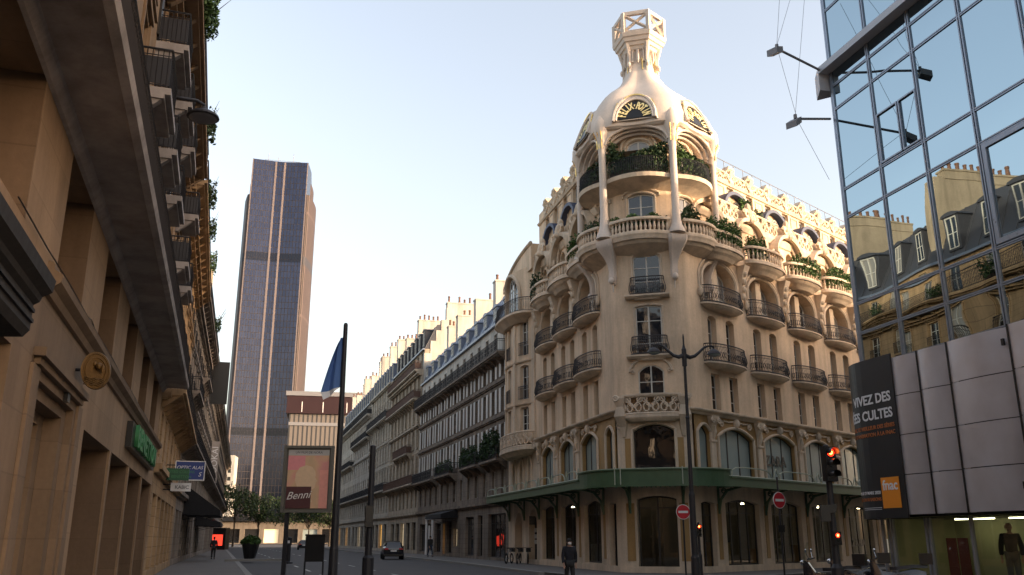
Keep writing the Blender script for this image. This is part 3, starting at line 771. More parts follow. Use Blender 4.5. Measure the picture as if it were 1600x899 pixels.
def spiral(mb, pt, c, o, h, rad, r, flip=1, turns=1.5, n=14):
    mb.tube([pt(c + flip * rad * (1 - .75 * i / n) * math.cos(turns * 6.283 * i / n), o, h + rad * (1 - .75 * i / n) * math.sin(turns * 6.283 * i / n)) for i in range(n + 1)], r, 5)

bayL = [4.1 + 3.95 * k for k in range(3)]; bayR = [3.55 + 4.53 * k for k in range(6)]
# shop floor
go = []; gwin = []
def gop(p, w, ha, hb, rise, dep, kind, bars=(.8,), mull=1):
    go.append(dict(sa=p - w / 2, sb=p + w / 2, ha=ha, hb=hb, rise=rise, dep=dep, kind='p')); gwin.append((p, w, ha, hb, rise, dep, kind, bars, mull))
for c in (12.5, 8.45, 4.35): gop(PP.L(c), 2.7, .35, 3.6, .2, .35, 'shop', (.78,), 1)
gop(PP.L(16.0), 1.9, .1, 3.5, .9, .5, 'shop', (.6,), 0); gop(PP.L(19.6), 2.0, .1, 3.4, .9, .5, 'niche')
gop(PP.L(1.3), 1.1, .1, 3.4, .1, .4, 'door', (.75,), 0)
gop(PP.Cc(0), 1.96, .05, 3.66, .16, .6, 'shop', (.84,), 1)
gop(PP.R(1.3), 1.2, .1, 3.4, .1, .35, 'door', (.8,), 1)
for k in range(6): gop(PP.R(4.45 + 4.45 * k), 3.2, .3, 3.55, .2, .35, 'shop', (.8,), 3)
w_ = MB(); wall(w_, PP.pt, PP.start, PP.end, 0, 4.3, go, PP.extra); w_.build('shop_wall', M['potT'], pot)
def prot(p):
    q, n = PP.at(p); return math.atan2(-n.x, n.y)       # local +y to the street
for (p, w, ha, hb, rise, dep, kind, bars, mull) in gwin:
    if kind == 'niche':
        o = MB().poly([PP.pt(p + x, -dep + .02, ha + z) for x, z in outline(w, hb - ha, rise, 'p')]).build('niche', M['potT'], pot); continue
    o = add_window(pot, PP.pt(p, -dep + .05, ha), prot(p), w, hb - ha, rise=rise, kind='p', bars=bars, mull=mull, fw=.08, fmat=M['wdark'], gmat=M['clear'])
    o.name = 'shop_door' if kind == 'door' else 'shop_window'
def panel(p, w, h0, h1):
    mb = MB(); band(mb, p - w / 2, p + w / 2, .003, .03, h0, h1); mb.build('mosaic_panel', M['ochre'], pot)
for q in (PP.Cc(-1.32), PP.Cc(1.32)): panel(q, .42, .55, 3.3); panel(q, .32, 4.9, 6.5)
for c in (2.45, 6.4, 10.5): panel(PP.L(c), .28, .6, 3.3)
for k in range(6): panel(PP.R(2.25 + 4.45 * k), .32, .6, 3.3)
mb = MB(); band(mb, PP.start, PP.end, .003, .06, 0, .3); mb.build('plinth', M['potT'], pot)

# first floor: glazed arches under ochre mosaic
fo = []; fwin = []
for c in (12.25, 8.4, 4.45): fo.append(dict(sa=PP.L(c) - 1.27, sb=PP.L(c) + 1.27, ha=4.45, hb=7.22, rise=.5, dep=.3, kind='p')); fwin.append((PP.L(c), 2.54, 'frost', 2))
for p, w in ((PP.L(1.3), 1.05), (PP.R(1.3), 1.05)): fo.append(dict(sa=p - w / 2, sb=p + w / 2, ha=4.45, hb=7.2, rise=.4, dep=.3, kind='p')); fwin.append((p, w, 'frost', 0))
for k in range(6): p = PP.R(4.25 + 4.45 * k); fo.append(dict(sa=p - 1.65, sb=p + 1.65, ha=4.45, hb=7.18, rise=.5, dep=.3, kind='p')); fwin.append((p, 3.3, 'frost', 2))
cw = [dict(sa=PP.Cc(-1.03), sb=PP.Cc(1.03), ha=4.45, hb=7.2, rise=.35, dep=.4, kind='p')]
lz = [dict(sa=PP.L(c) - .42, sb=PP.L(c) + .42, ha=4.8, hb=7.0, rise=.6, dep=.35, kind='p') for c in (20.6, 18.6, 16.6)]
w_ = MB(); wall(w_, PP.pt, PP.L(14.4), PP.pA0 + .3, 4.3, 7.9, [q for q in fo if q['sb'] < 0], PP.extra); w_.build('mosaic_wall', M['ochre'], pot); w_ = MB(); wall(w_, PP.pt, PP.pB1 - .3, PP.end, 4.3, 7.9, [q for q in fo if q['sa'] > 0], PP.extra)
w_.build('mosaic_wall', M['ochre'], pot)
w_ = MB(); wall(w_, PP.pt, PP.pA0 + .3, PP.pB1 - .3, 4.3, 7.9, cw, PP.extra); w_.build('wall', M['potT'], pot); w_ = MB(); wall(w_, PP.pt, PP.start, PP.L(14.4), 4.3, 7.9, lz, PP.extra); w_.build('wall', M['potT'], pot)
for p, w, g, mu in fwin:
    H = 2.75
    o = add_window(pot, PP.pt(p, -.24, 4.45), prot(p), w, H, rise=.5 if w > 1.5 else .4, kind='p', bars=(), mull=mu, fw=.06, fmat=M['wdark'], gmat=M['frost'])
o = add_window(pot, PP.pt(PP.Cc(0), -.33, 4.45), prot(PP.Cc(0)), 2.06, 2.75, rise=.35, kind='p', bars=(), mull=0, fw=.05, fmat=M['wdark'], gmat=M['shop'])
for q in lz: add_window(pot, PP.pt((q['sa'] + q['sb']) / 2, -.3, 4.8), prot(q['sa']), .84, 2.2, rise=.6, kind='p', bars=(.5,), mull=0, fmat=M['wfrm2'], gmat=M['pane'])
for q in fo + cw + lz:
    c = (q['sa'] + q['sb']) / 2; hw = (q['sb'] - q['sa']) / 2; mb = MB()
    arch_tube(mb, PP.pt, c, hw + .07, q['hb'] + .07, q['rise'], .03, .085, foot=q['hb'] - q['rise'] - 4.5, kind='p')
    if hw > 1.1:
        mb.ball(PP.pt(c, .1, 7.5), .2, .12, .26)
        for d in (-1, 1): spiral(mb, PP.pt, c + d * hw * .82, .05, 7.4, .2, .05, d); mb.tube([PP.pt(c + d * .18, .06, 7.6), PP.pt(c + d * hw * .4, .06, 7.52), PP.pt(c + d * hw * .7, .06, 7.56)], .045, 5)
    mb.build('arch_moulding', M['potT'], pot)
for p, w in [(PP.L(c), .3) for c in (6.4, 10.4, 14.2)] + [(PP.R(2.03 + 4.45 * k), .22) for k in range(7)]:
    mb = MB(); band(mb, p - w, p + w, .003, .1, 4.3, 6.4); band(mb, p - w - .05, p + w + .05, .003, .16, 6.4, 6.5)
    mb.loft([[PP.pt(p + x * w * k, o, h) for x, o in ((-1, .003), (1, .003), (1, d), (-1, d))] for h, k, d in ((6.5, .8, .08), (6.9, .7, .1), (7.25, 1.0, .18), (7.6, 1.5, .3), (7.72, 1.5, .32))])
    for d in (-1, 1): spiral(mb, PP.pt, p + d * w * 1.2, .3, 7.45, .16, .05, d)
    mb.tube([PP.pt(p, .12, 6.55), PP.pt(p + .05, .16, 6.9), PP.pt(p, .22, 7.2)], [.05, .12, .05], 6)
    mb.build('pilaster', M['potT'], pot)
for a, b in ((PP.L(14.6), PP.pA0 + .55), (PP.pB1 - .55, PP.end)):
    mb = MB(); moulding(mb, a, b, 0, [(.003, 7.72), (.1, 7.72), (.16, 7.82), (.3, 7.88), (.34, 7.94), (.34, 8.0), (.003, 8.06)]); mb.build('cornice', M['potT'], pot)
# main wall, storeys two to four
uo = []; uw = []
def up(p, w, ha, hb, rise, dep, bars=(.3, .65), mull=1, kind='p', fm='wfrm'):
    uo.append(dict(sa=p - w / 2, sb=p + w / 2, ha=ha, hb=hb, rise=rise, dep=dep, kind=kind)); uw.append((p, w, ha, hb, rise, dep, bars, mull, kind, fm))
niches = []
for side, bays in (('L', bayL), ('R', bayR)):
    for c in bays:
        p = PP.L(c) if side == 'L' else PP.R(c); dx = .87
        for d in (-1, 1):
            up(p + d * dx, .78, 8.12, 10.02, 0, .38)
            up(p + d * dx, .8, 10.65, 13.2, .16, .42)
        nw = 1.62 if side == 'R' else 1.5
        niches.append((p, nw)); uo.append(dict(sa=p - nw, sb=p + nw, ha=13.84, hb=16.3, rise=1.15, dep=.62, kind='e'))
up(PP.Cc(0), 1.32, 8.72, 10.26, .34, .16, (.42,)); up(PP.Cc(0), 1.36, 10.82, 13.42, .1, .16, (.22, .68)); up(PP.Cc(0), 1.44, 14.02, 16.4, .32, .16, (.3, .62))
w_ = MB(); wall(w_, PP.pt, PP.L(14.6), PP.end, 7.9, 17.0, uo, PP.extra); w_.build('wall', M['pot'], pot)
for p, w, ha, hb, rise, dep, bars, mull, kind, fm in uw: add_window(pot, PP.pt(p, -dep + .06, ha), prot(p), w, hb - ha, rise=rise, kind=kind, bars=bars, mull=mull, fw=.065, fmat=M[fm], gmat=M['pane'])
for p, nw in niches:
    mb = MB(); pr = MB()
    mb.poly([PP.pt(p + x, -.6, 13.84 + z) for x, z in outline(2 * nw + .1, 2.5, 1.15)])
    for d in (-1, 1): add_window(pot, PP.pt(p + d * .78, -.54, 13.84), prot(p), 1.0, 2.05 if True else 0, rise=.3, kind='p', bars=(.3, .65), mull=1, fw=.065, fmat=M['wfrm'], gmat=M['pane'])
    band(pr, p - .26, p + .26, -.58, -.22, 13.84, 16.2)
    arch_tube(pr, PP.pt, p, nw + .08, 16.38, 1.2, .05, .11, foot=1.2)
    arch_tube(pr, PP.pt, p, nw + .3, 16.62, 1.3, .03, .06, foot=.7)
    for d in (-1, 1): pr.ball(PP.pt(p + d * (nw + .3), .1, 14.4), .14, .14, .3)
    mb.build('niche_wall', M['pot'], pot); pr.build('niche_moulding', M['potT'], pot)
bl = sorted([PP.L(c) for c in bayL]); br_ = [PP.R(c) for c in bayR]
mids = [(a + b) / 2 for a, b in zip(bl[:-1], bl[1:])] + [bl[0] - 1.98] + [(a + b) / 2 for a, b in zip(br_[:-1], br_[1:])]
for p in mids:      # carved drops between the arches
    pr = MB(); pr.loft([[PP.pt(p + x * w, o, h) for x, o in ((-1, .004), (1, .004), (.8, dd), (-.8, dd))] for h, w, dd in ((14.6, .08, .06), (15.1, .2, .16), (15.6, .16, .2), (16.1, .3, .35), (16.6, .34, .55))])
    for k in range(4): pr.ball(PP.pt(p, .16 + .06 * k, 14.8 + .45 * k), .16, .14, .2, 7, 5)
    pr.build('carved_drop', M['potT'], pot)
cc = PP.Cc(0); pr = MB()
arch_tube(pr, PP.pt, cc, 1.06, 10.66, .75, .05, .085, kind='e'); 
for d in (-1, 1): spiral(pr, PP.pt, cc + d * .96, .05, 9.9, .12, .05, d, 1.0)
for hb, rise, w, ha in ((13.42, .1, 1.36, 10.82), (16.4, .32, 1.44, 14.02)): arch_tube(pr, PP.pt, cc, w / 2 + .06, hb + .06, rise, .01, .06, foot=hb - rise - ha, kind='p')
pr.build('window_moulding', M['potT'], pot)

# balconies
def oval(p, a, b, n=16, pt=None, pw=.75):
    pt = pt or PP.pt
    return [pt(p - a * math.cos(math.pi * i / n), .01 + b * max(0.0, math.sin(math.pi * i / n)) ** pw, 0) for i in range(n + 1)]
def slab(mb, plan, layers, base):
    """layers (scale out from wall, h); base: centre on the wall"""
    c = Vector(base)
    mb.loft([[Vector((c.x + (q.x - c.x) * k, c.y + (q.y - c.y) * k, h)) for q in plan] for k, h in layers])
def iron_balcony(p, a, b, h, rh=.95, pt=None, belly=.14, pw=.75):
    pt = pt or PP.pt; pl = oval(p, a, b, pt=pt, pw=pw); base = pt(p, 0, 0)
    m = MB(); slab(m, pl, [(.72, h - .3), (.86, h - .22), (.93, h - .16), (.95, h - .12), (1.02, h - .1), (1.02, h)], base)
    bo = m.build('iron_balcony', M['potT'], pot)
    r = MB(); rail_path(r, oval(p, a - .05, b - .08, 20, pt, pw), h, rh, .105, .014, belly, 1); r.tube([Vector((q.x, q.y, h + .02)) for q in oval(p, a + .02, b + .02, 20, pt, pw)], .03, 4)
    rl = oval(p, a - .05, b - .02, 26, pt, pw)
    for i in range(len(rl) - 1):
        q = (rl[i] + rl[i + 1]) / 2; t = (rl[i + 1] - rl[i]).normalized()
        r.tube([q + t * (.07 * math.cos(k * 1.05)) + Vector((0, 0, h + .36 + .17 * math.sin(k * 1.05))) for k in range(7)], .016, 3, False)
    r.build('railing', M['ironD'], bo)
BAL = [(.075, 0), (.075, .06), (.05, .1), (.085, .26), (.07, .38), (.04, .56), (.07, .62), (.07, .68)]
def balustrade(parent, pts, h, dens=.27, rail=True, name='balustrade', hh=.68, mat=None):
    m = MB(); tot = sum((b - a).length for a, b in zip(pts[:-1], pts[1:])); n = max(3, int(tot / dens)); d = tot / n; acc = d / 2; cur = 0
    for a, b in zip(pts[:-1], pts[1:]):
        L = (b - a).length
        while acc <= cur + L and L > 0:
            q = a + (b - a) * ((acc - cur) / L); m.lathe((q.x, q.y, h + .1), [(r, z * hh / .68) for r, z in BAL], 7, False); acc += d
        cur += L
    for z, w, t in ((h + .06, .12, .05), (h + .1 + hh + .07, .15, .075)):
        rings = []
        for i, q in enumerate(pts):
            t_ = (pts[min(i + 1, len(pts) - 1)] - pts[max(0, i - 1)]).normalized(); nn = Vector((t_.y, -t_.x, 0))
            rings.append([q + nn * x + Vector((0, 0, z + y)) for x, y in ((-w, -t), (w, -t), (w * 1.1, 0), (w, t), (-w, t))])
        m.loft(rings)
    return m.build(name, mat or M['potT'], parent)
def stone_balcony(p, a, b, h, pt=None, dep=.5):
    pt = pt or PP.pt; pl = oval(p, a, b, 20, pt, .6); base = pt(p, 0, 0)
    m = MB(); slab(m, pl, [(.55, h - dep - .1), (.7, h - dep + .08), (.84, h - .3), (.93, h - .18), (.95, h - .14), (1.03, h - .12), (1.03, h)], base)
    bo = m.build('stone_balcony', M['potT'], pot)
    balustrade(bo, oval(p, a - .08, b - .14, 24, pt, .6), h)
for c in bayL:
    iron_balcony(PP.L(c), 1.82, .72, 13.78); iron_balcony(PP.L(c), 1.82, .72, 10.6)
for c in bayR:
    iron_balcony(PP.R(c), 1.82, .72, 13.8); iron_balcony(PP.R(c), 1.82, .72, 10.58)
iron_balcony(cc, .92, .34, 14.0, .95, None, .12, .45); iron_balcony(cc, .95, .34, 10.78, .95, None, .12, .45)
for h in (13.88, 10.66):
    m = MB(); moulding(m, cc - 1.15, cc + 1.15, 0, [(.003, h - .1), (.3, h - .1), (.42, h), (.42, h + .08), (.003, h + .08)], ex=[]); m.build('sill', M['potT'], pot)
# pierced stone balcony above the big corner window
def pierced(mb, pts, h0, hgt, cell=.42, r=.05):
    tot = sum((b - a).length for a, b in zip(pts[:-1], pts[1:])); n = max(2, int(tot / cell))
    def at(d):
        cur = 0
        for a, b in zip(pts[:-1], pts[1:]):
            L = (b - a).length
            if d <= cur + L: return a + (b - a) * ((d - cur) / max(L, 1e-6))
            cur += L
        return pts[-1]
    w = tot / n
    for k in range(n):
        c = w * (k + .5); f = 1 if k % 2 else -1
        mb.tube([at(max(0, min(tot, c + f * w * .46 * math.cos(q) * (1 - q * .055)))) + Vector((0, 0, h0 + hgt * .34 + hgt * .3 * (1 - q * .055) * math.sin(q))) for q in [i * .62 for i in range(14)]], r, 5)
        mb.tube([at(max(0, min(tot, c + f * w * (.46 - .9 * t)))) + Vector((0, 0, h0 + hgt * (.36 + .6 * t))) for t in (0, .3, .6, .85, 1)], r, 5)
        mb.tube([at(max(0, min(tot, c - f * w * .2 + .3 * w * math.cos(q)))) + Vector((0, 0, h0 + hgt * .8 + hgt * .14 * math.sin(q))) for q in [i * .7 for i in range(10)]], r * .8, 5)
    for z in (h0, h0 + hgt): mb.tube([q + Vector((0, 0, z)) for q in pts], .07, 6)
pl = oval(cc, 1.4, .62, 16, None, .5); m = MB(); slab(m, pl, [(.8, 7.3), (.96, 7.42), (1.03, 7.5), (1.03, 7.64)], PP.pt(cc, 0, 0))
bo = m.build('stone_balcony', M['potT'], pot)
m = MB(); pierced(m, oval(cc, 1.36, .58, 16, None, .5), 7.68, .88, .42, .05)
slab(m, oval(cc, 1.42, .66, 16, None, .5), [(1.0, 8.54), (1.04, 8.6), (1.04, 8.68), (.9, 8.68)], PP.pt(cc, 0, 0))
m.build('pierced_parapet', M['potT'], bo)
for d in (-1, 1):
    m = MB(); m.loft([[PP.pt(cc + d * (1.5 + x * w), o, h) for x, o in ((-1, .004), (1, .004), (.8, dd), (-.8, dd))] for h, w, dd in ((6.6, .1, .08), (7.1, .2, .2), (7.6, .28, .5), (8.1, .2, .4), (8.5, .3, .55), (8.62, .3, .55))])
    spiral(m, PP.pt, cc + d * 1.62, .5, 8.5, .16, .06, d)
    spiral(m, PP.pt, cc + d * 1.6, .1, 7.15, .25, .07, d)
    m.build('console', M['potT'], pot)

# top storeys: stone balconies, small arched windows, hoods, pierced parapet, set-back attic
for side, bays, o5, om, s_a, s_b in (('L', bayL, -.02, -.3, 2.0, 14.9), ('R', bayR, -.85, -2.3, 2.2, 30.0)):
    PF = (lambda f: (lambda a: f(a)))(PP.L if side == 'L' else PP.R)
    pa, pb = sorted((PF(s_a), PF(s_b)))
    ops = []
    for c in bays:
        for d in (-1, 1): ops.append(dict(sa=PF(c) + d * .72 - .43, sb=PF(c) + d * .72 + .43, ha=17.05, hb=19.3, rise=.3, dep=.5, kind='p'))
    w_ = MB(); wall(w_, PP.pt, pa, pb, 17.0, 20.9, ops, (), o=o5)
    w_.quad(PP.pt(pa, 0, 17.0), PP.pt(pb, 0, 17.0), PP.pt(pb, o5 - .6, 17.0), PP.pt(pa, o5 - .6, 17.0))
    w_.quad(PP.pt(pa, o5, 20.9), PP.pt(pb, o5, 20.9), PP.pt(pb, om - .5, 20.9), PP.pt(pa, om - .5, 20.9))
    w_.build('upper_wall', M['pot'], pot)
    for q in ops: add_window(pot, PP.pt((q['sa'] + q['sb']) / 2, o5 - .44, 17.05), prot(q['sa']), .86, 2.25, rise=.3, kind='p', bars=(.35, .68), fmat=M['wfrm'], gmat=M['pane'])
    for c in bays: stone_balcony(PF(c), 1.95, 1.0, 16.98)
    m = MB()
    moulding(m, pa, pb, o5, [(.003, 19.45), (.1, 19.5), (.22, 19.75), (.26, 19.9), (.003, 19.92)], ex=[])
    moulding(m, pa, pb, 0, [(.003, 16.6), (.1, 16.62), (.2, 16.85), (.24, 16.98), (.003, 17.0)], ex=[])
    for c in bays:          # curved hood with a carved crest
        p = PF(c); n = 16; rings = []
        for i in range(n + 1):
            t = -math.cos(math.pi * i / n); hc = 18.7 + 1.45 * math.sqrt(max(0, 1 - t * t)); a = p + 1.62 * t
            rings.append([PP.pt(a, o5 + .003, hc - .02), PP.pt(a, o5 + .55, hc - .12), PP.pt(a * 1 + t * .1, o5 + .62, hc + .1), PP.pt(a + t * .14, o5 + .003, hc + .22)])
        m.loft(rings)
        arch_tube(m, PP.pt, p, 1.4, 19.95, 1.25, o5 + .12, .1)
        for d in (-1, 1):
            spiral(m, PP.pt, p + d * 1.66, o5 + .35, 18.75, .24, .1, d, 1.2); spiral(m, PP.pt, p + d * .36, o5 + .45, 20.5, .3, .11, d, 1.3)
        m.ball(PP.pt(p, o5 + .4, 20.55), .3, .25, .42, 8, 6); m.ball(PP.pt(p, o5 + .36, 21.0), .2, .2, .3, 7, 5); m.ball(PP.pt(p, o5 + .5, 20.15), .36, .25, .22, 8, 5)
    m.build('window_hoods', M['potT'], pot)
    sp = sorted(PF(c) for c in bays); ends = [pa] + sp + [pb]
    for a, b in zip(ends[:-1], ends[1:]):
        x0 = a + (0.75 if a in sp else 0.05); x1 = b - (0.75 if b in sp else .05)
        if x1 - x0 > .6: m = MB(); pierced(m, [PP.pt(x0, o5 + .12, 0), PP.pt((x0 + x1) / 2, o5 + .12, 0), PP.pt(x1, o5 + .12, 0)], 20.0, .9, .44, .06); m.build('pierced_parapet', M['potT'], pot)
    # attic
    cs = []
    for c in bays: cs += [PF(c) - 1.13, PF(c) + 1.13]
    if side == 'R': cs = [PF(bays[0] - 1.13 + 2.265 * k) for k in range(12)]
    else: cs = [PF(3.0 + 1.98 * k) for k in range(6)]
    ops = [dict(sa=q - .4, sb=q + .4, ha=21.75, hb=23.15, rise=0, dep=.3) for q in cs]
    w_ = MB(); wall(w_, PP.pt, pa, pb, 20.9, 24.1, ops, (), o=om)
    w_.quad(PP.pt(pa, om, 24.1), PP.pt(pb, om, 24.1), PP.pt(pb, om - 5, 24.3), PP.pt(pa, om - 5, 24.3))
    for e in (pa, pb): w_.quad(PP.pt(e, om, 17), PP.pt(e, om - 5, 17), PP.pt(e, om - 5, 24.3), PP.pt(e, om, 24.1))
    w_.build('attic_wall', M['pot'], pot)
    for q in cs: add_window(pot, PP.pt(q, om - .24, 21.75), prot(q), .8, 1.4, bars=(.5,), fmat=M['wfrm'], gmat=M['pane'])
    m = MB()
    for e in [(a + b) / 2 for a, b in zip(sorted(cs)[:-1], sorted(cs)[1:])]:
        for x0, x1, z0, z1 in ((-.42, .42, 21.3, 21.36), (-.42, .42, 23.0, 23.06), (-.45, -.39, 21.3, 23.06), (.39, .45, 21.3, 23.06)): band(m, e + x0, e + x1, om + .003, om + .05, z0, z1, ex=[])
    moulding(m, pa, pb, om, [(.003, 23.2), (.1, 23.22), (.16, 23.34), (.003, 23.4)], ex=[])
    for q in sorted(cs):
        for d in (-1, 1): spiral(m, PP.pt, q + d * .2, om + .1, 23.75, .26, .085, d, 1.3)
        m.loft([[PP.pt(q + x * w, om + o, h) for x, o in ((-1, -.3), (1, -.3), (1, d), (-1, d))] for h, w, d in ((24.25, .4, .1), (24.36, .36, .2), (24.5, .26, .22), (24.62, .12, .1))]); m.loft([[PP.pt(q + x * w, om + o, h) for x, o in ((-1, .003), (1, .003), (1, d), (-1, d))] for h, w, d in ((23.2, .1, .1), (23.45, .2, .2), (23.8, .14, .14), (24.2, .24, .3))])
        band(m, q - .42, q + .42, om - .3, om + .08, 23.4, 24.25, ex=[])
    mm = sorted(cs)
    for a, b in zip(mm[:-1], mm[1:]): pierced(m, [PP.pt(a + .42, om + .06, 0), PP.pt((a + b) / 2, om + .06, 0), PP.pt(b - .42, om + .06, 0)], 23.45, .6, .4, .05)
    m.build('attic_frieze', M['potT'], pot)
    if side == 'R':
        m = MB(); m.tube([PP.pt(pa, om - .1, 24.95), PP.pt(pb, om - .1, 24.95)], .03, 4)
        for k in range(26): a = pa + (pb - pa) * k / 25; m.tube([PP.pt(a, om - .1, 24.1), PP.pt(a, om - .1, 24.95)], .022, 4)
        m.build('roof_railing', M['grey'], pot)
    for c in bays:          # zinc barrel dormers
        p = PF(c) + (0 if side == 'R' else .4); n = 14; f0 = o5 - .25 if side == 'R' else o5 + .1; b0 = om - .4
        m = MB(); outer = [(1.5 * math.cos(math.pi * i / n), 20.85 + 1.35 * math.sin(math.pi * i / n)) for i in range(n + 1)]; inner = [(1.28 * math.cos(math.pi * i / n), 20.85 + 1.14 * math.sin(math.pi * i / n)) for i in range(n + 1)]
        m.loft([[PP.pt(p + x, f0, z) for x, z in outer + inner[::-1]], [PP.pt(p + x, b0, z) for x, z in outer + inner[::-1]]])
        d = m.build('barrel_dormer', M['zincb'], pot)
        MB().poly([PP.pt(p + x, f0 - .45, z) for x, z in inner]).build('front', M['pot'], d)
        for x in (-.5, .5): add_window(d, PP.pt(p + x, f0 - .42, 20.9), prot(p), .7, .85, rise=.25, kind='p', bars=(), fmat=M['wfrm'], gmat=M['pane'])

# bowed end bay on the avenue
BC = 18.55; BH = 3.45
def bow(a, o, h):
    s = -a; t = (s - BC) / BH
    return FL.pt(s, o + .95 * max(0, 1 - t * t), h)
bex = [-(BC + BH * (1 - k / 9)) for k in range(19)]
bo_ = []
for x in (-2.35, 0, 2.35):
    for ha, hb, r_ in ((8.75, 10.35, 0), (10.9, 13.3, .1), (14.0, 16.6, .1)): bo_.append(dict(sa=-(BC + x) - .46, sb=-(BC + x) + .46, ha=ha, hb=hb, rise=r_, dep=.3, kind='p'))
bo_.append(dict(sa=-BC - 1.8, sb=-BC + 1.8, ha=17.15, hb=20.2, rise=1.7, dep=.3, kind='e'))
w_ = MB(); wall(w_, bow, -(BC + BH), -(BC - BH), 7.9, 20.4, bo_, bex)
wall(w_, PP.pt, PP.start, -(BC + BH), 7.9, 20.4, (), ()); wall(w_, PP.pt, -(BC - BH), PP.L(14.6), 7.9, 20.9, (), ())
w_.poly([bow(e, 0, 7.9) for e in bex])
tp = [(-22.35, 20.0)] + [(-(15.1 + 7.2 * math.cos(math.pi * .5 * k / 12)), 20.0 + 1.85 * math.sin(math.pi * .5 * k / 12)) for k in range(13)] + [(-14.75, 21.85), (-14.75, 20.0)]
w_.loft([[PP.pt(a, .35, z) for a, z in tp], [PP.pt(a, -.8, z) for a, z in tp]])
w_.build('bow_wall', M['pot'], pot)
def bow_rot(a):
    q = bow(a + .01, 0, 0) - bow(a - .01, 0, 0); return math.atan2(q.y, q.x) + math.pi
for q in bo_[:-1]:
    a = (q['sa'] + q['sb']) / 2; add_window(pot, bow(a, -.24, q['ha']), bow_rot(a), .92, q['hb'] - q['ha'], rise=q['rise'], kind='p', bars=(.3, .65), fmat=M['wfrm'], gmat=M['pane'])
    if q['ha'] > 10:
        r = MB(); rail_path(r, [bow(a + x, .12, 0) for x in (-.5, 0, .5)], q['ha'], .9, .1, .013); r.build('railing', M['ironD'], pot)
for x, w in ((-1.2, 1.1), (0, 1.2), (1.2, 1.1)): add_window(pot, bow(-BC + x, -.24, 17.15), bow_rot(-BC + x), w, 3.0 if x == 0 else 2.4, rise=.3 if x == 0 else .6, kind='p', bars=(.4, .7), fmat=M['wfrm'], gmat=M['pane'])
m = MB()
for h in (10.6, 13.6): moulding(m, bex[0], bex[-1], 0, [(.003, h - .12), (.12, h - .08), (.16, h), (.003, h + .04)], bow, bex)
for e in (-(BC + 1.2), -(BC - 1.2), -(BC + BH - .1), -(BC - BH + .1)): band(m, e - .14, e + .14, .003, .12, 8, 16.8, bow, bex)
arch_tube(m, bow, -BC, 1.95, 20.35, 1.8, .05, .14, foot=1.2)
m.tube([PP.pt(a, .38, z + .05) for a, z in tp[1:-1]], .13, 6); spiral(m, PP.pt, -22.0, .4, 20.35, .32, .1, -1, 1.2)
m.build('bow_mouldings', M['potT'], pot)
m = MB(); slab(m, oval(-BC, 3.5, 1.25, 20, None, .6), [(.75, 7.1), (.9, 7.3), (1.02, 7.4), (1.02, 7.6)], PP.pt(-BC, 0, 0)); bo = m.build('stone_balcony', M['potT'], pot)
m = MB(); pierced(m, oval(-BC, 3.45, 1.2, 24, None, .6), 7.65, .95, .45, .05); m.build('pierced_parapet', M['potT'], bo)
m = MB(); slab(m, oval(-BC, 3.5, 1.7, 20, None, .6), [(.7, 16.4), (.9, 16.7), (1.02, 16.85), (1.02, 17.0)], PP.pt(-BC, 0, 0)); bo = m.build('iron_balcony', M['potT'], pot)
r = MB(); rail_path(r, oval(-BC, 3.42, 1.62, 24, None, .6), 17.0, 1.0, .11, .014, .1, 1); r.build('railing', M['ironD'], bo)
# body behind the fronts
m = MB()
bk = [FL.pt(22.38, -.7, 0), FL.pt(14, -.7, 0), FL.pt(2.2, -.8, 0), PO(0, .8, 0), FR.pt(2.2, -1.1, 0), FR.pt(30, -1.1, 0), FR.pt(30, -8, 0), FL.pt(22.38, -9, 0)]
m.loft([[Vector((q.x, q.y, z)) for q in bk] for z in (4.32, 16.9)]); m.build('core_walls', M['pot'], pot)
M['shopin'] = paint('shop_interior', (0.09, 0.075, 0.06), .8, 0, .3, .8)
bk0 = [FL.pt(22.3, -4.5, 0), FL.pt(6, -4.2, 0), PO(0, -1.2, 0), FR.pt(6, -4.2, 0), FR.pt(29.9, -4.5, 0), FR.pt(29.9, -8, 0), FL.pt(22.3, -9, 0)]
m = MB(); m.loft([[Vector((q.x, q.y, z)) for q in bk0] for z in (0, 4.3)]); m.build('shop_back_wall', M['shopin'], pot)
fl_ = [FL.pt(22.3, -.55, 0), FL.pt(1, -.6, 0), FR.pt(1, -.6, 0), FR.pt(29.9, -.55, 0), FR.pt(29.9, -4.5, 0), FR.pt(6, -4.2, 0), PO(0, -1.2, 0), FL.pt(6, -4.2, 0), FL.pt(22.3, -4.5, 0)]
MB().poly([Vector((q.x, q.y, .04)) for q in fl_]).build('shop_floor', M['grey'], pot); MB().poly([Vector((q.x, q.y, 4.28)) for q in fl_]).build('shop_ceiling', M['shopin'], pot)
M['shopbulb'] = glow('shop_bulb', (1.0, .82, .55), 2.6)
for F_, lst in ((FL, (4.0, 7.9, 9.2, 12.3)), (FR, (3.6, 5.4, 8.6, 12.9, 14.2, 17.5, 21))):
    for k_, a in enumerate(lst): MB().lathe(F_.pt(a, -1.6 - .5 * (k_ % 3), 3.5), [(.03, .3), (.05, .1), (.11, .02), (.09, 0)], 8).build('shop_pendant', M['shopbulb'], pot)
for a, b, h in ((3.2, 4.9, 1.35), (7.6, 9.4, 1.0), (12.2, 14.0, 1.2)): MB().box(FR, a, b, -1.7, -1.2, .05, h).box(FR, a - .1, b + .1, -1.8, -1.1, h, h + .06).build('display_table', M['ochre'], pot)
for a, b, h in ((3.6, 5.0, 1.1), (7.6, 9.0, 1.3), (11.8, 13.0, 1.0)): MB().box(FL, a, b, -1.8, -1.2, .05, h).build('display_table', M['grey'], pot)
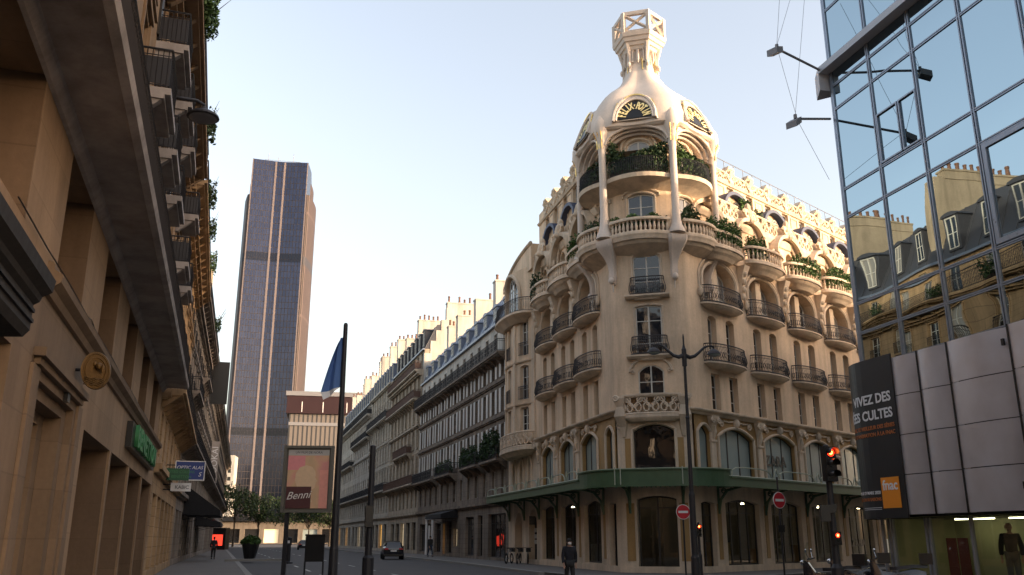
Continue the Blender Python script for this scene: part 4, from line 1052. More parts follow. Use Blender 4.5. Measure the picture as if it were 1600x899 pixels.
for F_, lst in ((FR, (3.5, 8.2, 9.7, 12.0)), (FL, (4.9, 8.0))):
    for a in lst:
        b_ = F_.pt(a, -.95, .05); m = MB(); m.lathe(b_, [(.2, 0), (.2, .03), (.03, .05), (.03, .7), (.15, .75), (.2, 1.0), (.13, 1.2), (.2, 1.45), (.17, 1.55), (.06, 1.6), (.06, 1.65), (.1, 1.75), (.09, 1.9), (.03, 1.95)], 10); m.build('dress_form', M['wfrm2'], pot)
bk2 = [FL.pt(14.95, -1.0, 0), FL.pt(2.2, -1.0, 0), PO(0, .3, 0), FR.pt(2.2, -3.0, 0), FR.pt(30, -3.0, 0), FR.pt(30, -8, 0), FL.pt(14.95, -8, 0)]
MB().box(FL, 14.95, 22.38, -9, -.82, 16.9, 20.3).build('core_walls', M['pot'], pot)
m = MB(); m.loft([[Vector((q.x, q.y, z)) for q in bk2] for z in (16.9, 24.0)]); m.build('roof', M['zincb'], pot)

# the hexagonal turret
TUR = [R(60 * k) for k in (-2, -1, 0, 1, 2)]; COLS = [R(a) for a in (-150, -90, -30, 30, 90, 150)]
def rim(th): return 3.78 + .3 * abs(math.cos(3 * th)) ** 1.0
def ring(h, f, n=72): return [PO(2 * math.pi * i / n, f(2 * math.pi * i / n), h) for i in range(n)]
m = MB(); m.loft([ring(h, (lambda k: (lambda t: 2.7 + (rim(t) - 2.7) * k))(k)) for h, k in ((16.1, .05), (16.45, .55), (16.62, .8), (16.78, .9), (16.8, .98), (16.95, 1.02), (17.05, 1.06), (17.16, 1.06))])
tf = m.build('turret_floor', M['potT'], pot)
m = MB(); m.loft([ring(h, (lambda k: (lambda t: 2.6 + (rim(t) - 2.6) * k))(k)) for h, k in ((19.95, .1), (20.2, .55), (20.34, .86), (20.36, .92), (20.58, .96), (20.6, .9))])
m.build('turret_balcony', M['potT'], pot)
dr = MB(); ops = []; RW = 2.75
for t in TUR:
    ops.append(dict(sa=t * RW - .72, sb=t * RW + .72, ha=17.25, hb=19.8, rise=.16, dep=.18, kind='p')); ops.append(dict(sa=t * RW - .68, sb=t * RW + .68, ha=20.65, hb=23.0, rise=.5, dep=.18, kind='e'))
drp = lambda a, o, h: PO(a / RW, RW + o, h)
wall(dr, drp, -math.pi * RW, math.pi * RW, 17.0, 24.2, ops, [-math.pi * RW + k * RW * R(7.5) for k in range(49)])
dr.build('turret_wall', M['pot'], pot)
for t in TUR:
    m = MB(); rot = math.atan2(TR.y, TR.x) - t + 0; 
    fv = NF * math.cos(t) + TR * math.sin(t); rot = math.atan2(-fv.x, fv.y)
    for k, (ha, w, H, rise, kd) in enumerate(((17.25, 1.44, 2.55, .16, 'p'), (20.65, 1.36, 2.35, .5, 'e'))):
        add_window(pot, PO(t, RW - .16, ha), rot, w, H, rise=rise, kind=kd, bars=(.36, .7), fw=.075, fmat=M['wfrm'], gmat=M['pane'])
        arch_tube(m, drp, t * RW, w / 2 + .08, ha + H + .08, rise + .05, .03, .07, foot=H - rise - .1, kind=kd)
    arch_tube(m, drp, t * RW, 1.0, 20.12, .28, .05, .07, foot=.2, kind='p')
    arch_tube(m, drp, t * RW, .98, 23.42, .8, .06, .08, foot=1.2)
    m.build('window_moulding', M['potT'], pot)
for t in COLS:
    m = MB(); gm = MB(); cx = PO(t, 3.86, 0)
    m.tube([Vector((cx.x, cx.y, z)) for z in (17.15, 17.35, 17.55, 17.9, 18.6, 20.5, 22.0, 22.6, 23.1, 23.5, 24.0, 24.4)], [.46, .42, .32, .25, .21, .2, .2, .24, .34, .44, .42, .2], 12)
    cn = [(14.7, 3.2, .08), (14.9, 3.34, .2), (15.15, 3.42, .26), (15.4, 3.4, .22), (15.7, 3.46, .24), (16.05, 3.6, .32), (16.35, 3.8, .44), (16.6, 4.0, .54), (16.8, 4.12, .6), (17.02, 4.14, .6)]
    if abs(t) < R(100):
        m.loft([[PO(t, 2.7, h) + Vector((0, 0, 0)), PO(t - w * .95 / r * 1.0, r - .14, h), PO(t - w * .7 / r, r, h), PO(t + w * .7 / r, r, h), PO(t + w * .95 / r, r - .14, h)] for h, r, w in cn])
        m.ball(PO(t, 3.4, 14.9), .17, .17, .2); m.tube([PO(t, 3.3, 14.75), PO(t, 3.26, 14.3)], [.06, .03], 6)
    for d in (-.16, 0, .16):
        p0 = PO(t + d / 3.9, 4.06 + (.03 if d == 0 else 0), 22.4); gm.tube([p0, PO(t + d / 3.9, 4.09, 22.9), PO(t + d * 1.5 / 3.9, 4.27, 23.35)], .028, 4)
    co = m.build('turret_column', M['potD'], pot, smooth=True); gm.build('gilt_fluting', M['gold'], co)
for t in TUR:
    a0, a1 = t - R(30), t + R(30); n = 20
    pts = [PO(a0 + R(6) + (a1 - a0 - R(12)) * i / n, rim(a0 + R(6) + (a1 - a0 - R(12)) * i / n) - .08, 0) for i in range(n + 1)]
    balustrade(tf, pts, 17.12, .23, hh=.62)
    r = MB(); pts2 = [PO(a0 + R(4) + (a1 - a0 - R(8)) * i / n, rim(a0 + R(4) + (a1 - a0 - R(8)) * i / n) - .2, 0) for i in range(n + 1)]
    rail_path(r, pts2, 20.6, .95, .1, .014, .05, 1)
    r.build('turret_railing', M['iron'], pot)
# stepped arches under the eaves, on the flat sides of the hexagon
for t in TUR:
    m = MB()
    fpt = lambda x, z, d, t=t: (lambda q: Vector((q.x, q.y, z)))(Q + (NF * math.cos(t) + TR * math.sin(t)) * d + (TR * math.cos(t) - NF * math.sin(t)) * x)
    for dd, hw, crown, rise, top, dep in ((3.46, 1.72, 23.52, .95, 23.74, .26), (3.2, 1.66, 23.42, .95, 23.7, .26), (2.94, 1.56, 23.3, .95, 23.7, .3)):
        pf = (lambda d0: (lambda a, o, h: fpt(a, h, d0 + o)))(dd); half = dd * .577
        wall(m, pf, -half - .1, half + .1, 22.2, top, [dict(sa=-hw, sb=hw, ha=22.1, hb=crown, rise=rise, dep=dep)])
        arch_tube(m, pf, 0, hw, crown, rise, .02, .07, kind='e')
    m.build('eaves_arch', M['potD'], pot)
def dome_r(th, r0, mod): return r0 * (1 - mod * (0.5 + 0.5 * math.cos(6 * th)))
m = MB()
prof = [(23.46, 3.95, .12), (23.58, 4.1, .12), (23.72, 4.12, .12), (24.3, 4.08, .12), (25.0, 3.78, .12), (25.6, 3.42, .13), (26.1, 3.04, .14), (26.5, 2.64, .15), (26.9, 2.14, .15), (27.3, 1.72, .15), (27.7, 1.4, .14), (28.1, 1.15, .13), (28.5, .98, .12), (28.9, .9, .12), (29.4, .9, .14), (29.85, .98, .16), (30.15, 1.16, .14), (30.35, 1.3, .05)]
m.loft([ring(h, (lambda a, b: (lambda th: dome_r(th, a, b)))(r0, md), 96) for h, r0, md in prof])
m.build('dome', M['potD'], pot, smooth=True)
for t in TUR:
    m = MB()
    sub = lambda x, z, d, t=t: (lambda q: Vector((q.x, q.y, z)))(Q + (NF * math.cos(t) + TR * math.sin(t)) * d + (TR * math.cos(t) - NF * math.sin(t)) * x)
    n = 18; lean = .34
    arc = [(1.16 * math.cos(math.pi * i / n), 23.74 + 1.78 * max(0.0, math.sin(math.pi * i / n)) ** .9) for i in range(n + 1)]
    ain = [(1.02 * math.cos(math.pi * i / n), 23.78 + 1.42 * max(0.0, math.sin(math.pi * i / n)) ** .9) for i in range(n + 1)]
    D = lambda z: 3.92 - lean * (z - 23.75)
    m.loft([[sub(x, z, D(z)) for x, z in arc], [sub(x * 1.08, 23.7 + (z - 23.74) * 1.06, D(z) - .1) for x, z in arc], [sub(x * 1.28, 23.66 + (z - 23.74) * 1.2, D(z) - .42) for x, z in arc], [sub(x * 1.4, 23.6 + (z - 23.74) * 1.32, D(z) - .8) for x, z in arc]], False)
    m.loft([[sub(x, z, D(z)) for x, z in arc], [sub(x, z, D(z)) for x, z in ain], [sub(x, z, D(z) - .12) for x, z in ain]], False)
    m.tube([sub(x, z, D(z)) for x, z in arc], .09, 6); m.tube([sub(x, z, D(z)) for x, z in ain], .06, 6)
    m.poly([sub(x, z, D(z) - .11) for x, z in ain])
    m.loft([[sub(-1.6, z, d) , sub(1.6, z, d)] for z, d in ((23.44, 3.46), (23.54, 3.66), (23.66, 3.7), (23.7, 3.5))], False, False)
    dd_ = m.build('dome_dormer', M['potD'], pot, smooth=True)
    el = [(.98 * math.cos(math.pi * i / n), 23.86 + 1.22 * max(0.0, math.sin(math.pi * i / n)) ** .95) for i in range(n + 1)]
    p = MB().prism([sub(x, z, D(z) - .1) for x, z in el], [sub(x, z, D(z) - .04) for x, z in el]).build('sign_plate', M['black'], dd_)
    word = 'FELIX\u00b7POTIN'; verts = []; faces = []
    for i, ch in enumerate(word):
        a = math.pi * (1 - (i + .5) / len(word)) * .94 + .03 * math.pi
        me = text_mesh(ch, .6, .012, bold=.028)
        k = len(verts)
        for v in me.vertices:
            x, y = v.co.x * .5, v.co.y * 1.12
            b = a - math.pi / 2; ex, ez = .70 * math.cos(a), 23.88 + .84 * math.sin(a)
            X = ex + x * math.cos(b) - y * math.sin(b); Z = ez + x * math.sin(b) + y * math.cos(b)
            verts.append(sub(X, Z, D(Z) - .015 + v.co.z)); 
        faces += [tuple(k + j for j in f.vertices) for f in me.polygons]
        bpy.data.meshes.remove(me)
    g = MB(); g.v = verts; g.f = faces; g.build('lettering', M['goldL'], dd_)
    pl = MB()
    for d in (-1, 1): pl.tube([sub(d * 1.12, 23.85, D(23.85) + .02), sub(d * 1.12, 24.5, D(24.5)), sub(d * .95, 25.05, D(25.05) + .02)], .05, 5)
    pl.tube([sub(x, z, D(z) + .05) for x, z in arc[6:13]], .05, 5)
    pl.build('gilt_trim', M['gold'], dd_)

# neck ornaments and the openwork crown
for k in range(6):
    m = MB(); gm = MB(); t = R(60 * k); tr_ = R(60 * k + 30)
    arch_tube(m, lambda a, o, h: PO(t + a / .95, .88 + o, h), 0, .34, 29.95, .28, .08, .06, foot=.7)
    m.tube([PO(t, .94, 29.75), PO(t, .97, 29.2), PO(t, .92, 28.9)], [.08, .1, .04], 7)
    m.ball(PO(tr_, 1.1, 28.8), .13, .13, .2, 8, 6); m.tube([PO(tr_, 1.05, 28.0), PO(tr_, 1.0, 28.6), PO(tr_, 1.02, 29.3), PO(tr_, 1.2, 30.2)], [.05, .1, .1, .17], 7)
    gm.tube([PO(t - .3, 1.08, 30.0), PO(t, 1.12, 30.22), PO(t + .3, 1.08, 30.0)], .05, 5); gm.tube([PO(t + .26, .95, 28.4), PO(t + .26, .9, 29.2)], .045, 5)
    no = m.build('neck_ornament', M['potD'], pot, smooth=True); gm.build('neck_gilding', M['gold'], no)
HX = [R(30 + 60 * k) for k in range(6)]
m = MB()
m.loft([[PO(a, r, h) for a in HX] for h, r in ((29.72, .95), (29.8, 1.12), (29.98, 1.2), (30.02, 1.3), (30.2, 1.36), (30.24, 1.46), (30.45, 1.52), (30.5, 1.6), (30.74, 1.66), (30.8, 1.6), (30.8, 1.25), (30.4, .95))])
for r0, r1, z0, z1 in ((1.34, 1.56, 31.92, 32.16),):
    m.loft([[PO(a, r1, z0) for a in HX], [PO(a, r1, z1) for a in HX], [PO(a, r0, z1) for a in HX], [PO(a, r0, z0) for a in HX], [PO(a, r1, z0) for a in HX]], True, False)
for i in range(6):
    a, b = HX[i], HX[(i + 1) % 6]
    def bar(p, q, w=.11): m.tube([p, q], w, 4)
    bar(PO(a, 1.49, 30.76), PO(a, 1.49, 32.1), .15); bar(PO(a, 1.46, 30.86), PO(b, 1.46, 30.86), .09)
    bar(PO(a, 1.46, 30.9), PO(b, 1.46, 31.98)); bar(PO(b, 1.46, 30.9), PO(a, 1.46, 31.98))
    mid = lambda f, z: PO(a, 1.6, z) * (1 - f) + PO(b, 1.6, z) * f
m.build('openwork_crown', M['potD'], pot)

# green glazed canopy over the shop floor
m = MB(); band(m, PP.start, PP.end, .003, 1.62, 4.24, 4.32)
band(m, PP.start, PP.pA0 - .9, 1.62, 1.7, 4.06, 4.5); band(m, PP.pB1 + .2, PP.end, 1.62, 1.7, 4.06, 4.5)
ex2 = PP.extra
band(m, PP.pA0 - .9, PP.pB1 + .2, 1.62, 1.7, 4.06, 4.84); band(m, PP.pA0 - .9, PP.pB1 + .2, 1.7, 1.76, 4.02, 4.12); band(m, PP.pA0 - .9, PP.pB1 + .2, 1.7, 1.76, 4.8, 4.86)
band(m, PP.start, PP.pA0 - .9, 1.7, 1.75, 4.46, 4.54); band(m, PP.pB1 + .2, PP.end, 1.7, 1.75, 4.46, 4.54)
for e in (PP.start + .04, ): band(m, e - .04, e + .04, .01, 1.7, 4.06, 4.5)
can = m.build('shop_canopy', M['green'], pot)
m = MB()
brk = [PP.L(c) for c in (21.9, 17.9, 14.3, 10.45, 6.4, 2.4)] + [PP.Cc(-1.3), PP.Cc(1.3)] + [PP.R(2.2 + 4.45 * k) for k in range(6)]
for p in brk:
    m = MB(); m.tube([PP.pt(p, .06, 2.9), PP.pt(p, .2, 3.5), PP.pt(p, .6, 3.95), PP.pt(p, 1.5, 4.12)], [.07, .07, .07, .05], 5); m.tube([PP.pt(p, .06, 2.8), PP.pt(p, .06, 4.2)], .07, 5); m.tube([PP.pt(p, .06, 4.14), PP.pt(p, 1.6, 4.16)], .06, 5)
    spiral(m, lambda a, o, h, p=p: PP.pt(p, .38 + a, h), 0, 0, 3.72 + .2, .16, .035)
    m.build('canopy_bracket', M['green'], can)
m = MB(); q = []
for seg, rng in (('L', [(PP.L(22.2 - 2.65 * k), PP.L(19.55 - 2.65 * k)) for k in range(8)]), ('R', [(PP.R(.75 + 4.45 * k), PP.R(5.2 + 4.45 * k)) for k in range(6)])):
    for a, b in rng:
        if seg == 'L' and b > PP.pA0 - .8: b = PP.pA0 - .9
        w = b - a
        m.tube([PP.pt(a, 1.68, 4.56), PP.pt(b, 1.68, 4.56)], .03, 5)
        m.tube([PP.pt(a + w * f, 1.68, 4.56 + z) for f, z in ((.06, 0), (.07, .28), (.14, .4), (.3, .44), (.6, .44), (.78, .4), (.86, .26), (.9, 0))], .032, 5)
        m.tube([PP.pt(a + w * f, 1.68, 4.56 + z) for f, z in ((.93, 0), (.96, .36), (1.0, .52))], .035, 5); m.tube([PP.pt(a + w * f, 1.68, 4.56 + z) for f, z in ((1.0, .52), (1.02, .3), (1.06, .1))], .03, 5)
band(m, PP.pA0 - .9, PP.pB1 + .2, 1.62, 1.7, 4.86, 4.9)
for p in (PP.Cc(-1.3), PP.Cc(1.3)):
    for d in (-.06, .06): m.tube([PP.pt(p + d, 1.74, 4.1), PP.pt(p + d, 1.74, 4.95)], .03, 5)
m.build('canopy_rail', M['green2'], can)
m = MB()
for k in range(26): m.tube([PP.pt(PP.pA0 - .8 + (PP.pB1 - PP.pA0 + .9) * k / 25, 1.73, 4.06), PP.pt(PP.pA0 - .8 + (PP.pB1 - PP.pA0 + .9) * k / 25, 1.73, 3.96)], .03, 5)
m.build('canopy_fringe', M['green'], can)
# shop lettering on the first-floor film and on a shop window
for p, h, sz, mt in ((PP.R(8.75), 5.75, .78, 'wdark'), (PP.R(17.8), 1.35, .62, 'black')):
    place_text(pot, 'ZARA', sz, M[mt], lambda x, y, z, p=p, h=h: PP.pt(p + x - .3, -.16 + z, h + y), .01, spacing=1.15, bold=.02)

# ---------------------------------------------------------------- the mirror glass building
def mirror_mat(name, col, rough, wob):
    m, nt, b = new_mat(name)
    b.inputs['Base Color'].default_value = (*col, 1); b.inputs['Metallic'].default_value = 1.0; b.inputs['Roughness'].default_value = rough
    tc = N(nt, 'ShaderNodeTexCoord'); n2 = N(nt, 'ShaderNodeTexNoise', Scale=0.9, Detail=0.5); nt.links.new(tc.outputs['Object'], n2.inputs[0])
    bp = N(nt, 'ShaderNodeBump', Strength=wob, Distance=0.05); nt.links.new(n2.outputs[0], bp.inputs['Height']); nt.links.new(bp.outputs[0], b.inputs['Normal'])
    return m
M['mirror'] = mirror_mat('mirror_glass', (0.27, 0.345, 0.385), 0.01, 0.022)
M['mull'] = paint('mullion_alu', (0.24, 0.27, 0.32), 0.35, 0.6, 0.15)
M['clad'] = paint('cladding_grey', (0.62, 0.61, 0.64), 0.36, 0.6, 0.18, 1.0)
M['banner'] = paint('banner_black', (0.016, 0.016, 0.018), 0.42, 0, 0.2, 2)
M['orange'] = paint('sign_orange', (0.80, 0.27, 0.015), 0.5, 0, 0.06)
M['lett'] = paint('letter_white', (0.72, 0.72, 0.72), 0.5, 0, 0.05)
M['lettO'] = paint('letter_orange', (0.42, 0.13, 0.035), 0.5, 0, 0.05)
glb = thing('glass_building', 'mirror glass shop building with grey metal cladding and curved black banner corner', 'shop building', FN.pt(-14, -6, 0))
FS0 = FN.pt(-.62, -.34, 0); FS = Fr((FS0.x, FS0.y), AZR, 1)       # its wall along the side street
mul = [-1.15 - 2.05 * k for k in range(0, 17)]; rows = [7.05, 8.2, 9.22, 12.33, 13.38, 16.48, 17.4, 20.5, 21.5]
rg = random.Random(5)
for k in range(7):
    for j in range(8):
        a1, a0 = mul[k], mul[k + 1]; z0, z1 = rows[j], rows[j + 1]; n = 6; b = rg.uniform(-.0045, .0045); tx, tz = rg.uniform(-.002, .002), rg.uniform(-.0025, .0025)
        m = MB()
        g = lambda i, q: FN.pt(a0 + (a1 - a0) * i / n, b * (1 - (2 * i / n - 1) ** 2) * (1 - (2 * q / n - 1) ** 2) + tx * (2 * i / n - 1) + tz * (2 * q / n - 1), z0 + (z1 - z0) * q / n)
        k0 = len(m.v); m.v += [g(i, q) for q in range(n + 1) for i in range(n + 1)]
        m.f += [(q * (n + 1) + i, q * (n + 1) + i + 1, (q + 1) * (n + 1) + i + 1, (q + 1) * (n + 1) + i) for q in range(n) for i in range(n)]
        m.build('pane', M['mirror'], glb, smooth=True)
MB().quad(FN.pt(mul[16], 0, 7.05), FN.pt(mul[7], 0, 7.05), FN.pt(mul[7], 0, 21.5), FN.pt(mul[16], 0, 21.5)).build('glazing', M['mirror'], glb)
c0 = FN.pt(-1.15, 0, 0)
for z0, z1 in zip(rows[:-1], rows[1:]):
    MB().quad(Vector((c0.x, c0.y, z0)), Vector((FS0.x, FS0.y, z0)), Vector((FS0.x, FS0.y, z1)), Vector((c0.x, c0.y, z1))).build('corner_pane', M['mirror'], glb)
MB().quad(FS.pt(0, 0, 2.2), FS.pt(24, 0, 2.2), FS.pt(24, 0, 21.5), FS.pt(0, 0, 21.5)).build('side_glazing', M['mirror'], glb)
m = MB()
for k, a in enumerate(mul):
    for d in (-.045, .045): m.box(FN, a + d - .022, a + d + .022, -.03, .045, 7.0, 21.5)
for z in rows:
    m.box(FN, mul[16], mul[0], -.03, .035, z - .05, z - .012); m.box(FN, mul[16], mul[0], -.03, .035, z + .012, z + .05)
    cc0 = Vector((c0.x, c0.y, z)); cc1 = Vector((FS0.x, FS0.y, z)); m.tube([cc0, cc1], .035, 4)
m.tube([Vector((FS0.x, FS0.y, 2.2)), Vector((FS0.x, FS0.y, 21.5))], .05, 5); m.tube([Vector((c0.x, c0.y, 7)), Vector((c0.x, c0.y, 21.5))], .045, 5)
for k in range(1, 10):
    m.tube([FS.pt(k * 2.4, .01, 7), FS.pt(k * 2.4, .01, 21.5)], .045, 4)
for z in rows: m.tube([FS.pt(0, .01, z), FS.pt(24, .01, z)], .04, 4)
for j in range(0, 7, 2): m.tube([Vector((c0.x, c0.y, rows[j])), Vector((FS0.x, FS0.y, rows[j + 1]))], .022, 4)
m.build('mullions', M['mull'], glb)
def casement(a0, a1, z0, z1, w=.09):
    m = MB()
    for x0, x1, y0, y1 in ((a0, a1, z0, z0 + w), (a0, a1, z1 - w, z1), (a0, a0 + w, z0 + w, z1 - w), (a1 - w, a1, z0 + w, z1 - w)): m.box(FN, x0, x1, .006, .06, y0, y1)
    m.build('casement', M['mull'], glb)
casement(-9.28, -7.42, 9.3, 12.26, .14); casement(-4.33, -3.3, 13.46, 15.2, .05); casement(-5.2, -4.38, 13.46, 15.2, .05); 
m = MB(); m.box(FN, -34, -1.0, .006, .42, 17.95, 18.2); m.loft([[FN.pt(-1.0, .006, z), FN.pt(-1.0, .42, z), FN.pt(-.25, .05, z), FN.pt(-.62, -.3, z)] for z in (17.3, 18.2)])
m.build('fascia_ledge', paint('ledge_grey', (0.42, 0.44, 0.48), .5), glb)
m = MB(); m.box(FN, -34, -1.2, -12, -.35, 0.0 + 2.2, 21.4); m.build('inner_core', M['black'], glb)
MB().box(FN, -34.1, -1.1, -12, -.05, 21.52, 25.2).build('roof', M['grey'], glb)
# cladding
cols = [-2.9, -4.1, -5.35, -7.6, -10.2, -12.3, -14.4, -16.5, -20, -24, -29, -34]; rws = [2.28, 3.45, 4.63, 5.83, 7.02]
for a, b in zip(cols[:-1], cols[1:]):
    for z0, z1 in zip(rws[:-1], rws[1:]):
        m = MB(); n = 10; pts = []
        for i in range(n + 1):
            t = i / n; pts.append((a + (b - a) * t, .06 + .24 * math.cos(t * math.pi * .5) ** .8 + .05 * math.sin(t * math.pi)))
        m.loft([[FN.pt(x, o, z) for x, o in pts] for z in (z0 + .012, z1 - .012)], False, False)
        m.build('cladding_panel', M['clad'], glb, smooth=True)
for a in cols[1:-1]: MB().box(FN, a - .012, a + .035, .27, .33, 2.28, 7.02).build('seam', M['black'], glb)
MB().box(FN, -34, -2.86, -.3, .05, 2.24, 7.04).build('cladding_back', M['black'], glb)
for x, z in ((-7.3, 6.6), (-7.3, 2.9), (-3.02, 6.5)): MB().box(FN, x - .04, x + .04, .2, .26, z - .08, z + .1).build('vent', M['black'], glb)
# curved banner
BN = []     # plan of the banner, from the facade round the corner
for i in range(4): BN.append(FN.pt(-2.95 + 1.45 * i / 3, .36 + .01 * i, 0))
cb = (-1.4, -1.19); rb = 1.58
for i in range(1, 19):
    a = R(90 - 8.5 * i); BN.append(FN.pt(cb[0] + rb * math.cos(a), cb[1] + rb * math.sin(a), 0))
cum = [0]
for a, b in zip(BN[:-1], BN[1:]): cum.append(cum[-1] + (b - a).length)
def bmap(w, h, d):
    w = max(0.0, min(cum[-1] - 1e-4, w))
    for i in range(len(BN) - 1):
        if w <= cum[i + 1]:
            t = (w - cum[i]) / (cum[i + 1] - cum[i]); p = BN[i] + (BN[i + 1] - BN[i]) * t; e = (BN[i + 1] - BN[i]).normalized()
            nn = Vector((-e.y, e.x, 0)); return Vector((p.x, p.y, h)) + nn * d
ban = thing('banner', 'tall black curved advertising banner with white slogan wrapped round the glass corner', 'banner', bmap(.8, 2.2, 0))
ws = [cum[-1] * i / 40 for i in range(41)]
MB().loft([[bmap(w, z, d) for z, d in ((2.2, 0), (7.16, 0), (7.16, -.06), (2.2, -.06))] for w in ws]).build('panel', M['banner'], ban)
def btext(s, size, w, h, mt, al='RIGHT', bold=.0, sp=1.0):
    place_text(ban, s, size, M[mt], lambda x, y, z: bmap(w - x if al == 'RIGHT' else w - x, h + y, .008 + z), .004, align=al, bold=bold, spacing=sp)
btext('VIVEZ DES', .42, .16, 5.86, 'lett', bold=.011); btext('SOIR\u00c9ES CULTES', .42, .15, 5.36, 'lett', bold=.011)
btext('AVEC LE MEILLEUR DES S\u00c9RIES', .17, .12, 4.98, 'lettO', bold=.004); btext("ET D'ANIMATION \u00c0 LA FNAC", .17, .12, 4.76, 'lettO', bold=.004)
m = MB(); m.loft([[bmap(.22 + .82 * i / 8, z, d) for z, d in ((2.5, .004), (3.42, .004), (3.42, .012), (2.5, .012))] for i in range(9)]); m.build('logo_square', M['orange'], ban)
place_text(ban, 'fnac', .42, M['lett'], lambda x, y, z: bmap(.63 - x, 3.17 + y, .016 + z), .004, bold=.008)
btext('DU 4 AU 29 MARS 2020', .14, 1.1, 2.98, 'lett', 'RIGHT', .002); btext('DIX 3 ON 10 SAISONS', .14, 1.1, 2.78, 'lettO', 'RIGHT', .004)
m = MB()
for z in (2.52, 2.47): m.loft([[bmap(1.12 + 1.0 * i / 6, z + y, .006) for y in (0, .014)] for i in range(7)], False, False)
m.build('rule', M['lett'], ban)
# shop under the cladding
M['olive'] = paint('shop_inside', (0.33, 0.32, 0.20), 0.8, 0, 0.25, 1.2)
m = MB(); m.quad(FN.pt(-34, -3, 0), FN.pt(-.9, -3, 0), FN.pt(-.9, -3, 2.26), FN.pt(-34, -3, 2.26)); m.quad(FN.pt(-.9, -3, 0), FN.pt(-.9, -.4, 0), FN.pt(-.9, -.4, 2.26), FN.pt(-.9, -3, 2.26)); m.quad(FN.pt(-34, -3, 2.22), FN.pt(-.9, -3, 2.22), FN.pt(-.9, .2, 2.22), FN.pt(-34, .2, 2.22))
m.quad(FS.pt(.4, -.25, 0), FS.pt(24, -.25, 0), FS.pt(24, -.25, 2.24), FS.pt(.4, -.25, 2.24))
m.build('shop_walls', M['olive'], glb)
MB().box(FN, -34, -4.0, -12, -3.05, 0, 2.2).build('back_rooms', M['grey'], glb)
M['shoplamp'] = glow('shop_lamp', (1.0, .92, .6), 2.4)
for a in (-3.4, -5.6, -8.4, -11.5, -15): MB().box(FN, a, a + 1.6, -2.3, -2.24, 2.17, 2.2).build('shop_lamp', M['shoplamp'], glb)
m = MB().quad(FN.pt(-34, -.12, 0), FN.pt(-1.6, -.12, 0), FN.pt(-1.6, -.12, 2.2), FN.pt(-34, -.12, 2.2)); m.build('shop_window', M['clear'], glb)
for a in (-1.6, -3.1, -3.25, -4.9, -7.4, -10, -13): MB().box(FN, a - .04, a + .04, -.16, -.06, 0, 2.2).build('window_post', M['grey'], glb)
for a in (-1.0, -1.3): MB().tube([FN.pt(a, -.2, 0), FN.pt(a, -.2, 2.2)], .06, 8).build('column', M['grey'], glb)
M['dkred'] = paint('poster_red', (0.16, 0.035, 0.025), 0.6)
for a in (-3.95, -4.4): MB().box(FN, a - .19, a + .19, -.2, -.17, .5, 1.62).build('poster', M['dkred'], glb)
# floodlights on arms
def flood(label, head, root_, rnd_wires):
    t = thing('floodlight', label, 'lamp', root_, 'floodlights on the glass corner')
    h = Vector(head); r = Vector(root_); d = (h - r).normalized()
    MB().tube([r, h], .045, 6).build('arm', M['grey'], t)
    m = MB(); u = Vector((0, 0, 1)); s = d.cross(u).normalized()
    q = lambda x, y, z: h + d * x + s * y + u * z
    m.hexa([q(-.05, -.2, -.2), q(.34, -.2, -.34), q(.34, .2, -.34), q(-.05, .2, -.2), q(-.05, -.2, .02), q(.34, -.2, -.1), q(.34, .2, -.1), q(-.05, .2, .02)])
    m.tube([q(0, 0, 0), q(0, 0, .16)], .06, 6); m.build('lamp_head', M['grey'], t)
    m = MB()
    for w in rnd_wires: m.tube([h + Vector((0, 0, .1)), Vector(w)], .008, 3)
    m.build('stay_wires', M['grey'], t)
flood('upper floodlight on a long arm sticking out from the mirror glass corner', (9.14, 27.05, 17.86), tuple(FN.pt(-.9, .05, 18.1)), [(9.75, 27.5, 15.5), (11.2, 28.7, 23.4), (9.9, 27.6, 22.6)])
flood('lower floodlight on an arm below the other one at the mirror glass corner', (9.72, 27.55, 15.45), tuple(FN.pt(-.7, -.1, 16.35)), [(11.3, 29.2, 13.9), (10.9, 28.7, 21.0)])

# ---------------------------------------------------------------- the facades beside the camera
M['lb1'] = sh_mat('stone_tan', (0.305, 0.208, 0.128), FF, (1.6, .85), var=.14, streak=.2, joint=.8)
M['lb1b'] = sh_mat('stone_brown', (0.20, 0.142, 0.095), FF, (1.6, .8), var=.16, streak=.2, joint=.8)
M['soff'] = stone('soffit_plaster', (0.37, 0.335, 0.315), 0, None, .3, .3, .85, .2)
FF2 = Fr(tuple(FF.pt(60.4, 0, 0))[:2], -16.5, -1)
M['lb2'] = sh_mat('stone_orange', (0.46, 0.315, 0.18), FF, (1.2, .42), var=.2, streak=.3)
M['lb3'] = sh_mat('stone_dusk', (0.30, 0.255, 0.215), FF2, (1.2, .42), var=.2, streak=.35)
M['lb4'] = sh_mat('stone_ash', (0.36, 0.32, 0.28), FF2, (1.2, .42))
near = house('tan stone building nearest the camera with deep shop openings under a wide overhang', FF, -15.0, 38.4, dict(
    mat=M['lb1'], cmat=M['lb1'], base=7.5, bays=16, seed=21, eave=16.9, depth=13, dep=.3,
    floors=[(8.3, 10.5, 1.2, 0, 0), (11.3, 13.5, 1.2, 0, 0), (14.3, 16.3, 1.15, 0, 0)], trim=8,
    cornices=[(16.5, .4, .22)], balconies=[(-14.8, 38.2, 16.9, .9)], attic=(2.4, .1, M['lb1']), mansard=(3.6, 1.5), roof=M['slate'], dmat=M['slate'], gmat=M['plasterT'],
    gables=[(38.0, .7, .4, 11, 19, 25.6)], chimneys=[(37.9, .8, 1.2, 4.8, 25.5, 26.3), (20, .8, 2, 6, 22, 25.5)]))
cs = [-15 + 53.4 / 16 * (i + .5) for i in range(16)]
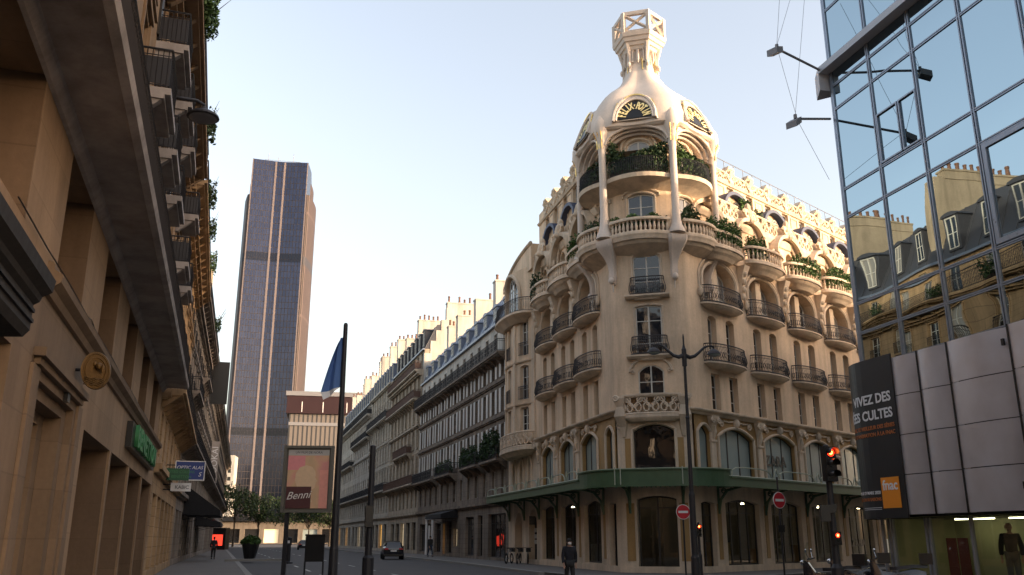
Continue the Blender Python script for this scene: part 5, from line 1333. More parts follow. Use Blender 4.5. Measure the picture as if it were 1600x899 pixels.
for i in range(7, 16):
    for h in (11.15, 14.15):
        c = cs[i]
        if (i + int(h)) % 4 == 0: continue
        long_balcony(near, FF, c - 1.05, c + 1.05, h, .82, M['soff'], rh=.95, corb=5, step=.11, solid=True)
    if i % 2: 
        MB().box(FF, cs[i] + .62, cs[i] + 1.15, .003, .06, 11.3, 13.4).build('shutter', M['wdark'], near); MB().box(FF, cs[i] - 1.15, cs[i] - .62, .003, .06, 14.3, 16.2).build('shutter', M['wdark'], near)
g_ops = [dict(sa=13.75, sb=17.3, ha=0, hb=3.78, dep=.12)] + [dict(sa=18.75 + 4.88 * k, sb=23.3 + 4.88 * k, ha=.0, hb=3.62, dep=1.3) for k in range(4)] + [dict(sa=9.6, sb=12.0, ha=.4, hb=3.9, dep=.3)]
m_ops = [dict(sa=14.05 + 4.9 * k, sb=16.6 + 4.9 * k, ha=5.42, hb=7.42, dep=.95) for k in range(-5, 5)]
w_ = MB(); wall(w_, FF.pt, 17.95, 38.4, 0, 5.0, [q for q in g_ops if q['sa'] > 18]); wall(w_, FF.pt, -15, 38.4, 5.0, 7.5, m_ops)
w_.quad(FF.pt(38.4, 0, 0), FF.pt(38.4, -13, 0), FF.pt(38.4, -13, 7.5), FF.pt(38.4, 0, 7.5)); w_.build('wall', M['lb1'], near)
w_ = MB(); wall(w_, FF.pt, -15, 17.95, 0, 5.0, [q for q in g_ops if q['sa'] < 18])
st_ = [(13.75, 17.3, 3.78), (14.1, 16.9, 3.6), (14.45, 16.45, 3.42), (14.75, 16.05, 3.25)]
for k in range(3):      # stepped door frame
    a0, a1, t0 = st_[k]; b0, b1, t1 = st_[k + 1]; o = -.12 - .27 * k
    w_.quad(FF.pt(a0, o, 0), FF.pt(b0, o, 0), FF.pt(b0, o, t1), FF.pt(a0, o, t0)); w_.quad(FF.pt(a1, o, 0), FF.pt(b1, o, 0), FF.pt(b1, o, t1), FF.pt(a1, o, t0)); w_.quad(FF.pt(a0, o, t0), FF.pt(a1, o, t0), FF.pt(b1, o, t1), FF.pt(b0, o, t1))
    for a in (b0, b1): w_.quad(FF.pt(a, o, 0), FF.pt(a, o - .27, 0), FF.pt(a, o - .27, t1), FF.pt(a, o, t1))
    w_.quad(FF.pt(b0, o, t1), FF.pt(b1, o, t1), FF.pt(b1, o - .27, t1), FF.pt(b0, o - .27, t1))
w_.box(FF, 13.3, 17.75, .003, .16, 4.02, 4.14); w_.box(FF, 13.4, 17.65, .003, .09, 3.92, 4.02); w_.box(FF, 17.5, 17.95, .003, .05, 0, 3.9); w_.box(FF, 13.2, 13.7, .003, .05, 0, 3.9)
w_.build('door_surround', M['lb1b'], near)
d = MB().quad(FF.pt(14.7, -.93, 0), FF.pt(16.1, -.93, 0), FF.pt(16.1, -.93, 3.26), FF.pt(14.7, -.93, 3.26)).box(FF, 15.36, 15.44, -.93, -.88, 0, 3.2).build('door', M['wdark'], near)
MB().box(FF, 14.12, 14.42, -.115, -.09, 1.75, 1.95).build('intercom_plate', M['black'], near)
MB().box(FF, 16.05, 16.3, .003, .07, 3.98 - .2, 4.0).build('door_number_plate', M['black'], near)
for k in range(4):
    a = 18.75 + 4.88 * k; m = MB().quad(FF.pt(a, -1.28, 0), FF.pt(a + 4.55, -1.28, 0), FF.pt(a + 4.55, -1.28, 3.62), FF.pt(a, -1.28, 3.62)); m.build('shop_window', M['shop'], near)
for k in range(-5, 5):
    a = 14.05 + 4.9 * k; m = MB().quad(FF.pt(a, -.93, 5.42), FF.pt(a + 2.55, -.93, 5.42), FF.pt(a + 2.55, -.93, 7.42), FF.pt(a, -.93, 7.42)); m.build('window', M['shop'], near)
M['reveal'] = sh_mat('reveal_brown', (0.165, 0.112, 0.074), FF, (1.6, .8), var=.16, streak=.2, joint=.8)  # darker brown than the wall, on thin panels at each opening's far side only
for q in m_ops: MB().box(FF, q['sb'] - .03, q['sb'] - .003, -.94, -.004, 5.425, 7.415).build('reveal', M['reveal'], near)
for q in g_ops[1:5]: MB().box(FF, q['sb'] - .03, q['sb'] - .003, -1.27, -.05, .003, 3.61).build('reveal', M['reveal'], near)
m = MB()
def mould(mb, F, s0, s1, prof): mb.loft([[F.pt(a, o, h) for o, h in prof] for a in (s0, s1)])
mould(m, FF, 13.4, 38.4, [(.003, 4.9), (.06, 4.92), (.1, 5.02), (.2, 5.1), (.22, 5.2), (.1, 5.28), (.08, 5.38), (.003, 5.4)])
m.build('string_course', M['lb1b'], near)
m = MB(); m.box(FF, -15, 38.3, .003, .86, 7.5, 7.72); mould(m, FF, -15, 38.3, [(.86, 7.46), (.98, 7.5), (1.02, 7.62), (.98, 7.74), (.86, 7.76)]); mould(m, FF, -15, 38.35, [(.004, 7.32), (.06, 7.34), (.14, 7.44), (.16, 7.499), (.004, 7.499)])
bo = m.build('overhang', M['soff'], near)
r = MB(); rail_path(r, [FF.pt(-14.9, .92, 0), FF.pt(38.2, .92, 0)], 7.76, .9, .14, .015); r.quad(FF.pt(-14.9, .9, 7.85), FF.pt(38.2, .9, 7.85), FF.pt(38.2, .9, 8.45), FF.pt(-14.9, .9, 8.45)); r.build('railing', M['ironD'], bo)
m = MB(); mould(m, FF, 5, 11.1, [(.003, 3.8), (.3, 3.82), (.36, 3.9), (.36, 4.2), (.42, 4.24), (.44, 4.3), (.54, 4.36), (.56, 4.5), (.003, 4.56)])
for z in (3.98, 4.1): m.box(FF, 5, 11.08, .36, .39, z, z + .04)
m.box(FF, 9.4, 12.2, -.28, -.22, .3, 4.0); m.build('black_shopfront', M['blackc'], near)
m = MB(); pts = [FF.pt(16.5 + 1.5 * t, .04, 5.1 + .35 * math.sin(t * 2.2) + t * .1) for t in [i / 10 for i in range(14)]]; m.tube(pts, .012, 4, False); m.build('cable', M['black'], near); m = MB(); pts = [FF.pt(11 + 2 * t, .05, 5.46 + .02 * math.sin(t * 4)) for t in range(12)]; m.tube(pts, .012, 4, False); m.build('cable', M['black'], near)

def lhouse(label, F, s0, s1, mat, bays, seed, **k):
    P = dict(mat=mat, cmat=mat, bays=bays, seed=seed, eave=16.9, depth=13, dmat=M['slate'],
        floors=[(4.9, 6.7, 1.2, 0, 0), (8.1, 10.4, 1.2, 0, 0), (11.2, 13.3, 1.2, 0, 0), (14.1, 16.0, 1.15, 0, 0)], trim=8,
        shops=shops(s0, s1, 2.4, .8, 3.4, ['dark', 'dark', 'pale', 'dark']), cornices=[(4.4, .3, .22), (7.3, .35, .2), (10.9, .2, .14), (13.8, .2, .14), (16.5, .45, .25)],
        balconies=[(s0 + .15, s1 - .15, 7.55, .9), (s0 + .15, s1 - .15, 16.9, .9)], small=[('all', 11.2), ('all', 14.1)],
        attic=(2.5, .12, mat), mansard=(3.7, 1.5), roof=M['slate'], gmat=M['plasterT'])
    P.update(k); return house(label, F, s0, s1, P)
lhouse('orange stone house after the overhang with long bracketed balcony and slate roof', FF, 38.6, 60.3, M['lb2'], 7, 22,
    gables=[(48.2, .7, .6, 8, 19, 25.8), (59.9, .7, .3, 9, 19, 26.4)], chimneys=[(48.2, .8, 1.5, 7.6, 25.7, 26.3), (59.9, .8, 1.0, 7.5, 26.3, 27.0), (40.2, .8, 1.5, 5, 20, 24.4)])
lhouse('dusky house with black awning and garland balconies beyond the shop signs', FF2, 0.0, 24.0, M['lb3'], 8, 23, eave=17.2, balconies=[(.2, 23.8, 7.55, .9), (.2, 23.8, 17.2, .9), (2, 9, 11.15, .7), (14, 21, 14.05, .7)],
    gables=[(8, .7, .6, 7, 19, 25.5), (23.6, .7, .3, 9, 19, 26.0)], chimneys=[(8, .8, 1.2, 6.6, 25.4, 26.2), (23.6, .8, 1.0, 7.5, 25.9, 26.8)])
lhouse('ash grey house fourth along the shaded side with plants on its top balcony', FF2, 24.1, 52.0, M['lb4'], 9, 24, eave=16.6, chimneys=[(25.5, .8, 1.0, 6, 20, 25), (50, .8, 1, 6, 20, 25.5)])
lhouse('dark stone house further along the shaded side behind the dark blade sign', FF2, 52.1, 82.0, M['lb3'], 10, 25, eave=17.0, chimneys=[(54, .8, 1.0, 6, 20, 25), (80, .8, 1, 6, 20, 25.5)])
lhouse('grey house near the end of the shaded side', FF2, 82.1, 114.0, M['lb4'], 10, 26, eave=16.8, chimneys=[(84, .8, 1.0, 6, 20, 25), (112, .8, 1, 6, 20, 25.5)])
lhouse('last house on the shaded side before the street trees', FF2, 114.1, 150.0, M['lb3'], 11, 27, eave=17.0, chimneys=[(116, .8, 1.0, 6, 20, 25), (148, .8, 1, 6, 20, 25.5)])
# houses on the far side of the side street keep the low sun off its lower floors
FS2 = Fr(tuple(FS.pt(24.2, 0, 0))[:2], AZR, 1)
house('side street house behind the mirror glass building', FS2, 0, 30, dict(mat=M['b3'], bays=9, seed=31, eave=15.2, depth=12, floors=[(4.9, 7, 1.2, 0, 0), (7.6, 9.6, 1.2, 0, 0), (10.1, 12.0, 1.2, 0, 0), (12.6, 14.6, 1.15, 0, 0)], shops=shops(0, 30, 2.4, .8, 3.4, ['dark']), cornices=[(4.4, .3, .22), (14.9, .45, .25)], mansard=(3.0, 1.5)))

# ---------------------------------------------------------------- street trees
M['leafT'] = leaf_mat('leaf_tree', (0.010, 0.022, 0.007), (0.05, 0.085, 0.022))
def tree(label, x, y, H, rad, seed, dense=2600, z0=0.0):
    t = thing('street_tree', label, 'tree', (x, y, z0), 'street trees at the end of the avenue'); rg = random.Random(seed)
    m = MB(); B = Vector((x, y, z0)); top = B + Vector((0, 0, H * .62))
    m.tube([B, B + Vector((.05, 0, H * .25)), B + Vector((-.05, .1, H * .45)), top], [.22, .17, .13, .06], 7)
    cl = []
    for k in range(13):
        a = rg.uniform(0, 6.28); s = B + Vector((0, 0, H * rg.uniform(.32, .5))); e = B + Vector((math.cos(a) * rad * rg.uniform(.35, .8), math.sin(a) * rad * rg.uniform(.35, .8), H * rg.uniform(.55, .9)))
        m.tube([s, (s + e) / 2 + Vector((0, 0, .3)), e], [.08, .05, .02], 5); cl.append((e, rad * rg.uniform(.3, .5)))
    for k in range(8): a = rg.uniform(0, 6.28); cl.append((B + Vector((math.cos(a) * rad * rg.uniform(0, .7), math.sin(a) * rad * rg.uniform(0, .7), H * rg.uniform(.5, .92))), rad * rg.uniform(.25, .42)))
    m.build('trunk', M['bark'], t)
    def fn(g):
        c, r = g.choice(cl); v = Vector((g.gauss(0, 1), g.gauss(0, 1), g.gauss(0, .8))); v.normalize(); return c + v * r * g.uniform(.45, 1.05)
    leaves(MB(), 1, .1, fn, 1)
    c = MB(); leaves(c, dense, .30, fn, seed); c.build('crown', M['leafT'], t)
tree('leafy street tree next to the dark facades at the avenue end', -56.5, 186, 13.0, 4.6, 41)
tree('rounded street tree just right of the first one before the tower base', -53.5, 193, 11.0, 4.2, 43)
tree('green street tree below the bottom middle of the tall tower', -49.5, 200, 10.5, 4.6, 45)
tree('dark street tree between the tower base and the tall poster panel', -43.5, 196, 10.4, 4.6, 46)
tree('street tree directly below the tall poster panel', -38.2, 192, 9.8, 4.4, 47)
tree('small street tree right of the poster panel beside the row of houses', -33.6, 188, 7.0, 3.0, 48, 1500)

# ---------------------------------------------------------------- plants on balconies
def shrub(label, fn, n, size, seed, mat, cat='plant', trough=None, group='balcony plants', name='balcony_plant', stems=()):
    m = MB(); leaves(m, n, size, fn, seed); o = m.build(name, M[mat]); tag(o, label, cat, group)
    if trough: trough.build('planter_box', M['brownbox'], o)
    if stems:
        s = MB()
        for a, b in stems: s.tube([a, (a + b) / 2 + Vector((.04, .03, .05)), b], [.02, .014, .006], 4)
        s.build('stems', M['bark'], o)
    return o
M['brownbox'] = paint('planter_brown', (0.12, 0.075, 0.05), 0.8)
def arcfn(t0, t1, r, h0, h1, dr=.2, bumps=None):
    def f(g):
        t = g.uniform(t0, t1); k = 1.0 if bumps is None else bumps((t - t0) / (t1 - t0))
        return PO(t, r + g.uniform(-dr, dr), h0 + (h1 - h0) * k * g.random() ** .8)
    return f
def arctrough(t0, t1, r, h0, h1, w=.13):
    m = MB(); m.loft([[PO(t0 + (t1 - t0) * i / 8, r - w, h0), PO(t0 + (t1 - t0) * i / 8, r + w, h0), PO(t0 + (t1 - t0) * i / 8, r + w, h1), PO(t0 + (t1 - t0) * i / 8, r - w, h1)] for i in range(9)]); return m
hump = lambda f: .55 + .45 * abs(math.sin(f * 9 + 1))
shrub('low green hedge along the front stone balustrade of the turret', arcfn(R(-25), R(23), 3.62, 17.65, 18.32, .16, hump), 1500, .10, 51, 'leafG', trough=arctrough(R(-24), R(22), 3.55, 17.2, 17.7))
shrub('loose bush behind the right stone balustrade of the turret', arcfn(R(36), R(60), 3.5, 17.6, 19.0, .25, lambda f: .4 + .6 * math.sin(f * 3.1)), 800, .12, 52, 'leafD', trough=arctrough(R(38), R(58), 3.45, 17.2, 17.7))
shrub('dark bush at the far right end of the turret stone balustrade', arcfn(R(74), R(86), 3.5, 17.6, 18.6, .25), 400, .12, 57, 'leafD', trough=arctrough(R(74), R(84), 3.45, 17.2, 17.7))
shrub('bluish bush behind the left stone balustrade of the turret', arcfn(R(-64), R(-36), 3.5, 17.6, 18.7, .25, hump), 800, .12, 53, 'leafD', trough=arctrough(R(-62), R(-37), 3.45, 17.2, 17.7))
shrub('tall green shrub at the left end of the upper turret railing', arcfn(R(-27), R(-12), 3.5, 20.8, 22.9, .3, lambda f: .75 + .25 * math.sin(f * 6)), 900, .13, 54, 'leafD', trough=arctrough(R(-26), R(-13), 3.4, 20.62, 21.0))
shrub('wide purple dark creeper covering the upper front turret railing', arcfn(R(-12), R(26), 3.62, 20.7, 22.3, .22, lambda f: .55 + .6 * f ** 1.2), 2400, .12, 55, 'leafD', trough=arctrough(R(-10), R(25), 3.45, 20.62, 20.95))
shrub('tall green shrub beside the column on the right upper turret balcony', arcfn(R(34), R(52), 3.45, 20.8, 22.9, .3, lambda f: 1.0 - .5 * f), 900, .13, 56, 'leafG', trough=arctrough(R(35), R(50), 3.4, 20.62, 21.0))
shrub('dark shrub further along the right upper turret balcony', arcfn(R(54), R(84), 3.5, 20.8, 22.0, .28, hump), 1000, .13, 58, 'leafD', trough=arctrough(R(55), R(83), 3.4, 20.62, 21.0))
shrub('dark spreading shrub on the left upper turret balcony', arcfn(R(-84), R(-38), 3.55, 20.7, 21.9, .26, lambda f: .5 + .5 * f), 1500, .13, 59, 'leafD', trough=arctrough(R(-82), R(-40), 3.4, 20.62, 21.0))
def balfn(p, x0, x1, o0, o1, h0, h1, bump=None):
    def f(g):
        x = g.uniform(x0, x1); k = 1 if bump is None else bump((x - x0) / (x1 - x0))
        lim = max(.1, 1 - (x / 2.0) ** 2) ** .4
        return PP.pt(p + x, g.uniform(o0, o1) * lim, h0 + (h1 - h0) * k * g.random() ** .85)
    return f
def baltrough(p, x0, x1, o, h):
    m = MB(); band(m, p + x0, p + x1, o - .14, o + .14, h, h + .4, ex=[]); return m
k0 = [PP.R(c) for c in bayR]; kl = [PP.L(c) for c in bayL]
wav = lambda f: .6 + .4 * math.sin(f * 11) ** 2
shrub('thick trailing hedge over the stone balcony nearest the turret', balfn(k0[0], -1.7, 1.5, .55, 1.12, 17.35, 18.75, wav), 1900, .12, 61, 'leafG', trough=baltrough(k0[0], -1.4, 1.3, .55, 17.0))
shrub('bushy green plant at the near end of the second stone balcony', balfn(k0[1], -1.85, -.6, .4, 1.0, 17.3, 18.6, wav), 800, .13, 62, 'leafG', trough=baltrough(k0[1], -1.5, -.7, .5, 17.0))
shrub('long green hedge along the whole third stone balcony', balfn(k0[2], -1.7, 1.6, .55, 1.12, 17.3, 18.5, wav), 1900, .12, 63, 'leafG', trough=baltrough(k0[2], -1.4, 1.4, .55, 17.0))
shrub('leafy plants on the fourth stone balcony beside the mirror glass', balfn(k0[3], -1.8, 1.5, .5, 1.1, 17.3, 18.7, lambda f: .45 + .55 * abs(math.sin(f * 5))), 1600, .13, 64, 'leafG', trough=baltrough(k0[3], -1.4, 1.4, .5, 17.0))
shrub('green bush on the avenue stone balcony right beside the turret', balfn(kl[0], -1.2, 1.2, .4, 1.0, 17.4, 18.8, wav), 1100, .13, 65, 'leafG', trough=baltrough(kl[0], -1.0, 1.0, .5, 17.0))
shrub('hanging bush on the avenue stone balcony beside the bowed bay', balfn(kl[2], -1.8, .4, .4, 1.05, 17.2, 18.8, wav), 1200, .13, 66, 'leafD', trough=baltrough(kl[2], -1.4, .2, .5, 17.0))
shrub('small plant under the second barrel dormer of the side street attic', lambda g: PP.pt(k0[1] + .6 + g.uniform(-.5, .6), -1.0 + g.uniform(-.15, .15), 20.9 + g.random() * .9), 350, .11, 67, 'leafG')
shrub('thin plant between the attic windows above the third balcony', lambda g: PP.pt(k0[1] + 2.3 + g.uniform(-.5, .5), -1.1 + g.uniform(-.15, .15), 20.9 + g.random() * .7), 250, .10, 68, 'leafD')
def housefn(F, s0, s1, o0, o1, h0, h1, bump=None):
    def f(g):
        x = g.random(); return F.pt(s0 + (s1 - s0) * x, g.uniform(o0, o1), h0 + (h1 - h0) * (1 if bump is None else bump(x)) * g.random() ** .8)
    return f
def htrough(F, s0, s1, o, h): return MB().box(F, s0, s1, o - .15, o + .15, h, h + .35)
shrub('big dark shrubs filling the low balcony beside the corner building', housefn(FL2, .6, 5.2, .35, 1.0, 7.6, 9.7, lambda x: .55 + .45 * math.sin(x * 7) ** 2), 2200, .15, 71, 'leafD', trough=htrough(FL2, .7, 5.1, .55, 7.46))
shrub('dark shrubs on the second low balcony of the sooty house', housefn(FL2, 7.0, 12.2, .35, .95, 7.6, 9.2, lambda x: .4 + .6 * math.sin(x * 6) ** 2), 1500, .15, 72, 'leafD', trough=htrough(FL2, 7.2, 12.0, .55, 7.46))
shrub('sparse plants on the third low balcony of the sooty house', housefn(FL2, 17, 22.4, .3, .9, 7.6, 8.8, lambda x: .3 + .7 * math.sin(x * 9) ** 2), 900, .14, 73, 'leafD', trough=htrough(FL2, 17.2, 22.2, .5, 7.41))
shrub('overgrown bush leaning out of the top balcony above the wall lamp', housefn(FF, 24.4, 27.2, .75, 1.25, 17.0, 18.4, wav), 900, .13, 74, 'leafG', trough=htrough(FF, 24.6, 27.0, .6, 16.92), stems=[(FF.pt(25 + .4 * i, .8, 17.2), FF.pt(25.2 + .5 * i, 1.5 + .1 * (i % 2), 18.5 + .3 * (i % 3))) for i in range(4)])
for i, (s, lab) in enumerate(((33.5, 'wispy plant on the top balcony just past the wall lamp'), (41.5, 'small shrub at the near end of the long bracketed balcony'), (46.5, 'rounded shrub midway along the long bracketed balcony'), (53, 'leggy shrub at the far end of the long bracketed balcony'))):
    shrub(lab, housefn(FF, s, s + 1.6, .7, 1.2, 17.0, 18.0 + .2 * (i % 2), wav), 380, .12, 75 + i, 'leafD', trough=htrough(FF, s + .1, s + 1.5, .6, 16.92), stems=[(FF.pt(s + .3 + .5 * k, .8, 17.2), FF.pt(s + .4 + .6 * k, 1.25, 18.4)) for k in range(2)])
shrub('bare twiggy bush on the top balcony of the dusky house', housefn(FF2, 10, 12.5, .7, 1.25, 17.3, 18.4, wav), 380, .12, 81, 'leafD', trough=htrough(FF2, 10.2, 12.3, .6, 17.22), stems=[(FF2.pt(10.3 + .4 * k, .8, 17.5), FF2.pt(10.2 + .5 * k, 1.6, 18.9 + .3 * (k % 2))) for k in range(5)])

# ---------------------------------------------------------------- lamps and posts
def post_lathe(m, x, y, prof, n=12): m.lathe((x, y, 0), prof, n)
def street_lamp():
    x, y = 5.95, 30.0
    t = thing('street_lamp', 'slim dark street lamp with two curved arms in front of the domed corner building', 'street lamp', (x, y, 0))
    m = MB(); m.lathe((x, y, 0), [(.2, 0), (.2, .12), (.15, .2), (.14, 1.0), (.11, 1.1), (.1, 3.0), (.075, 3.1), (.06, 5.5), (.075, 5.55), (.055, 5.6), (.05, 7.3), (.085, 7.32), (.085, 7.9), (.06, 7.95), (.045, 8.0), (.03, 8.1), (.03, 8.35), (.012, 8.45)], 12); m.build('post', M['iron'], t)
    a = R(8); dx = Vector((math.cos(a), math.sin(a), 0)); c = Vector((x, y, 0))
    for s in (-1, 1):
        m = MB(); P_ = [(.02, 7.7), (.2, 7.63), (.38, 7.68), (.55, 7.82), (.72, 7.98), (.88, 8.05), (1.0, 8.05), (1.08, 8.02)]
        m.tube([c + dx * s * r + Vector((0, 0, z)) for r, z in P_], [.075, .07, .06, .05, .04, .032, .03, .03], 7); m.tube([c + dx * s * 1.08 + Vector((0, 0, 8.02)), c + dx * s * 1.08 + Vector((0, 0, 7.93))], .035, 6)
        ar = m.build('arm', M['iron'], t)
        m = MB(); h = c + dx * s * 1.08; m.lathe((h.x, h.y, 0), [(.05, 7.95), (.1, 7.92), (.2, 7.84), (.24, 7.76), (.22, 7.755)], 14); l = m.build('lamp_head', M['ironD'], ar)
        m = MB(); m.lathe((h.x, h.y, 0), [(.215, 7.76), (.18, 7.72), (.08, 7.69)], 12); m.build('glass', M['frost'], l)
street_lamp()
def wall_lamp():
    b = FF.pt(24.2, .02, 13.6); h = FF.pt(25.0, 1.2, 13.45)
    t = thing('wall_lamp', 'dark round street lamp hanging from an arm on the shaded facade', 'street lamp', b)
    m = MB(); m.tube([b, FF.pt(24.4, .5, 13.62), FF.pt(24.75, 1.0, 13.78), h + Vector((0, 0, .34)), h + Vector((0, 0, .18))], .045, 7); m.box(FF, 24.1, 24.3, .005, .05, 13.35, 13.85); m.build('arm', M['iron'], t)
    m = MB(); m.lathe(h, [(.06, .3), (.1, .2), (.3, .1), (.44, .0), (.46, -.06), (.42, -.09)], 20); m.build('lamp_head', M['iron'], t)
    m = MB(); m.lathe(h, [(.41, -.085), (.3, -.12), (.1, -.13)], 16); m.build('glass', M['grey'], t)
wall_lamp()
def flag_pole():
    x, y = -5.8, 30.0
    t = thing('flagpole', 'tall dark pole carrying a limp blue flag', 'pole', (x, y, -.12))
    m = MB(); m.lathe((x, y, -.12), [(.2, 0), (.2, .3), (.16, .4), (.145, 1.4), (.13, 1.45), (.1, 5.0), (.075, 8.9), (.05, 8.96)], 12); m.build('pole', M['iron'], t)
    m, nt, b = new_mat('flag_blue'); tc = N(nt, 'ShaderNodeTexCoord'); sx = N(nt, 'ShaderNodeSeparateXYZ'); nt.links.new(tc.outputs['UV'], sx.inputs[0])
    b.inputs['Base Color'].default_value = (0.10, 0.20, 0.46, 1); b.inputs['Roughness'].default_value = .8
    f = MB(); nx, nz = 12, 16; k0 = 0
    for j in range(nz + 1):
        for i in range(nx + 1):
            u = i / nx; v = j / nz
            width = .1 + .52 * v ** .8
            zz = 8.35 - v * 1.75 + (-.12 * u * (1 - v)) - .22 * u * v
            f.v.append(Vector((x - .07 - width * u, y - .02 + .1 * math.sin(u * 9 + v * 2) * (.3 + u) - .06 * u, zz)))
    f.f = [(j * (nx + 1) + i, j * (nx + 1) + i + 1, (j + 1) * (nx + 1) + i + 1, (j + 1) * (nx + 1) + i) for j in range(nz) for i in range(nx)]
    fl = f.build('flag', m, t, smooth=True)
    g = MB(); nx = 8
    for j in range(5):
        for i in range(nx + 1):
            u = i / nx; v = j / 4
            g.v.append(Vector((x - .07 - (.62 - .1 * v) * u, y - .02 + .1 * math.sin(u * 9 + 2) * (.3 + u) - .06 * u, 6.6 - .22 * u - v * (.26 * u))))
    g.f = [(j * (nx + 1) + i, j * (nx + 1) + i + 1, (j + 1) * (nx + 1) + i + 1, (j + 1) * (nx + 1) + i) for j in range(4) for i in range(nx)]
    g.build('flag_hem', M['white'], fl, smooth=True)
flag_pole()
M['lensR'] = glow('red_lens_lit', (1.0, 0.02, 0.005), 1.2); M['lensRc'] = glow('red_lens_core', (1.0, 0.30, 0.05), 3.0)
M['lens0'] = paint('lens_dark', (0.02, 0.02, 0.018), .25)
def signal_head(t, x, y, z, s, lit, yaw=0.0, name='signal_head'):
    F = Rot(yaw, (x, y, z)); m = MB(); w = .15 * s; h = .43 * s
    m.loft([[F.pt(px, py, pz) for px, pz in ((-w, -h), (w, -h), (w, h), (-w, h))] for py in (-.12 * s, .1 * s)]); 
    m.loft([[F.pt(px * 1.06, py, pz * 1.02) for px, pz in ((-w, -h), (w, -h), (w, h), (-w, h))] for py in (-.05 * s, .02 * s)])
    hd = m.build(name, M['black'], t)
    for k, zc in enumerate((.28, 0, -.28)):
        m = MB(); c = [F.pt(.1 * s * math.cos(a), -.125 * s, zc * s + .1 * s * math.sin(a)) for a in [i * .3927 for i in range(16)]]; m.poly(c)
        l = m.build('lens', M['lensR'] if (lit and k == 0) else M['lens0'], hd)
        if lit and k == 0: MB().poly([F.pt(.05 * s * math.cos(a), -.128 * s, zc * s + .05 * s * math.sin(a)) for a in [i * .5236 for i in range(12)]]).build('bulb', M['lensRc'], l)
        m = MB(); m.loft([[F.pt(.115 * s * math.cos(a), py, zc * s + .115 * s * math.sin(a)) for a in [-.35 + i * .32 for i in range(13)]] for py in (-.12 * s, -.34 * s)], False, False); m.build('visor', M['black'], hd)
    return hd
def traffic_signal(label, x, y, top, yaw, z_head, s=1.0, small=True, pole=.075, extra=True, lit=True):
    t = thing('traffic_light', label, 'traffic light', (x, y, 0)); m = MB()
    m.lathe((x, y, 0), [(pole * 2, 0), (pole * 2, .9), (pole * 1.3, 1.0), (pole * 1.1, 1.9), (pole, top), (pole * .5, top + .03)], 12); m.build('post', M['iron'], t)
    if z_head: signal_head(t, x - .02, y - .16, z_head, s, lit, yaw)
    if small:
        F = Rot(yaw, (x, y - .12, 1.63)); m = MB(); m.box(F, -.1, .1, -.08, .06, -.18, .14); sm = m.build('repeater', M['black'], t)
        m = MB().poly([F.pt(.055 * math.cos(a), -.083, .05 + .055 * math.sin(a)) for a in [i * .5236 for i in range(12)]]); l = m.build('lens', M['lensR'], sm)
        MB().poly([F.pt(.026 * math.cos(a), -.086, .05 + .026 * math.sin(a)) for a in [i * .5236 for i in range(12)]]).build('bulb', M['lensRc'], l)
        for zc in (-.06,): MB().poly([F.pt(.05 * math.cos(a), -.083, zc + .05 * math.sin(a)) for a in [i * .5236 for i in range(12)]]).build('lens', M['lens0'], sm)
    if extra:
        F = Rot(yaw + R(70), (x - .2, y - .02, 2.22)); m = MB(); m.box(F, -.12, .12, -.12, .1, -.2, .2); m.loft([[F.pt(-.12, -.12, .2), F.pt(.12, -.12, .2), F.pt(.12, -.12, 0), F.pt(-.12, -.12, 0)], [F.pt(-.13, -.3, .22), F.pt(.13, -.3, .22), F.pt(.13, -.26, .02), F.pt(-.13, -.26, .02)]], True, False); m.build('pedestrian_signal', M['black'], t)
    return t
traffic_signal('large traffic light with glowing red lamps in front of the shop canopy', 8.08, 23.0, 3.9, R(14), 3.43, 1.0)
traffic_signal('dark traffic light mast seen from behind in the middle of the avenue', -5.45, 35.0, 5.1, R(200), 2.42, .9, small=False, pole=.11, extra=False, lit=False)
def entry_sign(label, x, y, z, r, yaw, top):
    t = thing('road_sign', label, 'road sign', (x, y, 0), 'no entry signs'); F = Rot(yaw, (x, y, z))
    MB().tube([Vector((x, y + .05, 0)), Vector((x, y + .05, top))], .04, 8).build('post', M['iron'], t)
    circ = lambda rr, py: [F.pt(rr * math.cos(a), py, rr * math.sin(a)) for a in [2 * math.pi * i / 28 for i in range(28)]]
    d = MB().loft([circ(r, 0), circ(r, -.02)]).build('disc', M['white'], t)
    MB().loft([circ(r * .92, -.021), circ(r * .92, -.024)]).build('red_face', M['red'], d)
    MB().box(F, -r * .68, r * .68, -.03, -.025, -r * .15, r * .15).build('bar', M['white'], d)
    return t
e1 = entry_sign('small round no entry sign left of the street lamp foot', 7.7, 41.0, 2.76, .33, R(6), 3.0)
e2 = entry_sign('larger round no entry sign further right before the shop windows', 11.18, 38.0, 3.15, .34, R(28), 4.1)
m = MB(); m.box(Rot(0, (11.15, 37.9, 2.0)), -.13, .13, -.06, .06, -.14, .14); m.build('control_box', M['black'], e2)
traffic_signal('low traffic light with a small red lamp beside the small no entry sign', 8.4, 41.25, 2.3, R(4), 1.95, .62, small=False, pole=.05, extra=False)

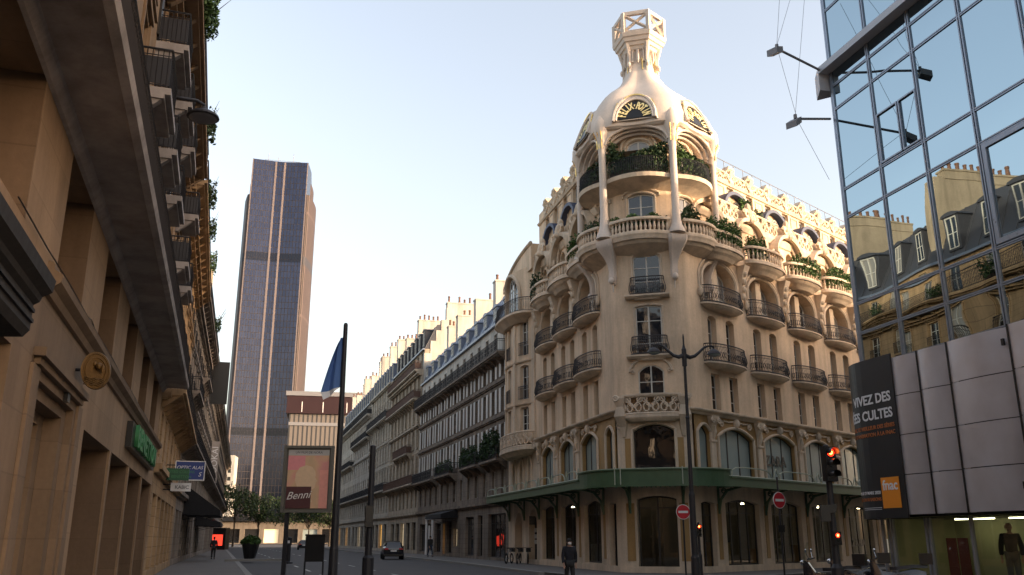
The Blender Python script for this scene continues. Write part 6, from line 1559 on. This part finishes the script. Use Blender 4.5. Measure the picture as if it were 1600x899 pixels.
# ---------------------------------------------------------------- poster panel and street furniture
def billboard():
    x0, x1, y, z0, z1 = -11.42, -8.95, 45.0, 2.84, 6.1
    t = thing('billboard', 'tall framed film poster in pink and orange on a post by the avenue', 'billboard', ((x0 + x1) / 2, y, 0))
    F = Rot(R(2), ((x0 + x1) / 2, y, 0)); w = (x1 - x0) / 2
    m = MB()
    for a, b, c, d in ((-w, w, z0, z0 + .13), (-w, w, z1 - .13, z1), (-w, -w + .14, z0 + .13, z1 - .13), (w - .14, w, z0 + .13, z1 - .13)): m.box(F, a, b, -.16, .14, c, d)
    m.box(F, -w + .14, w - .14, -.02, .1, z0 + .13, z1 - .13); m.build('frame', paint('poster_frame', (.15, .14, .115), .5), t)
    MB().box(F, -w + .22, -w + .42, -.05, .12, -.1, z0).build('post', M['iron'], t)
    pm, nt, b = new_mat('poster_print'); tc = N(nt, 'ShaderNodeTexCoord'); n1 = N(nt, 'ShaderNodeTexNoise', Scale=.9, Detail=2.0); nt.links.new(tc.outputs['Object'], n1.inputs[0])
    c = ramp(nt, n1.outputs[0], [(.35, (.80, .36, .31)), (.5, (.78, .50, .30)), (.66, (.64, .46, .28))]); nt.links.new(c.outputs[0], b.inputs['Base Color']); b.inputs['Roughness'].default_value = .25
    px, pz0, pz1 = w - .22, z0 + .2, z1 - .2
    p = MB().box(F, -px, px, -.06, -.03, pz0, pz1).build('poster', pm, t)
    MB().box(F, -px, px, -.066, -.062, pz1 - .28, pz1).build('title_strip', paint('poster_white', (.55, .52, .48), .5), p)
    MB().box(F, -px, -px + .85, -.066, -.062, pz1 - 1.0, pz1 - .3).build('pink_block', paint('poster_pink', (.85, .33, .33), .4), p)
    MB().box(F, px - .42, px, -.066, -.062, pz0, pz1 - 1.0).build('pink_block', paint('poster_rose', (.86, .38, .30), .4), p)
    prof = [(-.55, 0.3), (-.5, 1.0), (-.62, 1.35), (-.6, 1.7), (-.42, 1.98), (-.1, 2.1), (.2, 2.02), (.36, 1.8), (.4, 1.6), (.37, 1.5), (.47, 1.32), (.4, 1.27), (.41, 1.18), (.37, 1.1), (.38, 1.0), (.26, .92), (.1, .9), (.12, .6), (.3, .3)]
    MB().poly([F.pt(a, -.069, pz0 + z) for a, z in prof]).build('silhouette', paint('poster_ochre', (.80, .57, .36), .4), p)
    MB().box(F, -px, -px + 1.22, -.074, -.071, pz0, pz0 + 1.05).build('dark_block', paint('poster_dark', (.11, .045, .045), .4), p)
    wm = paint('poster_lettering', (.80, .76, .70), .5)
    place_text(p, 'Benni', .52, wm, lambda x, y, z: F.pt(x - .42, -.08 - z, pz0 + .62 + y + x * .08), .002, shear=.35)
    place_text(p, 'UN FILM DE NORA', .16, M['ironD'], lambda x, y, z: F.pt(x, -.07 - z, pz1 - .14 + y), .002)
billboard()
def cabinet():
    F = Rot(R(3), (-8.78, 41.0, -.13)); t = thing('information_board', 'black board on two short legs at the kerb under the poster panel', 'board', (-8.78, 41, -.13))
    MB().box(F, -.42, .42, -.06, .06, .75, 1.85).box(F, -.44, .44, -.08, .08, 1.85, 1.92).build('panel', M['black'], t)
    for s in (-1, 1): MB().box(F, s * .4 - .035, s * .4 + .035, -.035, .035, 0, .75).build('leg', M['iron'], t)
cabinet()
def bollard(label, x, y, h):
    t = thing('parking_meter', label, 'meter', (x, y, 0)); MB().lathe((x, y, 0), [(.3, 0), (.3, .1), (.14, .16), (.13, h * .7), (.17, h * .72), (.17, h), (.1, h + .05)], 10).build('column', M['iron'], t)
    MB().box(Rot(0, (x, y - .17, h * .85)), -.08, .08, -.012, 0, -.09, .09).build('label_plate', M['white'], t)
bollard('short dark parking meter by the kerb left of the poster panel', -14.9, 61.5, 1.65)
def planter(label, x, y, s, seed):
    t = thing('planter', label, 'planter', (x, y, 0), 'conical planters on the pavement'); m = MB(); m.lathe((x, y, 0), [(.34 * s, 0), (.36 * s, .05), (.62 * s, 1.2 * s), (.66 * s, 1.22 * s), (.66 * s, 1.3 * s), (.56 * s, 1.3 * s), (.54 * s, 1.18 * s)], 18); m.build('pot', M['black'], t)
    c = MB(); leaves(c, 900, .16, lambda g: (lambda a, r: Vector((x + math.cos(a) * r * s, y + math.sin(a) * r * s, 1.25 * s + g.random() * .6 * math.cos(r * 1.7) * s)))(g.uniform(0, 6.28), .7 * g.random() ** .5), seed); c.build('plant', M['leafG'], t)
planter('big black conical planter with a clipped green plant on the pavement', -20.1, 70.6, 1.0, 91)
planter('second black planter partly hidden behind the big planter', -22.6, 80.0, 1.0, 92)
planter('third black planter far down the pavement', -27.5, 98.0, 1.0, 93)
# bench-like kerb slab
t = MB().box(Rot(R(15), (-19.0, 68.5, 0)), -2.2, 2.2, -.35, .35, 0, .16).build('stone_bench', M['kerb']); tag(t, 'low stone slab on the pavement in front of the big planter', 'bench')

# ---------------------------------------------------------------- shop signs on the shaded side
def blade(label, F, s, o0, o1, h0, h1, mat, th=.12, words=(), cat='sign', frame=None, name='shop_sign', vertical=False):
    t = thing(name, label, cat, F.pt(s, 0, h0)); p = MB().box(F, s - th / 2, s + th / 2, o0, o1, h0, h1).build('panel', M[mat], t)
    if frame: 
        m = MB()
        for a, b, c, d in ((o0 - .04, o1 + .04, h0 - .04, h0), (o0 - .04, o1 + .04, h1, h1 + .04), (o0 - .04, o0, h0, h1), (o1, o1 + .04, h0, h1)): m.box(F, s - th / 2 - .02, s + th / 2 + .02, a, b, c, d)
        m.build('frame', M[frame], t)
    m = MB()
    for z in (h0 + (h1 - h0) * .2, h0 + (h1 - h0) * .8): m.tube([F.pt(s, .02, z), F.pt(s, o0 + .05, z)], .025, 5)
    m.build('bracket', M['iron'], t)
    for w, sz, oc, hc, mt, kw in words:
        if vertical: place_text(p, w, sz, M[mt], lambda x, y, z, oc=oc, hc=hc: F.pt(s - th / 2 - .004 - z, oc - y, hc + x), .002, **kw)
        else: place_text(p, w, sz, M[mt], lambda x, y, z, oc=oc, hc=hc: F.pt(s - th / 2 - .004 - z, oc + x, hc + y), .002, **kw)
    return t
M['sgreen'] = paint('sign_green', (0.015, 0.09, 0.045), .4); M['sblue'] = paint('sign_blue', (0.02, 0.045, 0.20), .4); M['sred'] = paint('sign_red', (0.40, 0.075, 0.03), .45); M['sgrey'] = paint('sign_grey', (0.30, 0.27, 0.25), .6)
M['gletter'] = paint('letter_green', (0.05, 0.22, 0.09), .5)
blade('green shop sign with two lines of lettering sticking out over the pavement', FF, 44.2, .05, 1.15, 4.18, 4.72, 'sgreen', words=[('UNITED COLORS', .17, .72, 4.56, 'gletter', {}), ('OF BENETTON.', .17, .70, 4.34, 'gletter', {})])
blade('blue shop sign with white frame and lettering behind the green sign', FF, 46.4, .45, 1.75, 4.35, 5.2, 'sblue', frame='white', words=[('OPTIC ALAS', .22, 1.08, 4.92, 'lett', dict(shear=.2)), ('S', .3, 1.55, 4.6, 'lett', dict(shear=.3))])
blade('white shop sign hanging under the green sign', FF, 45.2, .35, 1.25, 3.74, 4.12, 'lett', words=[('KABIC', .22, .85, 3.92, 'grey', dict(bold=.006))])
blade('small orange red shop sign next to the blue sign', FF, 57.0, .55, 1.3, 5.2, 6.0, 'sred', words=[('AS', .42, .92, 5.6, 'lett', {})])
blade('tall grey banner with vertical white lettering on the shaded side', FF2, 46.0, .15, 1.0, 7.6, 12.2, 'sgrey', .08, words=[('KOOKA\u00cf', .95, .58, 9.8, 'lett', {})], cat='banner', vertical=True)
blade('dark blade banner hung between two brackets high on the shaded side', FF2, 24.0, .45, 1.85, 13.4, 17.2, 'black', .06, frame='iron', cat='banner')
def awning(label, F, s0, s1, o, h0, h1, mat):
    t = thing('awning', label, 'awning', F.pt((s0 + s1) / 2, 0, h0)); m = MB()
    m.loft([[F.pt(a, q, z) for q, z in ((.01, h1), (o, h0 + .35), (o, h0), (.01, h0 + .05))] for a in (s0, s1)]); m.build('canvas', M[mat], t)
    m = MB(); m.tube([F.pt(s0 + .2, .02, h0 - .3), F.pt(s0 + .2, o - .05, h0 + .2)], .025, 5); m.tube([F.pt(s1 - .2, .02, h0 - .3), F.pt(s1 - .2, o - .05, h0 + .2)], .025, 5); m.build('arm', M['iron'], t)
awning('large black canvas awning over the shaded pavement past the signs', FF2, 8, 17, 2.5, 3.2, 5.3, 'blackc')
awning('flat dark awning below the large black one further along', FF2, 27, 36, 2.2, 2.7, 3.6, 'blackc')
awning('dark awning over a shop front of the sooty shuttered house', FL2, 16, 23, 1.6, 3.4, 4.2, 'blackc')
# raised lettering of the green wall sign
t = thing('shop_sign', 'long dark board with raised green letters on the tan wall', 'sign', FF.pt(31, 0, 4))
MB().box(FF, 26.4, 35.7, .003, .16, 4.02, 4.72).build('board', M['black'], t)
place_text(t, 'BENETTON', 1.05, M['gletter'], lambda x, y, z: FF.pt(31 + x * 1.35, .22 + z, 4.36 + y * .78), .05, bold=.03, spacing=1.1)
# medallion
t = thing('medallion_sign', 'round bronze relief medallion hanging out from the tan stone wall', 'sign', FF.pt(16.9, .05, 4.45)); M['bronze'] = paint('bronze_relief', (0.13, 0.072, 0.022), .5, .5, .4, 14, bump=.6)
cm = FF.pt(16.9, .36, 4.45); F = FF
q = lambda r, a, d: FF.pt(16.9 - d + .66 * r * math.cos(a), .33 + .74 * r * math.cos(a), 4.45 + r * 1.12 * math.sin(a)); aa = [2 * math.pi * i / 36 for i in range(36)]
m = MB().loft([[q(.29, a, -.04) for a in aa], [q(.30, a, .0) for a in aa], [q(.29, a, .05) for a in aa], [q(.26, a, .055) for a in aa], [q(.25, a, .04) for a in aa]]); ds = m.build('disc', M['bronze'], t)
m = MB(); m.tube([q(.2, a, .05) for a in aa] + [q(.2, 0, .05)], .012, 5)
for k in range(5): m.tube([FF.pt(16.84 + .66 * (-.2 + .045 * i), .33 + .74 * (-.2 + .045 * i), 4.30 - .028 * k + .012 * math.sin(i * 2 + k)) for i in range(10)], .011, 5)
m.ball(FF.pt(16.84, .38, 4.52), .05, .09, .07); m.ball(FF.pt(16.84, .3, 4.56), .04, .04, .05); m.ball(FF.pt(16.84, .44, 4.48), .035, .03, .08)
m.build('relief', M['bronze'], ds)
MB().tube([FF.pt(16.9, .0, 4.45), FF.pt(16.9, .08, 4.45)], .03, 6).build('bracket', M['iron'], t)

# ---------------------------------------------------------------- people
def skin_mesh(verts, edges, radii, root, sub=1):
    me = bpy.data.meshes.new('figure'); me.from_pydata([Vector(v) for v in verts], edges, []); o = bpy.data.objects.new('figure', me); COL.objects.link(o)
    o.modifiers.new('s', 'SKIN'); sv = me.skin_vertices[0].data
    for i, r in enumerate(radii): sv[i].radius = r if isinstance(r, tuple) else (r, r)
    sv[root].use_root = True
    sm = o.modifiers.new('u', 'SUBSURF'); sm.levels = sub; sm.render_levels = sub
    bpy.context.view_layer.update()
    out = bpy.data.meshes.new_from_object(o.evaluated_get(bpy.context.evaluated_depsgraph_get()))
    bpy.data.objects.remove(o); bpy.data.meshes.remove(me)
    out.polygons.foreach_set('use_smooth', [True] * len(out.polygons)); return out
M['skin'] = paint('skin', (.42, .25, .18), .6, 0, .06)
def person(label, x, y, z, yaw, H, coat, trousers, hair, stride=.25, coat_len=.0, mask=False, bag=None):
    k = H / 1.75; t = thing('person', label, 'person', (x, y, z), None, yaw)
    P_ = {'hip': (0, 0, .95), 'sp': (0, .01, 1.2), 'ch': (0, 0, 1.38), 'nk': (0, 0, 1.5), 'nk2': (0, -.02, 1.55), 'hd': (0, -.03, 1.64), 'ht': (0, -.02, 1.72)}
    for s, n in ((-1, 'l'), (1, 'r')):
        f = s * stride
        P_[n + 'h'] = (s * .09, 0, .92); P_[n + 'k'] = (s * .1, -f * .5 - .03, .5); P_[n + 'a'] = (s * .1, -f * .9 + .04, .09); P_[n + 't'] = (s * .11, -f * .9 - .15, .035)
        P_[n + 's'] = (s * .19, 0, 1.43); P_[n + 'e'] = (s * .25, f * .35 + .02, 1.14); P_[n + 'w'] = (s * .25, f * .75 - .06, .9); P_[n + 'p'] = (s * .245, f * .8 - .09, .82)
        for i in range(4): P_[n + 'f%d' % i] = (s * (.225 + .014 * i), f * .85 - .12 - .012 * (i - 1.5) ** 2 * .3, .735 + .008 * abs(i - 1.3)); P_[n + 'g%d' % i] = (s * (.22 + .014 * i), f * .85 - .135, .70 + .012 * abs(i - 1.3))
        P_[n + 'u'] = (s * .21, f * .8 - .13, .81); P_[n + 'v'] = (s * .2, f * .8 - .155, .775)
    rad = {'hip': (.16, .12), 'sp': (.14, .1), 'ch': (.17, .12), 'nk': .06, 'nk2': .055, 'hd': (.085, .1), 'ht': (.07, .085)}
    for n in 'lr':
        rad.update({n + 'h': .095, n + 'k': .06, n + 'a': .042, n + 't': (.035, .03), n + 's': .065, n + 'e': .045, n + 'w': .032, n + 'p': (.035, .02), n + 'u': .012, n + 'v': .009})
        for i in range(4): rad[n + 'f%d' % i] = .0095; rad[n + 'g%d' % i] = .008
    names = list(P_); idx = {n: i for i, n in enumerate(names)}
    E_ = [('hip', 'sp'), ('sp', 'ch'), ('ch', 'nk'), ('nk', 'nk2'), ('nk2', 'hd'), ('hd', 'ht')]
    for n in 'lr':
        E_ += [('hip', n + 'h'), (n + 'h', n + 'k'), (n + 'k', n + 'a'), (n + 'a', n + 't'), ('ch', n + 's'), (n + 's', n + 'e'), (n + 'e', n + 'w'), (n + 'w', n + 'p'), (n + 'p', n + 'u'), (n + 'u', n + 'v')]
        for i in range(4): E_ += [(n + 'p', n + 'f%d' % i), (n + 'f%d' % i, n + 'g%d' % i)]
    S = lambda p: tuple(c * k for c in p); Sr = lambda r: tuple(c * k for c in r) if isinstance(r, tuple) else r * k
    body = skin_mesh([S(P_[n]) for n in names], [(idx[a], idx[b]) for a, b in E_], [Sr(rad[n]) for n in names], idx['hip'])
    body.materials.append(M['skin']); child('body', body, t)
    def cloth(name, keys, edges, grow, mat, root, over={}):
        ks = list(keys); ii = {n: i for i, n in enumerate(ks)}; pr = dict(P_); pr.update(over)
        rr = []
        for n in ks:
            r = rad.get(n, .1); r = r if isinstance(r, tuple) else (r, r); rr.append(tuple((c + grow) * k for c in r))
        me = skin_mesh([S(pr[n]) for n in ks], [(ii[a], ii[b]) for a, b in edges], rr, ii[root]); me.materials.append(mat); return child(name, me, t)
    ck = ['hip', 'sp', 'ch', 'ls', 'le', 'lw', 'rs', 're', 'rw', 'nk']; ce = [('hip', 'sp'), ('sp', 'ch'), ('ch', 'nk'), ('ch', 'ls'), ('ls', 'le'), ('le', 'lw'), ('ch', 'rs'), ('rs', 're'), ('re', 'rw')]
    ov = {'hip': (0, 0, .92 - coat_len), 'nk': (0, 0, 1.47)}
    cloth('jacket', ck, ce, .028, coat, 'sp', ov)
    cloth('trousers', ['hip', 'lh', 'lk', 'la', 'rh', 'rk', 'ra'], [('hip', 'lh'), ('lh', 'lk'), ('lk', 'la'), ('hip', 'rh'), ('rh', 'rk'), ('rk', 'ra')], .022, trousers, 'hip')
    for n in 'lr':
        m = MB(); a = Vector(S(P_[n + 'a'])); b = Vector(S(P_[n + 't'])); m.tube([a + Vector((0, .06, -.04)) * k, (a + b) / 2 + Vector((0, 0, -.015)) * k, b], [.05 * k, .055 * k, .04 * k], 8); me = m.mesh('shoe', None, True); me.materials.append(M['black']); child('shoe', me, t)
    hd = Vector(S(P_['hd'])); m = MB(); m.ball(hd + Vector((0, .022, .045)) * k, .092 * k, .105 * k, .095 * k, 12, 8); me = m.mesh('hair', None, True); me.materials.append(hair); child('hair', me, t)
    m = MB(); m.tube([hd + Vector((0, -.095, .015)) * k, hd + Vector((0, -.12, -.018)) * k, hd + Vector((0, -.098, -.022)) * k], [.008, .014, .01], 6)
    for s in (-1, 1): m.ball(hd + Vector((s * .088, .0, -.005)) * k, .012, .022, .03, 6, 5)
    me = m.mesh('nose_and_ears', None, True); me.materials.append(M['skin']); child('nose_and_ears', me, t)
    m = MB()
    for s in (-1, 1): m.ball(hd + Vector((s * .034, -.092, .02)) * k, .014, .01, .008, 8, 5)
    m.tube([hd + Vector((x_ * .03, -.094, -.055)) * k for x_ in (-1, 0, 1)], .006, 5)
    me = m.mesh('eyes_and_mouth'); me.materials.append(M['wdark']); child('eyes_and_mouth', me, t)
    if mask: m = MB(); m.ball(hd + Vector((0, -.066, -.045)) * k, .068 * k, .06 * k, .055 * k, 10, 6); me = m.mesh('face_mask', None, True); me.materials.append(M['white']); child('face_mask', me, t)
    if bag: m = MB(); m.loft([[Vector((x_ * w, y_ * w * .6 + .16, zz)) * k for x_, y_ in ((-.13, -.1), (.13, -.1), (.13, .12), (-.13, .12))] for zz, w in ((1.0, .9), (1.2, 1.1), (1.4, .8))]); me = m.mesh('backpack', None, True); me.materials.append(bag); child('backpack', me, t)
    return t
M['navy'] = paint('cloth_navy', (.018, .018, .024), .9); M['char'] = paint('cloth_charcoal', (.03, .03, .03), .9); M['beige'] = paint('cloth_beige', (.30, .24, .19), .9); M['jean'] = paint('cloth_denim', (.035, .045, .07), .9); M['hairD'] = paint('hair_dark', (.015, .011, .009), .7); M['greyc'] = paint('cloth_grey', (.10, .095, .09), .9)
person('person in a dark coat and white face mask walking in front of the shop windows', 2.05, 33.0, -.13, R(8), 1.72, M['navy'], M['char'], M['hairD'], .16, .12, True)
person('person in a dark jacket and jeans walking past the lit shop front', -7.6, 85.5, -.0, R(35), 1.82, M['char'], M['jean'], M['hairD'], .26)
person('small person in light clothes beside the walker at the shop front', -6.6, 91.0, 0, R(-20), 1.55, M['beige'], M['greyc'], M['hairD'], .12)
person('person in black seen from behind walking away on the shaded pavement', -24.3, 75.0, 0, R(200), 1.74, M['navy'], M['char'], M['hairD'], .22, .06)
# window dummies in the mirror building's shop
for lab, s, c in (('dark dressed window dummy behind the shop glass under the cladding', -5.35, 'char'), ('pale dressed window dummy near the edge of the shop glass', -6.9, 'beige')):
    p = FN.pt(s, -.9, .25); t = person(lab, p.x, p.y, p.z, R(-35), 1.74, M[c], M['greyc'], M['skin'], .06); t['category'] = 'mannequin'; t.name = 'mannequin'
    MB().box(FN, s - .5, s + .5, -1.4, -.4, 0, .42).build('plinth', M['olive'], t) if False else None
b_ = tag(MB().box(FN, -8.2, -4.6, -1.6, -.35, 0.003, .25).build('display_plinth', M['olive']), 'long low plinth under the window dummies', 'plinth')

# ---------------------------------------------------------------- car, two-wheelers
def wheel(parent, c, r, w, ax, rim=True):
    m = MB(); n = 20; ax = Vector(ax).normalized(); u = Vector((0, 0, 1)); v = ax.cross(u)
    ring_ = lambda rr, d: [c + ax * d + (u * math.cos(2 * math.pi * i / n) + v * math.sin(2 * math.pi * i / n)) * rr for i in range(n)]
    m.loft([ring_(r * .68, -w * .5), ring_(r * .95, -w * .5), ring_(r, -w * .3), ring_(r, w * .3), ring_(r * .95, w * .5), ring_(r * .68, w * .5), ring_(r * .68, -w * .5)], True, False)
    o = m.build('wheel', M['rubber'], parent, smooth=True)
    m = MB(); m.loft([ring_(r * .68, -w * .3), ring_(r * .7, w * .3)]) if rim else None
    if rim == 'spokes':
        m = MB()
        for i in range(14): a = 2 * math.pi * i / 14; m.tube([c, c + (u * math.cos(a) + v * math.sin(a)) * r * .93], .004, 3, False)
        m.tube([q for q in ring_(r * .93, 0)] + [ring_(r * .93, 0)[0]], .012, 4)
    if m and m.v: m.build('rim', M['chrome'], o)
    return o
def car(label, x, y, yaw, paint_):
    t = thing('car', label, 'car', (x, y, -.13)); F = Rot(yaw, (x, y, -.13))
    st = [(-2.15, .74, .42, .80, .62, .86), (-2.1, .84, .32, .92, .70, 1.0), (-1.8, .9, .26, 1.0, .60, 1.44), (-1.2, .91, .24, 1.0, .62, 1.52), (0, .92, .24, .98, .63, 1.54), (.6, .92, .24, .97, .60, 1.44), (1.1, .91, .24, .96, .66, 1.06), (1.9, .86, .28, .86, .62, .92), (2.15, .74, .38, .72, .56, .76)]
    rings = [[F.pt(px, l, pz) for px, pz in ((-w * .92, zb), (w * .92, zb), (w, (zb + zw) / 2), (w * .98, zw), (tw, zt * .5 + zw * .5) if zt - zw > .3 else (tw, zt), (tw * .94, zt), (-tw * .94, zt), (-tw, zt * .5 + zw * .5) if zt - zw > .3 else (-tw, zt), (-w * .98, zw), (-w, (zb + zw) / 2))] for l, w, zb, zw, tw, zt in st]
    b = MB().loft(rings).build('body', paint_, t, smooth=True)
    m = MB(); m.poly([F.pt(px, l, pz) for px, l, pz in ((-.58, -1.99, 1.06), (.58, -1.99, 1.06), (.5, -1.835, 1.38), (-.5, -1.835, 1.38))]); m.build('rear_window', M['wdark'], t)
    for s in (-1, 1):
        m = MB(); m.poly([F.pt(s * px, l, pz) for px, l, pz in ((.83, -1.7, 1.06), (.85, .75, 1.03), (.66, .52, 1.38), (.655, -1.5, 1.42))]); m.build('side_window', M['wdark'], t)
        m = MB(); m.box(F, s * .62 - .16, s * .62 + .16, -2.17, -2.08, .82, .95); m.build('tail_light', M['red'], t)
        m = MB(); m.box(F, s * .98 - .09, s * .98 + .09, .68, .8, .98, 1.1); m.build('mirror', paint_, t)
        for l in (-1.32, 1.32): wheel(t, F.pt(s * .82, l, .33), .33, .22, F.pt(1, 0, 0) - F.pt(0, 0, 0))
    MB().box(F, -.26, .26, -2.18, -2.14, .66, .78).build('number_plate', M['white'], t); MB().box(F, -.8, .8, -2.17, -2.0, .3, .44).build('bumper', M['black'], t)
    return t
M['carpaint'] = paint('car_paint', (.014, .016, .022), .18, 0, .1, 2, .8)
car('dark hatchback driving away along the avenue', -10.6, 81.5, FL.ang - math.pi / 2 - R(4), M['carpaint'])
car('second dark car far ahead near the street trees', -34.0, 150.0, FL.ang - math.pi / 2, M['carpaint'])
def scooter(label, x, y, yaw, col, screen=False):
    t = thing('motorcycle', label, 'motorcycle', (x, y, 0), 'two-wheelers parked by the traffic light'); F = Rot(yaw, (x, y, 0)); axd = F.pt(0, 1, 0) - F.pt(0, 0, 0)
    for l in (-.65, .65): wheel(t, F.pt(l, 0, .28), .28, .12, axd)
    m = MB(); m.loft([[F.pt(l, w * a, z0 + (z1 - z0) * b) for a, b in ((-1, 0), (1, 0), (1, .6), (.6, 1), (-.6, 1), (-1, .6))] for l, w, z0, z1 in ((-.85, .08, .5, .7), (-.5, .17, .34, .78), (-.1, .16, .24, .66), (.3, .14, .24, .7), (.5, .16, .4, 1.0), (.62, .1, .6, 1.02))]); m.build('bodywork', col, t, smooth=True)
    m = MB(); m.loft([[F.pt(l, w * a, z + b) for a, b in ((-1, 0), (1, 0), (.8, .09), (-.8, .09))] for l, w, z in ((-.9, .1, .8), (-.55, .16, .8), (-.1, .15, .74), (.1, .09, .74))]); m.build('seat', M['black'], t)
    m = MB(); m.tube([F.pt(.66, 0, .28), F.pt(.5, 0, 1.0)], .035, 6); m.tube([F.pt(.38, -.36, 1.08), F.pt(.48, -.12, 1.04), F.pt(.48, .12, 1.04), F.pt(.38, .36, 1.08)], .018, 6); hb = m.build('handlebar', M['black'], t)
    for s in (-1, 1):
        m = MB(); m.tube([F.pt(.42, s * .26, 1.08), F.pt(.46, s * .34, 1.24)], .01, 5); m.ball(F.pt(.46, s * .36, 1.28), .02, .07, .05, 8, 6); m.build('mirror', M['chrome'], hb)
    m = MB(); m.ball(F.pt(.64, 0, .95), .07, .09, .08, 10, 6); m.build('headlamp', M['chrome'], t, smooth=True)
    m = MB(); m.box(F, -1.05, -.72, -.18, .18, .9, 1.2); m.build('top_box', M['black'], t)
    if screen: m = MB(); m.loft([[F.pt(.6, y_, .98), F.pt(.46, y_ * .8, 1.5)] for y_ in (-.2, -.1, 0, .1, .2)], False, False); m.build('windscreen', M['clear'], t)
scooter('black scooter with a tall windscreen left of the big traffic light', 8.7, 25.6, R(150), M['carpaint'], True)
scooter('black motorcycle parked between the traffic light and the black banner', 10.15, 27.6, R(165), M['carpaint'])
scooter('black motorcycle with a top box parked under the black banner', 10.95, 26.6, R(160), M['carpaint'])
def bike(label, x, y, yaw, col, lean=0.06):
    t = thing('bicycle', label, 'bicycle', (x, y, 0), 'bicycles parked at the corner building'); F = Rot(yaw, (x, y, 0)); axd = F.pt(0, 1, 0) - F.pt(0, 0, 0)
    for l in (-.52, .52): wheel(t, F.pt(l, 0, .34), .34, .035, axd, 'spokes')
    m = MB(); a, b, c, d = F.pt(-.52, 0, .34), F.pt(-.08, 0, .3), F.pt(-.18, 0, .8), F.pt(.38, 0, .82)
    for p, q_ in ((a, b), (a, c), (b, c), (b, d), (c, d), (d, F.pt(.52, 0, .34)), (c, F.pt(-.21, 0, .95)), (d, F.pt(.36, 0, 1.0))): m.tube([p, q_], .018, 6)
    m.build('frame', col, t)
    m = MB(); m.ball(F.pt(-.22, 0, .98), .13, .07, .035, 8, 5); m.build('saddle', M['black'], t)
    m = MB(); m.tube([F.pt(.26, -.28, 1.04), F.pt(.38, -.1, 1.02), F.pt(.38, .1, 1.02), F.pt(.26, .28, 1.04)], .015, 5); m.build('handlebar', M['black'], t)
    m = MB(); m.box(F, .5, .8, -.16, .16, .75, 1.0); m.build('basket', M['iron'], t)
for i, (dx, lab) in enumerate(((0, 'grey bicycle leftmost of the group beside the corner building'), (.65, 'dark bicycle in the middle of the parked group'), (1.25, 'black bicycle rightmost of the parked group by the shop niche'))):
    bike(lab, -.2 + dx, 61.5 - dx * .6, R(70 + 8 * i), M[('grey', 'greyc', 'iron')[i]])
t = thing('signpost', 'thin post with small white notices standing behind the bicycles', 'post', (1.6, 61, 0)); MB().tube([Vector((1.6, 61, 0)), Vector((1.6, 61, 3.0))], .05, 8).build('post', M['iron'], t)
for z in (2.15, 1.75, 1.4): MB().box(Rot(R(12 * z), (1.6, 60.9, z)), -.12, .12, -.02, .02, -.13, .13).build('notice', M['lett'], t)
MB().box(Rot(0, (1.45, 60.95, 2.75)), -.3, .12, -.04, .04, -.25, .3).build('sign_back', M['black'], t)
t = thing('kiosk', 'lit red shopfront kiosk far down the shaded pavement', 'kiosk', (-45, 140, 0)); MB().box(Rot(0, (-45, 140, 0)), -1.6, 1.6, -1, 1, 0, 3.2).build('body', M['black'], t); MB().box(Rot(0, (-45, 138.98, 0)), -1.2, 1.2, -.02, 0, .6, 2.2).build('lit_panel', glow('lit_red', (1, .06, .03), .25), t)
